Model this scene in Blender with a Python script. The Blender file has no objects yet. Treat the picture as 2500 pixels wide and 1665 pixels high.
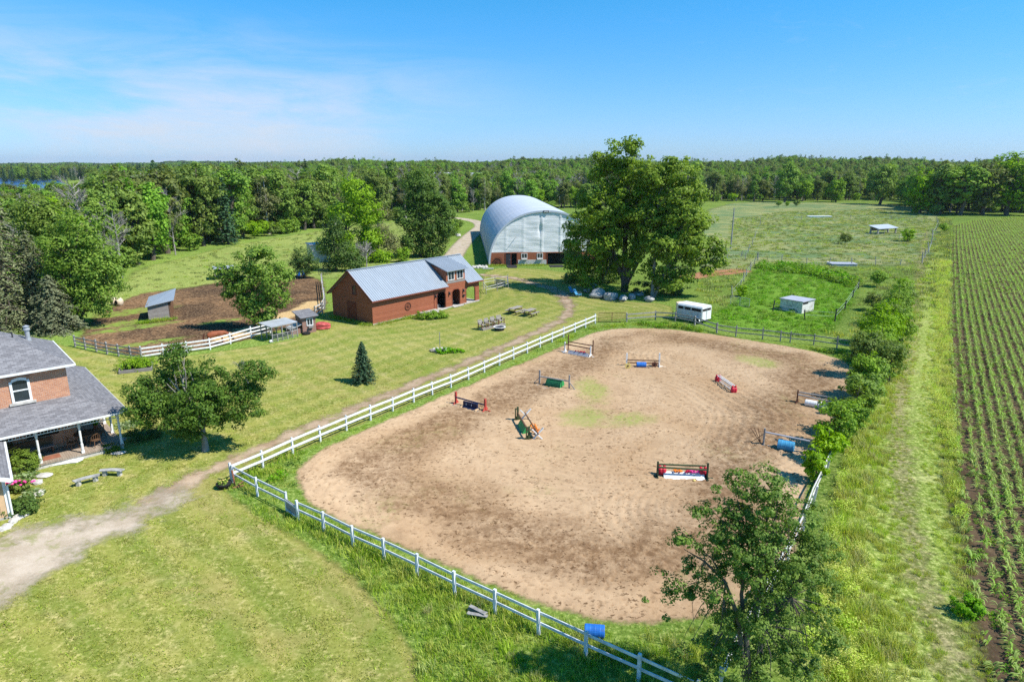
import bpy, math, random
import numpy as np
from mathutils import Vector, Matrix, Quaternion
C = bpy.context.scene.collection
SC = bpy.context.scene
R = math.radians
rnd = random.Random(7)

# ------------------------------------------------------------------ camera, sky, sun, exposure
H, F, CX, CY, PITCH = 17.0, 1640.0, 1250.0, 832.5, R(14.8)
sp, cp = math.sin(PITCH), math.cos(PITCH)
cam = bpy.data.objects.new('camera', bpy.data.cameras.new('camera')); C.objects.link(cam)
cam.location = (0, 0, H); cam.rotation_euler = (R(90) - PITCH, 0, 0)
cam.data.sensor_width = 36; cam.data.lens = 36 * F / 2500; cam.data.clip_start = .3; cam.data.clip_end = 20000
SC.camera = cam
SC.view_settings.view_transform = 'Standard'; SC.view_settings.look = 'None'
SC.view_settings.exposure = 0.42; SC.view_settings.gamma = 1
SC.cycles.use_denoising = False; SC.cycles.max_bounces = 5; SC.cycles.diffuse_bounces = 3; SC.cycles.glossy_bounces = 2
SC.cycles.transmission_bounces = 3; SC.cycles.transparent_max_bounces = 10
SUN_EL, SUN_AZ = R(51), R(-19)          # azimuth from +X
sdir = Vector((math.cos(SUN_AZ) * math.cos(SUN_EL), math.sin(SUN_AZ) * math.cos(SUN_EL), math.sin(SUN_EL)))
sun = bpy.data.objects.new('sun', bpy.data.lights.new('sun', 'SUN')); C.objects.link(sun)
sun.data.energy = 5.0; sun.data.angle = R(.5); sun.data.color = (1, .955, .88)
sun.rotation_euler = sdir.to_track_quat('Z', 'Y').to_euler(); sun.location = (60, -20, 80)


class Nodes:
    def __init__(s, tree): s.t = tree; tree.nodes.clear()
    def __call__(s, kind, props=None, **ins):
        n = s.t.nodes.new('ShaderNode' + kind)
        for k, v in (props or {}).items(): setattr(n, k, v)
        for k, v in ins.items():
            if k[0] == 'i' and k[1:].isdigit(): sock = n.inputs[int(k[1:])]
            else: sock = n.inputs[k.replace('_', ' ')]
            if isinstance(v, bpy.types.NodeSocket): s.t.links.new(v, sock)
            elif isinstance(v, bpy.types.Node): s.t.links.new(v.outputs[0], sock)
            elif isinstance(v, (tuple, list)) and len(v) == 3 and sock.type == 'RGBA': sock.default_value = (*v, 1)
            else: sock.default_value = v
        return n
    def mix(s, f, a, b, mode='MIX'):
        n = s.t.nodes.new('ShaderNodeMix'); n.data_type = 'RGBA'; n.blend_type = mode
        for i, v in ((0, f), (6, a), (7, b)):
            if isinstance(v, bpy.types.NodeSocket): s.t.links.new(v, n.inputs[i])
            elif isinstance(v, bpy.types.Node): s.t.links.new(v.outputs[0], n.inputs[i])
            elif isinstance(v, tuple): n.inputs[i].default_value = (*v, 1)
            else: n.inputs[i].default_value = v
        return n.outputs[2]
    def math(s, op, a, b=0., clamp=False):
        n = s.t.nodes.new('ShaderNodeMath'); n.operation = op; n.use_clamp = clamp
        for i, v in ((0, a), (1, b)):
            if isinstance(v, bpy.types.NodeSocket): s.t.links.new(v, n.inputs[i])
            elif isinstance(v, bpy.types.Node): s.t.links.new(v.outputs[0], n.inputs[i])
            else: n.inputs[i].default_value = v
        return n.outputs[0]
    def ramp(s, f, lo, hi, a=0., b=1.):
        n = s('MapRange', {'interpolation_type': 'SMOOTHSTEP'}, From_Min=lo, From_Max=hi, To_Min=a, To_Max=b)
        s.t.links.new(f if isinstance(f, bpy.types.NodeSocket) else f.outputs[0], n.inputs[0]); return n.outputs[0]
    def noise(s, vec, scale, detail=3., rough=.55, dist=0.):
        return s('TexNoise', Vector=vec, Scale=scale, Detail=detail, Roughness=rough, Distortion=dist).outputs['Fac']


w = bpy.data.worlds.new('World'); SC.world = w; w.use_nodes = True
n = Nodes(w.node_tree)
sky = n('TexSky', {'sky_type': 'NISHITA', 'sun_disc': False, 'sun_elevation': SUN_EL, 'sun_rotation': R(104),
                   'air_density': 1.0, 'dust_density': .25, 'ozone_density': 2.6, 'altitude': 200})
tc = n('TexCoord').outputs['Generated']
sep = n('SeparateXYZ', Vector=tc)
# cirrus: wisps stretched along the horizon, thicker low on the left
mp = n('Mapping', Vector=tc, Scale=(1.3, 1.3, 6.5), Rotation=(0, R(9), 0))
c1 = n.noise(mp.outputs[0], 2.2, 8, .62, .6)
c2 = n.noise(n('Mapping', Vector=tc, Scale=(5, 5, 22), Rotation=(0, R(14), 0)).outputs[0], 2.4, 8, .7, .8)
left = n.ramp(sep.outputs['X'], .12, -.42)
low = n.ramp(sep.outputs['Z'], .21, .04)
m = n.math('MULTIPLY', n.math('MULTIPLY', n.ramp(c1, .36, .62), left), low)
m2 = n.math('MULTIPLY', n.ramp(c2, .54, .85), n.math('MULTIPLY', n.ramp(sep.outputs['Z'], .3, .1), n.ramp(sep.outputs['X'], .0, .4)))
m3 = n.math('MULTIPLY', n.ramp(c2, .3, .7), .35)
cl = n.math('ADD', n.math('MULTIPLY', m, n.math('ADD', m3, .62)), n.math('MULTIPLY', m2, .22), True)
grade = n.mix(n.ramp(sep.outputs['Z'], .0, .30), (.64, .97, 1.60), (.22, 1.18, 1.60))
skyc = n.mix(1., sky.outputs[0], grade, 'MULTIPLY')
col = n.mix(cl, skyc, (6.3, 7.0, 8.0))
bg = n('Background', Color=col, Strength=.085)
out = n('OutputWorld'); w.node_tree.links.new(bg.outputs[0], out.inputs[0])


# ------------------------------------------------------------------ placing: pixel of the photograph -> point on the ground
def G(px, py, z=0.):
    u = (px - CX) / F; v = (py - CY) / F
    dz = -(sp + v * cp); t = (z - H) / dz
    return Vector((u * t, (cp - v * sp) * t, z))
def HT(pt, py):
    v = (py - CY) / F
    return H - pt[1] * (sp + v * cp) / (cp - v * sp)
def V(x, y, z=0.): return G(x * 1.062, y * 1.062, z)


# ------------------------------------------------------------------ materials
MATS = {}
def newmat(name):
    m = bpy.data.materials.new(name); m.use_nodes = True; MATS[name] = m
    return m, Nodes(m.node_tree)
def finish(m, n, shader, disp=None):
    o = n('OutputMaterial'); m.node_tree.links.new(shader.outputs[0], o.inputs[0])
def plain(name, c, rough=.7, var=.25, scale=3., metal=0., bump=0., dirt=None, spec=.3):
    m, n = newmat(name)
    p = n('TexCoord').outputs['Object']
    f = n.noise(p, scale, 5, .6)
    a = tuple(x * (1 - var) for x in c); b = tuple(min(1, x * (1 + var)) for x in c)
    col = n.mix(n.ramp(f, .25, .75), a, b)
    if dirt: col = n.mix(n.ramp(n.noise(p, scale * .7, 6, .7, 1.), .52, .72), col, dirt)
    kw = {}
    if bump: kw['Normal'] = n('Bump', Strength=bump, Distance=.03, Height=n.noise(p, scale * 6, 4)).outputs[0]
    b = n('BsdfPrincipled', Base_Color=col, Roughness=rough, Metallic=metal, **kw); b.inputs['Specular IOR Level'].default_value = spec
    finish(m, n, b); return m
def streaky(name, c, c2, c3=None, rough=.75, board=.14, axis=1, thr=.6, line=.35):
    """boards: lines every `board` metres across uv axis, grain along the other"""
    m, n = newmat(name)
    uv = n('UVMap').outputs[0]
    s = (1.2, 9, 1) if axis == 1 else (9, 1.2, 1)
    g = n.noise(n('Mapping', Vector=uv, Scale=s).outputs[0], 1.6, 6, .7)
    col = n.mix(n.ramp(g, .3, .7), c, c2)
    if c3:
        w_ = n.noise(n('Mapping', Vector=uv, Scale=s).outputs[0], .8, 7, .75)
        col = n.mix(n.ramp(w_, thr, thr + .12), col, c3)
    sepn = n('SeparateXYZ', Vector=uv)
    fr = n.math('FRACT', n.math('DIVIDE', sepn.outputs[axis], board))
    ln = n.ramp(n.math('ABSOLUTE', n.math('SUBTRACT', fr, .5)), .42, .5)
    # each board its own tone
    wn = n('TexWhiteNoise', {'noise_dimensions': '1D'}, W=n.math('FLOOR', n.math('DIVIDE', sepn.outputs[axis], board)))
    col = n.mix(n.math('MULTIPLY', wn.outputs[0], .35), col, tuple(x * .6 for x in c))
    col = n.mix(n.math('MULTIPLY', ln, line), col, tuple(x * .25 for x in c))
    bp = n('Bump', Strength=.7, Distance=.02, Height=n.math('SUBTRACT', fr, ln))
    b = n('BsdfPrincipled', Base_Color=col, Roughness=rough, Normal=bp.outputs[0]); b.inputs['Specular IOR Level'].default_value = .25
    finish(m, n, b); return m

M = {}
M['white'] = plain('white_paint', (.78, .78, .76), .55, .08, 4, dirt=(.5, .49, .44))
M['fencewhite'] = plain('white_fence_paint', (.66, .68, .70), .65, .18, 3.5, dirt=(.36, .37, .35))
M['whitewood'] = plain('whitewashed_wood', (.62, .6, .57), .8, .2, 3, dirt=(.3, .27, .25))
M['greywood'] = streaky('weathered_wood', (.23, .2, .185), (.36, .33, .31), (.16, .12, .1), board=.15, thr=.6)
M['greyrail'] = plain('weathered_rail', (.3, .285, .27), .85, .3, 5, dirt=(.17, .15, .13))
M['brownwood'] = plain('brown_wood', (.16, .085, .045), .8, .3, 5)
M['rust'] = plain('rusty_steel', (.13, .05, .03), .8, .35, 6)
M['steel'] = plain('galvanised_steel', (.42, .44, .46), .5, .15, 4, .4)
M['darkmetal'] = plain('dark_metal', (.035, .035, .04), .6, .3, 5)
M['redsiding'] = streaky('red_wood_siding', (.33, .10, .048), (.43, .155, .083), (.48, .26, .18), board=.17, thr=.66)
M['redtrim'] = plain('red_trim', (.2, .055, .03), .7, .2, 3)
M['dark'] = plain('dark_interior', (.02, .018, .016), .9, .3, 2)
M['glass'] = plain('window_glass', (.03, .04, .05), .06, .2, 2, spec=.8)
M['concrete'] = plain('concrete', (.45, .42, .38), .9, .2, 3, bump=.2)
M['stone'] = plain('field_stone', (.38, .37, .35), .9, .35, 2.5, bump=.6, dirt=(.2, .19, .17))
M['palestone'] = plain('pale_stone', (.52, .49, .44), .9, .25, 4, bump=.5)
M['blue'] = plain('blue_plastic', (.02, .15, .52), .5, .2, 3, spec=.3, dirt=(.08, .14, .3))
M['lightblue'] = plain('faded_blue_plastic', (.06, .29, .50), .55, .18, 3, spec=.3, dirt=(.14, .26, .36))
M['navy'] = plain('navy_paint', (.012, .02, .06), .5, .25, 5)
M['red'] = plain('red_plastic', (.52, .02, .045), .5, .2, 4, spec=.3, dirt=(.3, .07, .05))
M['faded_red'] = plain('faded_red_paint', (.5, .07, .05), .7, .3, 6, dirt=(.33, .17, .12))
M['green'] = plain('green_paint', (.012, .12, .05), .6, .3, 4)
M['brightgreen'] = plain('bright_green_paint', (.03, .3, .08), .6, .2, 4)
M['olive'] = plain('olive_green_paint', (.055, .075, .03), .75, .25, 6)
M['greenpaint2'] = plain('dark_green_post_paint', (.04, .06, .03), .7, .25, 6)
M['orange'] = plain('orange_petals', (.8, .22, .02), .6, .3, 9)
M['pink'] = plain('pink_petals', (.75, .06, .3), .6, .3, 9)
M['crimson'] = plain('crimson_petals', (.5, .01, .05), .6, .3, 9)
M['yellow'] = plain('yellow_paint', (.8, .62, .2), .6, .15, 9)
M['cream'] = plain('cream_siding', (.62, .42, .24), .7, .08, 2)
M['cream2'] = plain('cream_plastic', (.7, .56, .4), .6, .15, 3, dirt=(.4, .27, .17))
M['tarp'] = plain('faded_red_tarp', (.5, .09, .08), .6, .25, 2, bump=.5)
M['cloth'] = plain('white_cloth', (.86, .86, .86), .9, .04, 4, bump=.3)
M['chestnut'] = plain('chestnut_coat', (.28, .08, .03), .6, .2, 3)
M['darkhair'] = plain('dark_mane', (.1, .03, .015), .7, .2, 3)
M['terracotta'] = plain('terracotta', (.3, .12, .07), .8, .2, 4)
M['bark'] = plain('grey_bark', (.13, .105, .08), .95, .35, 3, bump=.6)
M['palebark'] = plain('pale_bark', (.3, .27, .23), .95, .3, 3, bump=.4)
M['deadwood'] = plain('dead_twigs', (.33, .305, .275), .95, .3, 2)
M['deck'] = streaky('porch_boards', (.34, .26, .19), (.45, .36, .28), board=.12, axis=0, line=.25)
M['table'] = streaky('weathered_table_boards', (.28, .25, .21), (.4, .36, .31), board=.14, axis=1)
M['blackrubber'] = plain('black_rubber', (.02, .02, .02), .8, .2, 3)
M['mattress_roof'] = plain('grey_membrane_roof', (.42, .42, .46), .45, .1, 1.5, dirt=(.3, .3, .33))
M['corrugated'] = plain('corrugated_galvanised', (.46, .48, .5), .5, .15, 1.2, .2)

def mk_metalroof(name, c):
    m, n = newmat(name)
    uv = n('UVMap').outputs[0]; x = n('SeparateXYZ', Vector=uv).outputs[0]
    f = n.math('FRACT', n.math('DIVIDE', x, .3))
    rib = n.ramp(n.math('ABSOLUTE', n.math('SUBTRACT', f, .5)), .38, .5)
    st = n.noise(n('Mapping', Vector=uv, Scale=(3, .35, 1)).outputs[0], 1.2, 5, .6)
    col = n.mix(n.ramp(st, .3, .75), c, tuple(v * 1.22 for v in c))
    bp = n('Bump', Strength=.5, Distance=.03, Height=rib)
    b = n('BsdfPrincipled', Base_Color=col, Roughness=.42, Metallic=.25, Normal=bp.outputs[0])
    finish(m, n, b); return m
M['metalroof'] = mk_metalroof('ribbed_blue_grey_metal', (.32, .36, .40))
M['palemetal'] = mk_metalroof('ribbed_pale_metal', (.5, .52, .55))

def mk_brick(name, c1, c2, mortar, w_, h_, ms=.01, sq=2, rough=.85):
    m, n = newmat(name)
    uv = n('UVMap').outputs[0]
    b1 = n('TexBrick', {'offset': .5}, Vector=uv, Color1=c1, Color2=c2, Mortar=mortar, Scale=1., Mortar_Size=ms, Brick_Width=w_, Row_Height=h_)
    b1.inputs['Bias'].default_value = 0
    f = n.noise(uv, 1.2, 6, .6)
    col = n.mix(n.ramp(f, .3, .8, 0, .5), b1.outputs[0], tuple(v * .75 for v in c1))
    bp = n('Bump', Strength=.5, Distance=.01, Height=n.math('SUBTRACT', 1., b1.outputs['Fac']))
    b = n('BsdfPrincipled', Base_Color=col, Roughness=rough, Normal=bp.outputs[0]); b.inputs['Specular IOR Level'].default_value = .2
    finish(m, n, b); return m
M['brick'] = mk_brick('orange_brick', (.60, .26, .13), (.42, .16, .085), (.60, .48, .38), .21, .075, .009)
M['shingle'] = mk_brick('grey_asphalt_shingle', (.27, .262, .27), (.145, .14, .148), (.10, .098, .104), .3, .14, .008)
M['coopbrick'] = mk_brick('brick_patterned_siding', (.36, .2, .15), (.25, .13, .1), (.3, .22, .18), .4, .12, .012)

def mk_fabric():
    m, n = newmat('white_tarpaulin_panel')
    p = n('TexCoord').outputs['Object']
    fold = n.noise(n('Mapping', Vector=p, Scale=(.35, 1, 1.5)).outputs[0], 1.3, 7, .65, .9)
    wv = n.noise(n('Mapping', Vector=p, Scale=(.25, 1, 3.)).outputs[0], 1.1, 4, .6, .4)
    bp = n('Bump', Strength=.35, Distance=.12, Height=n.math('ADD', fold, wv))
    col = n.mix(n.ramp(fold, .3, .7), (.90, .91, .92), (.95, .95, .95))
    b = n('BsdfPrincipled', Base_Color=col, Roughness=.65, Normal=bp.outputs[0])
    t = n('BsdfTranslucent', Color=(.8, .82, .85), Normal=bp.outputs[0])
    s = n('MixShader', Fac=.18, i1=b.outputs[0], i2=t.outputs[0])
    finish(m, n, s); return m
M['fabric'] = mk_fabric()
M['domeroof'] = plain('grey_blue_arena_cover', (.47, .51, .57), .45, .06, .4, spec=.4)

def leafmat(name, dark, light, hue=.04, trans=.36, var=.25):
    m, n = newmat(name)
    at = n('Attribute', {'attribute_name': 'tint'}).outputs['Fac']
    oi = n('ObjectInfo').outputs['Random']
    col = n.mix(at, dark, light)
    hs = n('HueSaturation', Color=col, Hue=n.math('ADD', n.math('MULTIPLY', n.math('SUBTRACT', oi, .62), hue), .5),
           Saturation=n.math('ADD', n.math('MULTIPLY', oi, .2), .98), Value=n.math('ADD', n.math('MULTIPLY', oi, var), 1. - var * .5))
    d = n('BsdfPrincipled', Base_Color=hs.outputs[0], Roughness=.5); d.inputs['Specular IOR Level'].default_value = .16
    t = n('BsdfTranslucent', Color=n.mix(1., hs.outputs[0], (1.25, 1.25, .55), 'MULTIPLY'))
    s = n('MixShader', Fac=trans, i1=d.outputs[0], i2=t.outputs[0])
    finish(m, n, s); return m
M['leaf'] = leafmat('maple_leaves', (.085, .15, .024), (.29, .385, .075), 0.)
M['leafnear'] = leafmat('near_tree_leaves', (.07, .14, .026), (.27, .39, .08), 0.)
M['leafdark'] = leafmat('dark_maple_leaves', (.048, .098, .024), (.17, .26, .062), 0.)
M['leafbright'] = leafmat('bright_leaves', (.11, .215, .026), (.32, .46, .075), 0.)
M['leafforest'] = leafmat('forest_leaves', (.085, .155, .035), (.28, .385, .09), .05, .36, .6)
M['leafolive'] = leafmat('olive_leaves', (.15, .175, .07), (.30, .32, .14), .04)
M['needle'] = leafmat('spruce_needles', (.028, .065, .030), (.085, .15, .075), 0., .15)
M['needleold'] = leafmat('old_spruce_needles', (.11, .135, .065), (.27, .29, .16), 0., .15)
M['fluff'] = leafmat('feathery_grass', (.34, .44, .07), (.74, .80, .24), .06, .4)
M['lawnblade'] = leafmat('lawn_blades', (.19, .22, .035), (.44, .43, .12), .03, .35)
M['grassblade'] = leafmat('grass_blades', (.24, .33, .05), (.56, .62, .16), .05, .4)
M['drygrass'] = leafmat('pale_grass_blades', (.30, .36, .10), (.60, .60, .27), .05, .4)
M['hayblade'] = leafmat('olive_hay_blades', (.17, .22, .07), (.36, .40, .16), .05, .35)
M['weed'] = leafmat('weed_leaves', (.10, .23, .026), (.26, .44, .06), .05)
M['corn'] = leafmat('maize_leaves', (.18, .30, .06), (.48, .60, .19), .03)
M['hosta'] = leafmat('hosta_leaves', (.14, .24, .06), (.45, .52, .3), 0.)


# ------------------------------------------------------------------ object helpers
def tag(o, label=None, cat=None, group=None, kind=None):
    if label: o['label'] = label
    if cat: o['category'] = cat
    if group: o['group'] = group
    if kind: o['kind'] = kind
    return o
def thing(name, label, cat, loc=(0, 0, 0), rz=0., group=None):
    o = bpy.data.objects.new(name, None); C.objects.link(o); o.empty_display_size = .2
    o.location = loc; o.rotation_euler = (0, 0, rz)
    return tag(o, label, cat, group)
def dup(root, loc, rz, label=None, group=None, scale=None):
    r = root.copy(); C.objects.link(r); r.location = loc; r.rotation_euler = (0, 0, rz)
    if scale is not None: r.scale = scale
    if label: r['label'] = label
    if group: r['group'] = group
    for ch in list(root.children):
        c = ch.copy(); C.objects.link(c); c.parent = r
        for g in ch.children:
            d = g.copy(); C.objects.link(d); d.parent = c
    return r

def npmesh(name, v, f, mat=None, tint=None):
    """v (N,3) array, f (M,k) array of equal-size faces"""
    me = bpy.data.meshes.new(name)
    v = np.asarray(v, np.float32); f = np.asarray(f, np.int32); k = f.shape[1]
    me.vertices.add(len(v)); me.vertices.foreach_set('co', v.ravel())
    me.loops.add(f.size); me.loops.foreach_set('vertex_index', f.ravel())
    me.polygons.add(len(f)); me.polygons.foreach_set('loop_start', np.arange(0, f.size, k, dtype=np.int32))
    me.update(calc_edges=True)
    if tint is not None:
        a = me.attributes.new('tint', 'FLOAT', 'POINT'); a.data.foreach_set('value', np.asarray(tint, np.float32))
    if mat: me.materials.append(mat)
    return me

class MB:
    def __init__(s): s.v = []; s.f = []
    def add(s, vs, fs):
        b = len(s.v); s.v += [Vector(p) for p in vs]; s.f += [tuple(i + b for i in f) for f in fs]; return s
    def box(s, x0, x1, y0, y1, z0, z1):
        return s.add([(x0, y0, z0), (x1, y0, z0), (x1, y1, z0), (x0, y1, z0), (x0, y0, z1), (x1, y0, z1), (x1, y1, z1), (x0, y1, z1)],
                     [(0, 3, 2, 1), (4, 5, 6, 7), (0, 1, 5, 4), (1, 2, 6, 5), (2, 3, 7, 6), (3, 0, 4, 7)])
    def beam(s, p, q, w_, h_, up=(0, 0, 1)):
        p, q = Vector(p), Vector(q); d = (q - p).normalized(); up = Vector(up)
        if abs(d.dot(up)) > .98: up = Vector((0, 1, 0))
        a = d.cross(up).normalized() * w_ / 2; b = a.cross(d).normalized() * h_ / 2
        vs = [c + i * a + j * b for c in (p, q) for i, j in ((-1, -1), (1, -1), (1, 1), (-1, 1))]
        return s.add(vs, [(3, 2, 1, 0), (4, 5, 6, 7), (0, 1, 5, 4), (1, 2, 6, 5), (2, 3, 7, 6), (3, 0, 4, 7)])
    def tube(s, pts, rad, k=8, cap=True):
        pts = [Vector(p) for p in pts]
        if not hasattr(rad, '__len__'): rad = [rad] * len(pts)
        vs = []; prev = None
        for i, p in enumerate(pts):
            d = (pts[min(i + 1, len(pts) - 1)] - pts[max(i - 1, 0)]).normalized()
            if prev is None: a = d.cross(Vector((0, 0, 1)) if abs(d.z) < .9 else Vector((1, 0, 0))).normalized()
            else: a = (prev - d * prev.dot(d)).normalized()
            prev = a; b = d.cross(a)
            vs += [p + rad[i] * (math.cos(t) * a + math.sin(t) * b) for t in (2 * math.pi * j / k for j in range(k))]
        fs = [(i * k + j, i * k + (j + 1) % k, (i + 1) * k + (j + 1) % k, (i + 1) * k + j) for i in range(len(pts) - 1) for j in range(k)]
        if cap: fs += [tuple(reversed(range(k))), tuple(range((len(pts) - 1) * k, len(pts) * k))]
        return s.add(vs, fs)
    def lathe(s, prof, k=20, c=(0, 0, 0), axis=None):
        """prof [(r,z)...] about z, optionally re-axed"""
        vs = [Vector((r * math.cos(2 * math.pi * j / k), r * math.sin(2 * math.pi * j / k), z)) for r, z in prof for j in range(k)]
        if axis is not None:
            q = Vector((0, 0, 1)).rotation_difference(Vector(axis)); vs = [q @ p for p in vs]
        vs = [p + Vector(c) for p in vs]
        fs = [(i * k + j, i * k + (j + 1) % k, (i + 1) * k + (j + 1) % k, (i + 1) * k + j) for i in range(len(prof) - 1) for j in range(k)]
        fs += [tuple(reversed(range(k))), tuple(range((len(prof) - 1) * k, len(prof) * k))]
        return s.add(vs, fs)
    def prism(s, poly, d):
        """poly: 3D points, extruded by vector d"""
        d = Vector(d); a = [Vector(p) for p in poly]; k = len(a)
        return s.add(a + [p + d for p in a], [tuple(reversed(range(k))), tuple(range(k, 2 * k))] + [(i, (i + 1) % k, k + (i + 1) % k, k + i) for i in range(k)])
    def blob(s, c, r, seed=0, amp=.18, sub=2, flat=1.):
        import bmesh
        bm = bmesh.new(); bmesh.ops.create_icosphere(bm, subdivisions=sub, radius=1); rr = random.Random(seed)
        ph = [rr.uniform(0, 6) for _ in range(6)]
        for v in bm.verts:
            k = 1 + amp * (math.sin(3 * v.co.x + ph[0]) + math.sin(4 * v.co.y + ph[1]) + math.sin(5 * v.co.z + ph[2]) + .6 * math.sin(9 * v.co.x + ph[3]) * math.sin(8 * v.co.y + ph[4])) * .6
            v.co *= k; 
        vs = [Vector((v.co.x * r[0], v.co.y * r[1], v.co.z * r[2])) + Vector(c) for v in bm.verts]
        fs = [tuple(v.index for v in f.verts) for f in bm.faces]; bm.free()
        return s.add(vs, fs)
    def mesh(s, name, mat):
        me = bpy.data.meshes.new(name); me.from_pydata(s.v, [], s.f); me.update()
        uvl = me.uv_layers.new(name='UVMap').data
        for p in me.polygons:
            nn = p.normal; t = Vector((0, 0, 1)).cross(nn)
            t = t.normalized() if t.length > 1e-3 else Vector((1, 0, 0)); b = nn.cross(t)
            for li in p.loop_indices:
                co = me.vertices[me.loops[li].vertex_index].co; uvl[li].uv = (co.dot(t), co.dot(b))
        me.materials.append(mat); return me
    def build(s, name, mat, parent=None, label=None, smooth=False):
        me = s.mesh(name, M[mat] if isinstance(mat, str) else mat)
        if smooth: me.polygons.foreach_set('use_smooth', [True] * len(me.polygons))
        o = bpy.data.objects.new(name, me); C.objects.link(o)
        if parent: o.parent = parent
        if label: o['label'] = label
        return o
def solo(name, mb, mat, label, cat, loc=(0, 0, 0), rz=0., group=None, smooth=False):
    o = mb.build(name, mat, smooth=smooth); o.location = loc; o.rotation_euler = (0, 0, rz); return tag(o, label, cat, group)


# ------------------------------------------------------------------ ground sheets with ragged, feathered edges
def chaikin(p, it=2, closed=True):
    p = [Vector(q[:2]) for q in p]
    for _ in range(it):
        o = [] if closed else [p[0]]
        for i in range(len(p) if closed else len(p) - 1):
            a, b = p[i], p[(i + 1) % len(p)]; o += [a * .75 + b * .25, a * .25 + b * .75]
        if not closed: o.append(p[-1])
        p = o
    return np.array([(q.x, q.y) for q in p])
def segdist(P, a, b):
    ab = b - a; t = np.clip(((P - a) @ ab) / max(ab @ ab, 1e-9), 0, 1)
    return np.hypot(*(P - a - t[:, None] * ab).T)
def inside(P, poly):
    r = np.zeros(len(P), bool); x, y = P[:, 0], P[:, 1]; j = len(poly) - 1
    for i in range(len(poly)):
        xi, yi = poly[i]; xj, yj = poly[j]
        c = (yi > y) != (yj > y)
        with np.errstate(divide='ignore', invalid='ignore'): r ^= c & (x < (xj - xi) * (y - yi) / (yj - yi) + xi)
        j = i
    return r
def sdist(P, poly):
    d = np.full(len(P), 1e9)
    for i in range(len(poly)): d = np.minimum(d, segdist(P, poly[i], poly[(i + 1) % len(poly)]))
    return np.where(inside(P, poly), d, -d)
def linedist(P, line):
    d = np.full(len(P), 1e9)
    for i in range(len(line) - 1): d = np.minimum(d, segdist(P, line[i], line[i + 1]))
    return d
def sheet(name, z, mat, step, poly=None, line=None, width=2., margin=1., blobs=()):
    pts = poly if poly is not None else line
    lo = pts.min(0) - margin - width * (line is not None); hi = pts.max(0) + margin + width * (line is not None)
    xs = np.arange(lo[0], hi[0] + step, step); ys = np.arange(lo[1], hi[1] + step, step)
    X, Y = np.meshgrid(xs, ys); P = np.stack([X.ravel(), Y.ravel()], 1)
    d = sdist(P, poly) if poly is not None else width / 2 - linedist(P, line)
    nx, ny = len(xs), len(ys); I = np.arange(nx * ny).reshape(ny, nx)
    q = np.stack([I[:-1, :-1], I[:-1, 1:], I[1:, 1:], I[1:, :-1]], -1).reshape(-1, 4)
    q = q[(d[q] > -margin).any(1)]
    used, inv = np.unique(q, return_inverse=True); q = inv.reshape(-1, 4)
    P = P[used]; d = d[used]
    me = npmesh(name, np.c_[P, np.full(len(P), z)], q, mat)
    a = me.attributes.new('d', 'FLOAT', 'POINT'); a.data.foreach_set('value', d.astype(np.float32))
    bl = np.zeros(len(P))
    for bx, by, rx, ry, ang in blobs:
        c, s_ = math.cos(ang), math.sin(ang); dx, dy = P[:, 0] - bx, P[:, 1] - by
        bl = np.maximum(bl, np.exp(-(((dx * c + dy * s_) / rx) ** 2 + ((-dx * s_ + dy * c) / ry) ** 2)))
    a = me.attributes.new('blob', 'FLOAT', 'POINT'); a.data.foreach_set('value', bl.astype(np.float32))
    o = bpy.data.objects.new(name, me); C.objects.link(o); o['kind'] = 'structure'; return o

def grass_color(n, p, c_lo, c_hi, c_dry, s=1., dry=.55, grain=.5):
    big = n.noise(p, .05 * s, 4, .6, .5); mid = n.noise(p, .35 * s, 5, .65, .6); fine = n.noise(p, 4.2, 3, .75); vf = n.noise(p, 11., 2, .8)
    col = n.mix(n.ramp(big, .3, .7), c_lo, c_hi)
    col = n.mix(n.ramp(mid, dry, dry + .25), col, c_dry)
    g = n.math('ADD', n.math('MULTIPLY', fine, .75), n.math('MULTIPLY', vf, .25))
    col = n.mix(n.ramp(g, .36, .50, grain, 0.), col, tuple(v * .28 for v in c_lo))
    col = n.mix(n.ramp(g, .50, .62, 0., grain), col, tuple(min(1, v * 1.45) for v in c_dry))
    return col, g
def ground(name, colf, edge=None, soft=.25, amp=.8, es=1.2, bump=.6, bd=.06):
    m, n = newmat(name)
    p = n('NewGeometry').outputs['Position']
    col, h = colf(n, p)
    bp = n('Bump', Strength=bump, Distance=bd, Height=h)
    b = n('BsdfDiffuse', Color=col, Roughness=.6, Normal=bp.outputs[0])
    if edge is not None:
        d = n('Attribute', {'attribute_name': 'd'}).outputs['Fac']
        nz = n.math('MULTIPLY', n.math('SUBTRACT', n.noise(p, es, 6, .7), .5), amp * 2.4)
        f = n.ramp(n.math('ADD', d, nz), edge - soft, edge + soft)
        b = n('MixShader', Fac=f, i1=n('BsdfTransparent').outputs[0], i2=b.outputs[0])
    finish(m, n, b); return m
def blobf(n, p, gain=1.):
    return n.math('MULTIPLY', n('Attribute', {'attribute_name': 'blob'}).outputs['Fac'], gain)

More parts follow.
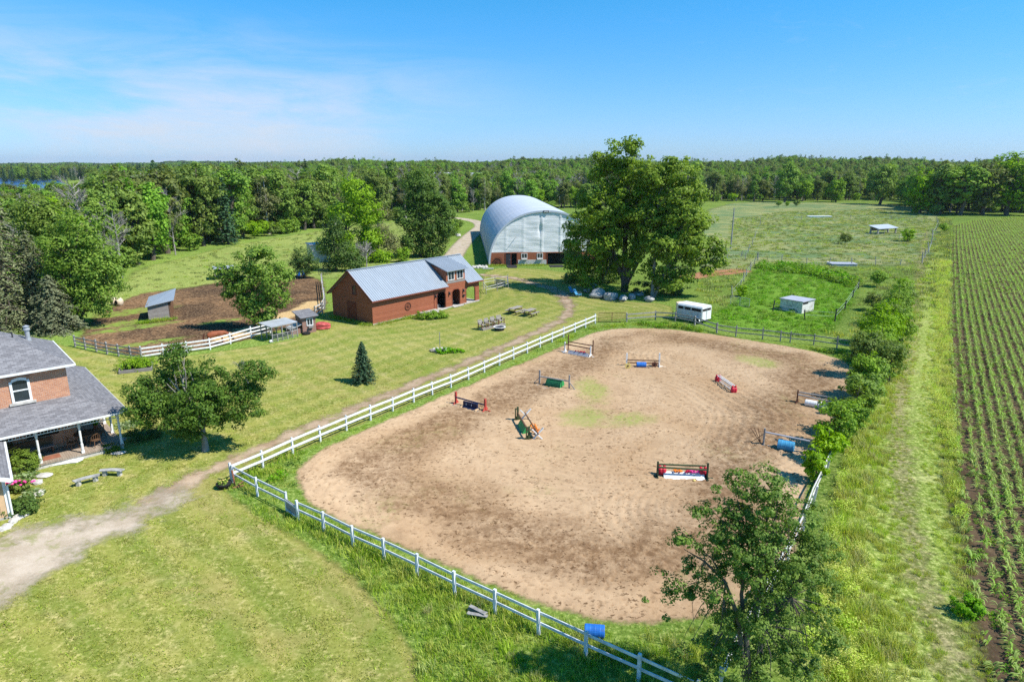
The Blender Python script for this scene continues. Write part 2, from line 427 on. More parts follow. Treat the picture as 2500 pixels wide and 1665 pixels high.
def c_rough(n, p): return grass_color(n, p, (.11, .185, .03), (.18, .26, .045), (.30, .33, .10), 1., .55, .6)
def c_lawn(n, p):
    col, g = grass_color(n, p, (.185, .215, .042), (.27, .275, .072), (.40, .34, .15), 1.3, .50, .62)
    wv = n('TexWave', {'bands_direction': 'X'}, Vector=n('Mapping', Vector=p, Rotation=(0, 0, R(-38))).outputs[0], Scale=.22, Distortion=2.5, Detail=2, Detail_Scale=.6)
    col = n.mix(n.ramp(wv.outputs['Fac'], .2, .9, .0, .38), col, (.15, .20, .03))
    d = n('Attribute', {'attribute_name': 'd'}).outputs['Fac']
    st = n.math('SINE', n.math('ADD', n.math('MULTIPLY', d, 3.1), n.math('MULTIPLY', n.noise(p, .5, 3), 3.)))
    col = n.mix(n.ramp(st, -.2, .9, 0, .30), col, (.36, .32, .085))
    col = n.mix(n.ramp(st, -.3, -1., 0, .32), col, (.15, .19, .03))
    br = n.noise(p, .12, 5, .65, 1.5)
    col = n.mix(n.ramp(br, .5, .66, 0, .55), col, (.33, .27, .10))
    dark = n.noise(p, .18, 4, .6, 1.)
    col = n.mix(n.ramp(dark, .56, .7, 0, .55), col, (.15, .215, .03))
    dirt = n.noise(p, .55, 7, .7, .8)
    col = n.mix(n.ramp(dirt, .66, .76, 0, .75), col, (.46, .37, .22))
    return col, g
def c_sand(n, p):
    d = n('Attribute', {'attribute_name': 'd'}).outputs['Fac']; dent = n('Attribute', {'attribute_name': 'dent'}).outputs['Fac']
    big = n.noise(p, .09, 5, .6, .8); f = n.noise(p, 9, 4, .8); m_ = n.noise(p, 1.4, 5, .65)
    col = n.mix(n.ramp(big, .3, .7), (.45, .295, .165), (.585, .42, .262))
    col = n.mix(n.ramp(m_, .35, .75, 0., .38), col, (.32, .20, .115))
    dn = n.math('ADD', d, n.math('MULTIPLY', n.math('SUBTRACT', n.noise(p, .25, 4), .5), 5.))
    band = n.math('MULTIPLY', n.ramp(dn, 1.2, 3.0), n.ramp(dn, 7.5, 4.4))
    wet = n.math('MULTIPLY', band, n.ramp(n.noise(p, .10, 3, .6), .28, .48, .15, 1.))
    wetn = n.math('MULTIPLY', wet, n.ramp(n.noise(p, 1.8, 6, .8), .36, .62, .25, 1.))
    col = n.mix(n.math('MULTIPLY', wetn, .80), col, (.15, .078, .036))
    inner = n.math('MULTIPLY', n.ramp(n.noise(p, .14, 4, .6, 1.2), .50, .66), n.ramp(n.noise(p, 1.6, 6, .8), .4, .6))
    col = n.mix(n.math('MULTIPLY', inner, .28), col, (.24, .14, .075))
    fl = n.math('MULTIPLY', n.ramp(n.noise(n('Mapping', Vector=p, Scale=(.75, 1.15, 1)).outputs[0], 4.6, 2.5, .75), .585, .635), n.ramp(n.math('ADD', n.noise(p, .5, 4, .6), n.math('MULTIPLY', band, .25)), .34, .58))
    col = n.mix(n.math('MULTIPLY', fl, .85), col, (.13, .072, .036))  # dark flecks: small hoof-print shadows painted into the sand colour
    col = n.mix(n.ramp(dent, .3, .95, 0, .45), col, (.17, .10, .052))  # dents darkened in colour too: damp soil plus painted shade in the hollows
    col = n.mix(n.ramp(f, .55, .75, 0, .4), col, (.62, .46, .31))
    bl = n('Attribute', {'attribute_name': 'blob'}).outputs['Fac']
    gm = n.math('MULTIPLY', n.ramp(n.math('ADD', bl, n.math('MULTIPLY', n.math('SUBTRACT', n.noise(p, .6, 5, .7), .5), 1.1)), .35, .95), n.ramp(n.noise(p, 2.6, 6, .8), .36, .6, .25, 1.))
    col = n.mix(n.math('MULTIPLY', gm, .72), col, (.27, .34, .065))
    gm2 = n.math('MULTIPLY', n.ramp(n.noise(p, .13, 4, .6, 1.), .54, .7), n.ramp(n.noise(p, 2.3, 6, .8), .45, .6))
    col = n.mix(n.math('MULTIPLY', gm2, .35), col, (.28, .29, .09))
    return col, f
def c_sand_old(n, p):
    d = n('Attribute', {'attribute_name': 'd'}).outputs['Fac']
    big = n.noise(p, .09, 5, .6, .8); f = n.noise(p, 9, 4, .75); m_ = n.noise(p, 1.4, 5, .65)
    col = n.mix(n.ramp(big, .3, .7), (.37, .235, .13), (.47, .32, .19))
    col = n.mix(n.ramp(m_, .35, .75, 0., .4), col, (.30, .19, .105))
    # the trodden perimeter track
    dn = n.math('ADD', d, n.math('MULTIPLY', n.math('SUBTRACT', n.noise(p, .25, 4), .5), 5.))
    band = n.math('MULTIPLY', n.ramp(dn, 1.6, 3.2), n.ramp(dn, 7., 4.4))
    wet = n.math('MULTIPLY', band, n.ramp(n.noise(p, .11, 3, .6), .36, .56))
    bl = n('Attribute', {'attribute_name': 'blob'}).outputs['Fac']
    wetn = n.math('MULTIPLY', wet, n.ramp(n.noise(p, 2.2, 5, .75), .32, .62, .3, 1.))
    col = n.mix(n.math('MULTIPLY', wetn, .72), col, (.17, .095, .047))
    # hoof prints: dark dents, thicker in the track
    sc = n('Mapping', Vector=p, Scale=(1, 1, 1)).outputs[0]
    wp = n.mix(.12, p, n('TexNoise', Vector=p, Scale=3.).outputs['Color'])
    vo = n('TexVoronoi', {'feature': 'F1'}, Vector=wp, Scale=2.6, Randomness=1.); vo2 = n('TexVoronoi', Vector=wp, Scale=4.6, Randomness=1.)
    dens = n.math('ADD', n.ramp(n.noise(p, .45, 4, .6), .38, .66), n.math('MULTIPLY', band, .8), True)
    pr = n.math('MULTIPLY', n.ramp(vo.outputs['Distance'], .27, .12), dens)
    pr2 = n.math('MULTIPLY', n.ramp(vo2.outputs['Distance'], .30, .12), n.math('MULTIPLY', dens, n.ramp(n.noise(p, 1.1, 3), .4, .6)))
    hoof = n.math('MAXIMUM', pr, pr2)
    col = n.mix(n.math('MULTIPLY', hoof, .62), col, (.15, .082, .04))
    # drag-harrow rings
    ring = n('TexWave', {'wave_type': 'RINGS', 'rings_direction': 'Z'}, Vector=n('Mapping', Vector=p, Location=(-4, -38, 0)).outputs[0], Scale=1.1, Distortion=9., Detail=3, Detail_Scale=.4)
    rg = n.math('MULTIPLY', n.ramp(ring.outputs['Fac'], .6, .95), n.ramp(n.noise(p, .16, 3), .5, .66))
    col = n.mix(n.math('MULTIPLY', rg, .25), col, (.56, .41, .26))
    gm = n.math('MULTIPLY', n.ramp(bl, .2, .75), n.ramp(n.noise(p, 1.3, 6, .8), .36, .56))
    col = n.mix(n.math('MULTIPLY', gm, .8), col, (.25, .32, .05))
    gm2 = n.math('MULTIPLY', n.ramp(n.noise(p, .13, 4, .6, 1.), .56, .7), n.ramp(n.noise(p, 2.3, 6, .8), .45, .6))
    col = n.mix(n.math('MULTIPLY', gm2, .3), col, (.32, .33, .09))
    h = n.math('SUBTRACT', n.math('ADD', n.math('MULTIPLY', f, .5), n.math('MULTIPLY', rg, .4)), n.math('MULTIPLY', hoof, 1.1))
    return col, h
def c_dirt(n, p):
    big = n.noise(p, .1, 5, .65, 1.); f = n.noise(p, 5, 5, .8); m_ = n.noise(p, .8, 6, .7)
    col = n.mix(n.ramp(big, .36, .62), (.055, .033, .023), (.22, .125, .065))
    col = n.mix(n.ramp(m_, .5, .75, 0, .7), col, (.33, .2, .1))
    col = n.mix(n.ramp(f, .48, .66, 0, .75), col, (.46, .32, .18))
    col = n.mix(n.ramp(n.noise(p, 2.2, 5, .8), .52, .42, 0, .7), col, (.03, .02, .014))
    g = n.math('MULTIPLY', n.ramp(blobf(n, p), .25, .7), n.ramp(n.noise(p, .9, 6, .8), .4, .55))
    col = n.mix(g, col, (.19, .26, .05))
    return col, f
def c_track(n, p):
    f = n.noise(p, 7, 5, .8); m_ = n.noise(p, .6, 5, .7)
    col = n.mix(n.ramp(m_, .3, .7), (.29, .195, .12), (.45, .34, .235)); col = n.mix(n.ramp(f, .5, .7, 0, .4), col, (.52, .42, .32))
    col = n.mix(n.ramp(n.noise(p, 1.4, 6, .8), .58, .68, 0, .8), col, (.2, .25, .06)); return col, f
def c_gravel(n, p):
    f = n.noise(p, 9, 4, .8); m_ = n.noise(p, .5, 5, .7)
    col = n.mix(n.ramp(m_, .3, .7), (.36, .29, .21), (.50, .42, .33)); col = n.mix(n.ramp(f, .5, .75, 0, .5), col, (.60, .53, .44)); col = n.mix(n.ramp(n.noise(p, .7, 6, .75, .5), .52, .66, 0, .8), col, (.24, .24, .09)); return col, f
def c_soil(n, p):
    f = n.noise(p, 5, 5, .8); m_ = n.noise(p, .25, 5, .7)
    col = n.mix(n.ramp(m_, .35, .7), (.085, .055, .035), (.17, .115, .07)); col = n.mix(n.ramp(f, .5, .7, 0, .45), col, (.3, .21, .12))
    col = n.mix(n.ramp(n.noise(p, .8, 6, .8), .54, .66, 0, .7), col, (.15, .2, .045)); return col, f
def c_hay(n, p):
    col, g = grass_color(n, p, (.17, .22, .07), (.26, .30, .105), (.42, .36, .17), .9, .46, .8)
    bl = n.noise(n('Mapping', Vector=p, Scale=(.8, 1.2, 1)).outputs[0], .08, 6, .7, .8)
    return n.mix(n.ramp(bl, .45, .58, 0, .75), col, (.12, .205, .09)), g
def c_meadow(n, p): return grass_color(n, p, (.16, .22, .05), (.235, .28, .07), (.36, .36, .12), .8, .52, .6)
def c_lush(n, p): return grass_color(n, p, (.10, .215, .022), (.16, .29, .035), (.22, .34, .05), 1., .5, .45)
def c_verge(n, p): return grass_color(n, p, (.23, .31, .05), (.33, .40, .085), (.46, .46, .17), .8, .5, .7)
def c_straw(n, p):
    f = n.noise(p, 6, 5, .8); col = n.mix(n.ramp(f, .35, .65), (.36, .22, .09), (.62, .46, .24)); return col, f
def c_rut(n, p): return grass_color(n, p, (.24, .25, .08), (.34, .31, .12), (.50, .42, .22), 1., .45, .7)
def c_shade(n, p):
    f = n.noise(p, 6, 5, .8); col = n.mix(n.ramp(f, .35, .65), (.10, .10, .10), (.2, .19, .19)); return col, f
def c_chips(n, p):
    f = n.noise(p, 6, 5, .8); col = n.mix(n.ramp(f, .35, .65), (.28, .11, .05), (.5, .27, .15)); return col, f

def PS(pts): return [G(*p) for p in pts]
def PV(pts): return [V(*p) for p in pts]

# base sheet: radial grid to the horizon, gently rising far away
def tz(x, y):
    D = np.hypot(x, y); az = np.degrees(np.arctan2(x, y))
    s = np.clip((D - 330) / 500, 0, 1); s = s * s * (3 - 2 * s)
    far = np.clip((D - 1300) / 1800, 0, 1)
    right = np.maximum(0, 1 / (1 + np.exp(-(az + 17) / 3.5)) - .03)
    h = s * right * (7 + 2.5 * np.sin(az * .33) + 1.5 * np.sin(az * .9 + 1)) + far * (9 + 4 * np.sin(az * .25 + 1.) + 3 * np.sin(az * .7) + 1.5 * np.sin(az * 1.9))
    return h
rad = np.r_[0, np.geomspace(6, 9000, 90)]; ang = np.radians(np.linspace(-180, 180, 361)[:-1])
RR, AA = np.meshgrid(rad, ang, indexing='ij')
gx, gy = RR * np.sin(AA), RR * np.cos(AA); gz = np.where(gy > 0, tz(gx, gy), 0)
I = np.arange(RR.size).reshape(RR.shape); J = np.roll(I, -1, 1)
q = np.stack([I[:-1], I[1:], J[1:], J[:-1]], -1).reshape(-1, 4)
gme = npmesh('ground', np.c_[gx.ravel(), gy.ravel(), gz.ravel()], q[:, ::-1], ground('rough_grass_ground', c_rough))
go = bpy.data.objects.new('ground', gme); C.objects.link(go); go['kind'] = 'structure'

ARENA = chaikin(PV([(684, 1092), (698, 1064), (739, 1036), (800, 1008), (870, 976), (950, 942), (1017, 912), (1053, 896), (1107, 874), (1161, 849), (1200, 837), (1240, 819), (1290, 798), (1330, 779), (1372, 763), (1420, 755), (1520, 755), (1620, 766), (1720, 782), (1820, 798), (1900, 815), (1960, 840), (1975, 880), (1965, 930), (1935, 960), (1905, 995), (1880, 1030), (1868, 1070), (1852, 1110), (1848, 1160), (1840, 1250), (1770, 1350), (1650, 1405), (1560, 1428), (1450, 1435), (1340, 1415), (1250, 1390), (1150, 1350), (1050, 1310), (960, 1270), (860, 1225), (780, 1195), (720, 1160), (688, 1120)]))
LAWN = chaikin(PS([(-500, 2300), (990, 1750), (1017, 1665), (1009, 1604), (977, 1540), (924, 1476), (850, 1402), (765, 1338), (637, 1264), (550, 1205), (540, 1180), (700, 1112), (900, 1026), (1100, 944), (1300, 854), (1455, 782), (1530, 777), (1640, 775), (1640, 742), (1520, 738), (1430, 718), (1420, 672), (1300, 655), (1190, 655), (1172, 700), (1175, 737), (911, 800), (832, 772), (797, 760), (790, 790), (740, 825), (640, 845), (513, 862), (346, 884), (184, 852), (100, 830), (-300, 850)]), 1)
SH = {}
def gsheet(key, name, z, colf, step, **k):
    mk = {a: k.pop(a) for a in ('edge', 'soft', 'amp', 'es', 'bump', 'bd') if a in k}; mk.setdefault('edge', 0.)
    SH[key] = sheet(name, z, ground(name + '_surface', colf, **mk), step, **k); return SH[key]
HAY = chaikin(PV([(1560, 560), (1640, 470), (1800, 462), (2000, 465), (2120, 478), (2165, 500), (2150, 560), (2130, 610), (1980, 612), (1740, 606), (1640, 640)]), 1)
gsheet('hay', 'hay_field', .004, c_hay, 2.5, poly=HAY, amp=2.5, es=.2, margin=4, soft=1.5)
MEAD = chaikin(PV([(180, 700), (280, 660), (310, 620), (410, 597), (490, 575), (600, 553), (745, 530), (900, 512), (1010, 500), (1040, 560), (930, 640), (730, 640), (560, 650), (270, 700)]), 1)
gsheet('mead', 'meadow', .006, c_meadow, 2., poly=MEAD, amp=1.5, es=.3, margin=4, soft=1.)
PADK = chaikin(PV([(170, 790), (215, 735), (265, 700), (330, 672), (480, 655), (540, 640), (640, 632), (738, 636), (748, 690), (742, 716), (690, 742), (600, 770), (500, 795), (380, 812), (330, 822), (250, 806)]))
dirtbl = [(*G(*p[:2])[:2], p[2], p[3], .7) for p in ((330, 800, 5, 1.2), (300, 790, 4, 1.6), (345, 840, 5, .9), (330, 760, 5, 2.), (470, 655, 7, 3), (400, 690, 9, 3), (300, 765, 4, 2), (540, 785, 2.5, 1.), (360, 710, 8, 2), (300, 690, 7, 4))]
gsheet('padk', 'dirt_paddock', .010, c_dirt, .7, poly=PADK, amp=1.6, es=.35, margin=3, soft=.6, blobs=dirtbl)
gsheet('straw', 'straw_litter', .016, c_straw, .4, line=chaikin(PS([(545, 826), (590, 812), (640, 796), (690, 772), (720, 765), (770, 740)]), 1, False), width=2.6, amp=1.4, es=.8, margin=2, soft=.5)
gsheet('lawn', 'lawn', .002, c_lawn, .8, poly=LAWN, amp=.35, es=1., margin=1.5, soft=.3)
LUSH = chaikin(PV([(1742, 612), (1810, 608), (1900, 625), (1975, 655), (1962, 690), (1925, 735), (1905, 775), (1750, 765), (1560, 738), (1690, 705), (1712, 660)]), 1)
gsheet('lush', 'weedy_paddock', .008, c_lush, 1.2, poly=LUSH, amp=1.2, es=.4, margin=3, soft=.8)
CORN = chaikin(PV([(2190, 512), (2180, 560), (2172, 700), (2172, 850), (2178, 1000), (2195, 1200), (2225, 1400), (2270, 1600), (2360, 1800), (3200, 1800), (3200, 512), (2700, 500), (2354, 497)]), 1)
gsheet('corn', 'corn_field_soil', .004, c_soil, 1.5, poly=CORN, amp=1.0, es=.5, margin=2, soft=.7)
VERGE = chaikin(PV([(2155, 500), (2190, 505), (2180, 700), (2185, 850), (2195, 1000), (2215, 1200), (2245, 1400), (2300, 1650), (1790, 1650), (1900, 1300), (1920, 1150), (1960, 1010), (2010, 900), (2080, 760), (2120, 640), (2145, 560)]), 1)
gsheet('verge', 'grassy_verge', .003, c_verge, 1.2, poly=VERGE, amp=2., es=.4, margin=3, soft=1.)
arbl = [(*G(*p[:2])[:2], p[2], p[3], p[4]) for p in ((1445, 955, 1.7, 3.8, 0.), (1425, 1020, 2.0, 2.8, -.5), (1535, 1028, 2.6, 1.6, .4), (1850, 885, 2., 2.6, .4))]
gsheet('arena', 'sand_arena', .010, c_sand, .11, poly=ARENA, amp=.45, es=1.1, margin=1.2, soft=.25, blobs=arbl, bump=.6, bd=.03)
# the sand's relief: hoof dents, harrow ridges, soft heaps
def relief(me):
    rg = np.random.default_rng(3); k = len(me.vertices); co = np.empty(k * 3, np.float32); me.vertices.foreach_get('co', co); co = co.reshape(-1, 3)
    d = np.empty(k, np.float32); me.attributes['d'].data.foreach_get('value', d)
    st = .11; lo = co[:, :2].min(0); gi = np.round((co[:, :2] - lo) / st).astype(int); nx, ny = gi.max(0) + 1
    Z = np.zeros((nx + 8, ny + 8)); Dn = np.zeros_like(Z); dg = np.zeros_like(Z); dg[gi[:, 0] + 4, gi[:, 1] + 4] = d
    X, Y = np.meshgrid(lo[0] + st * (np.arange(nx + 8) - 4), lo[1] + st * (np.arange(ny + 8) - 4), indexing='ij')
    for _ in range(14): # heaps
        a, f = rg.uniform(0, 6.28), rg.uniform(.5, 2.4); Z += .012 * np.sin(f * (X * math.cos(a) + Y * math.sin(a)) + rg.uniform(0, 6)) / f ** .5
    for cx_, cy_, r0, r1, sp_ in ((9, 41, 3, 10, .42), (-1, 32, 4, 9, .45), (6, 55, 2.5, 7, .4), (2, 45, 9, 14, .5), (11, 30, 2, 6, .4), (17, 58, 2, 6, .45)): # harrow rings
        r = np.hypot((X - cx_) * .8, Y - cy_) + .35 * np.sin(X * .5 + cy_) ; m = np.exp(-((r - (r0 + r1) / 2) / ((r1 - r0) / 2)) ** 4) * np.clip(np.sin(np.arctan2(Y - cy_, X - cx_) * 1.0 + cx_), 0, 1) ** .5
        Z += .022 * m * np.sin(6.283 * r / sp_ + np.sin(X * 1.3) + np.sin(Y * 1.1))
    nd = 42000; px = rg.uniform(X.min(), X.max(), nd); py = rg.uniform(Y.min(), Y.max(), nd)
    dd = dg[np.clip(((px - X[0, 0]) / st).astype(int), 0, nx + 7), np.clip(((py - Y[0, 0]) / st).astype(int), 0, ny + 7)]
    dens = .30 + .35 * (np.sin(px * .35 + 1) * np.sin(py * .28) > -.1) + .55 * np.exp(-((dd - 3.8) / 2.2) ** 2); kp = rg.random(nd) < dens; px, py = px[kp], py[kp]
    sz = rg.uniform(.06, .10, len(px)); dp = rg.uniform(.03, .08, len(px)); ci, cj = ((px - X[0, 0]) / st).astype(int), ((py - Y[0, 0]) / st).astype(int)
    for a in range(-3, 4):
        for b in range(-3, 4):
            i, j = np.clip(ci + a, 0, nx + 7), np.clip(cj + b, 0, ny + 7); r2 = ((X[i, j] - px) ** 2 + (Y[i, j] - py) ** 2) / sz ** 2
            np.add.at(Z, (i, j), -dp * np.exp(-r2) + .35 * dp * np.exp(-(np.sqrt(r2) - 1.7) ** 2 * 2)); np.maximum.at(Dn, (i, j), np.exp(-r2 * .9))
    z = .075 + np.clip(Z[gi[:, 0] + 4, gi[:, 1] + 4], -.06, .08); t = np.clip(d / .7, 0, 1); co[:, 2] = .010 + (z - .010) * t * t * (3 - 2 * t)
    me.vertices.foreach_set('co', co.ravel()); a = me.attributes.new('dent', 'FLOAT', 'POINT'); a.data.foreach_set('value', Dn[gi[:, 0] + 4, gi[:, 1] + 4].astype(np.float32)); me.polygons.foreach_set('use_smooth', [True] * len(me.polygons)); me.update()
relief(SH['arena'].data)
TRACK = chaikin(PS([(380, 1222), (470, 1168), (560, 1128), (660, 1083), (800, 1028), (950, 962), (1100, 902), (1250, 840), (1330, 802), (1385, 775), (1392, 745), (1375, 722)]), 2, False)
gsheet('track', 'dirt_track', .014, c_track, .4, line=TRACK, width=1.0, amp=1.5, es=.7, margin=1.5, soft=.45)
DRIVE = chaikin(PS([(-300, 1370), (0, 1318), (110, 1285), (230, 1268), (330, 1240), (420, 1195), (455, 1195), (400, 1245), (310, 1300), (210, 1345), (110, 1400), (0, 1465), (-300, 1640)]))
gsheet('drive', 'gravel_drive', .020, c_gravel, .4, poly=DRIVE, amp=2.6, es=.45, margin=2.5, soft=1.)
ROAD = chaikin(PS([(1085, 660), (1098, 640), (1112, 617), (1137, 586), (1166, 562), (1178, 551), (1165, 541), (1122, 533), (1060, 529)]), 2, False)
gsheet('road', 'gravel_road', .012, c_gravel, .5, line=ROAD, width=3.6, amp=.4, es=.8, margin=1.5, soft=.4)
gsheet('yard', 'dirt_yard_path', .024, c_track, .5, line=chaikin(PS([(1178, 672), (1240, 676), (1310, 694), (1370, 712), (1388, 745)]), 2, False), width=1.3, amp=2.2, es=.6, margin=2.5, soft=.8)
gsheet('chips', 'bark_heap_ground', .018, c_chips, .6, line=chaikin(PS([(1690, 675), (1740, 668), (1800, 662)]), 1, False), width=4., amp=1.5, es=.4, margin=2, soft=.5)

WT = [G(*p_) for p_ in ((2262, 560), (2240, 700), (2215, 850), (2190, 1000), (2205, 1200), (2250, 1420), (2330, 1700))]
gsheet('rut', 'worn_field_path', .012, c_rut, .5, line=chaikin(WT, 2, False), width=.5, amp=1.8, es=.9, margin=1.5, soft=.9)
# lake, far left
wm, n = newmat('lake_water')
p = n('NewGeometry').outputs['Position']
bp = n('Bump', Strength=.25, Distance=.2, Height=n.noise(n('Mapping', Vector=p, Scale=(.2, .05, 1)).outputs[0], 1., 4))
b = n('BsdfPrincipled', Base_Color=(.02, .07, .2), Roughness=.25, Normal=bp.outputs[0]); finish(wm, n, b)
lake = MB(); pts = [G(-400, 470), G(-100, 490), G(160, 490), G(172, 462), G(150, 440), G(90, 436), G(40, 436), G(34, 430), G(16, 426), G(-400, 425)]
lake.add([(p_.x, p_.y, .03) for p_ in pts], [tuple(range(len(pts)))])
lo = lake.build('lake', wm); lo['kind'] = 'structure'
# ------------------------------------------------------------------ trees
def unit(v): return v / np.maximum(np.linalg.norm(v, axis=1, keepdims=True), 1e-9)
def leafquads(P, N, size, rg, ratio=.62):
    """leaf diamonds at P with normals N"""
    k = len(P); t = unit(np.cross(N, rg.normal(size=(k, 3)))); b = np.cross(N, t)
    s = (size * rg.uniform(.65, 1.35, k))[:, None]
    v = np.stack([P - t * s * .5, P + b * s * ratio * .5, P + t * s * .5 + N * s * .12, P - b * s * ratio * .5], 1).reshape(-1, 3)
    return v, np.arange(4 * k).reshape(-1, 4)
def crown(name, lobes, ncl, per, leaf, clr, mat, seed, flat=.65, up=.45, inner=.35):
    rg = np.random.default_rng(seed); L = np.array(lobes, float)
    w_ = (L[:, 3] * L[:, 4] + L[:, 4] * L[:, 5] + L[:, 3] * L[:, 5]); w_ /= w_.sum()
    li = rg.choice(len(L), ncl, p=w_); d = unit(rg.normal(size=(ncl, 3)))
    r = rg.uniform(inner, 1, ncl) ** .5
    # lumpy outline
    ph = rg.uniform(0, 6, 6)
    lump = 1 + .13 * (np.sin(3.1 * d[:, 0] + ph[0] + li) + np.sin(3.7 * d[:, 1] + ph[1] + 2 * li) + np.sin(4.3 * d[:, 2] + ph[2]))
    cc = L[li, :3] + d * L[li, 3:6] * (r * lump)[:, None]
    cs = clr * rg.uniform(.6, 1.3, ncl)
    k = np.repeat(np.arange(ncl), per)
    g = rg.normal(size=(len(k), 3)); g = unit(g) * rg.uniform(.2, 1, (len(k), 1)) ** .5
    P = cc[k] + g * cs[k][:, None] * np.array([1, 1, flat])
    N = unit(d[k] * .5 + g * .8 + np.array([0, 0, up]) + rg.normal(size=(len(k), 3)) * .30)
    v, f = leafquads(P, N, leaf, rg)
    tint = np.clip(rg.uniform(0, 1, ncl)[k] * .55 + rg.uniform(0, .55, len(k)), 0, 1)
    return npmesh(name, v, f, M[mat] if isinstance(mat, str) else mat, np.repeat(tint, 4)), cc
def limbs(name, stems, cc, nl, seed, mat='bark', r_l=.25, k=6):
    """stems: list of point lists with radii [(x,y,z,r)...]; limbs run to a subset of crown clumps"""
    rr = random.Random(seed); mb = MB()
    for s in stems: mb.tube([p[:3] for p in s], [p[3] for p in s], 9)
    idx = rr.sample(range(len(cc)), min(nl, len(cc)))
    for i in idx:
        e = Vector(cc[i]); s = min(stems, key=lambda s: (Vector(s[-1][:3]) - e).length)
        t = rr.uniform(.35, 1.); j = t * (len(s) - 1); a = int(min(j, len(s) - 2)); fr = j - a
        p0 = Vector(s[a][:3]).lerp(Vector(s[a + 1][:3]), fr); r0 = (s[a][3] * (1 - fr) + s[a + 1][3] * fr) * rr.uniform(.35, .6)
        if e.z < p0.z - .5: p0 = Vector(s[a][:3])
        mid = p0.lerp(e, .5) + Vector((rr.uniform(-.1, .1), rr.uniform(-.1, .1), rr.uniform(.0, .14))) * (e - p0).length
        mb.tube([p0, p0.lerp(mid, .5) + Vector((0, 0, .03)) * (e - p0).length, mid, e], [r0, r0 * .8, r0 * .55, r0 * .16], 5, False)
    return mb.mesh(name, M[mat])
def stem(h, r, lean=(0, 0), seed=0, base=(0, 0), n=5):
    rr = random.Random(seed)
    return [(base[0] + lean[0] * t + rr.uniform(-.02, .02) * h, base[1] + lean[1] * t + rr.uniform(-.02, .02) * h, h * t - .1 * (t == 0), r * (1.25 if t == 0 else 1) * (1 - .72 * t)) for t in (i / (n - 1) for i in range(n))]

def broad(name, h, R_, ncl, per, leaf, mat, seed, base=.18, clr=None, lobes=None, nl=22, tr=None, stems=None, bark='bark', flat=.65, inner=.3):
    rr = random.Random(seed); clr = clr or R_ * .26
    if lobes is None:
        lobes = []; zc = h * (base + (1 - base) * .5); hz = h * (1 - base) * .5
        lobes.append((0, 0, zc, R_ * .74, R_ * .74, hz * .86))
        for i in range(6):
            a = rr.uniform(0, 6.28); z = rr.uniform(-.55, .75); rad_ = R_ * .5 * math.sqrt(max(0.1, 1 - z * z))
            q_ = R_ * rr.uniform(.34, .52); lobes.append((rad_ * math.cos(a), rad_ * math.sin(a), zc + z * hz * .75, q_, q_, q_ * .85))
    tr = tr or h * .022
    cm, cc = crown(name + '_crown', lobes, ncl, per, leaf, clr, mat, seed, flat, inner=inner)
    st = stems or [stem(h * .82, tr, (rr.uniform(-.04, .04) * h, rr.uniform(-.04, .04) * h), seed)]
    tm = limbs(name + '_trunk', st, cc, nl, seed, bark)
    return tm, cm
def conifer(name, h, R_, mat, seed, nw=22, nb=9, per=16, leaf=.3, droop=.25, base=.06, ragged=.2, power=.85):
    rg = np.random.default_rng(seed); rr = random.Random(seed); mb = MB()
    mb.tube([(0, 0, -.1), (0, 0, h * .5), (0, 0, h * .98)], [h * .02, h * .012, .015], 7)
    Ps = []; Ns = []; T = []
    for i in range(nw):
        t = (i + .5) / nw; z = h * (base + (1 - base) * t); rad_ = R_ * (1 - t) ** power + .05
        for j in range(nb):
            a = 2.4 * i + 6.283 * j / nb + rr.uniform(-.3, .3); L_ = rad_ * rr.uniform(1 - ragged, 1 + ragged)
            m_ = max(4, int(per * (L_ / R_) ** .7 + 3)); u = np.linspace(.12, 1, m_)
            dr = -droop * L_ * u ** 1.5 + .12 * L_ * np.maximum(0, u - .7)
            x = np.cos(a) * L_ * u; y = np.sin(a) * L_ * u
            sw = rg.normal(size=(m_, 3)) * .16 * L_ * np.array([1, 1, .35]) * (1.15 - u)[:, None]
            Ps.append(np.c_[x, y, z + dr] + sw)
            Ns.append(unit(np.array([math.cos(a) * .45, math.sin(a) * .45, .9]) + rg.normal(size=(m_, 3)) * .4)); T.append(np.full(m_, rr.random() * .6) + rg.uniform(0, .4, m_))
            if R_ > .8 and j % 2 == 0: mb.tube([(0, 0, z), (math.cos(a) * L_ * .5, math.sin(a) * L_ * .5, z - droop * L_ * .35), (math.cos(a) * L_ * .9, math.sin(a) * L_ * .9, z - droop * L_ * .8)], [.02 * R_, .012 * R_, .004 * R_], 4, False)
    P = np.concatenate(Ps); N = np.concatenate(Ns); v, f = leafquads(P, N, leaf, rg, .5)
    return mb.mesh(name + '_trunk', M['bark']), npmesh(name + '_crown', v, f, M[mat], np.repeat(np.concatenate(T), 4))
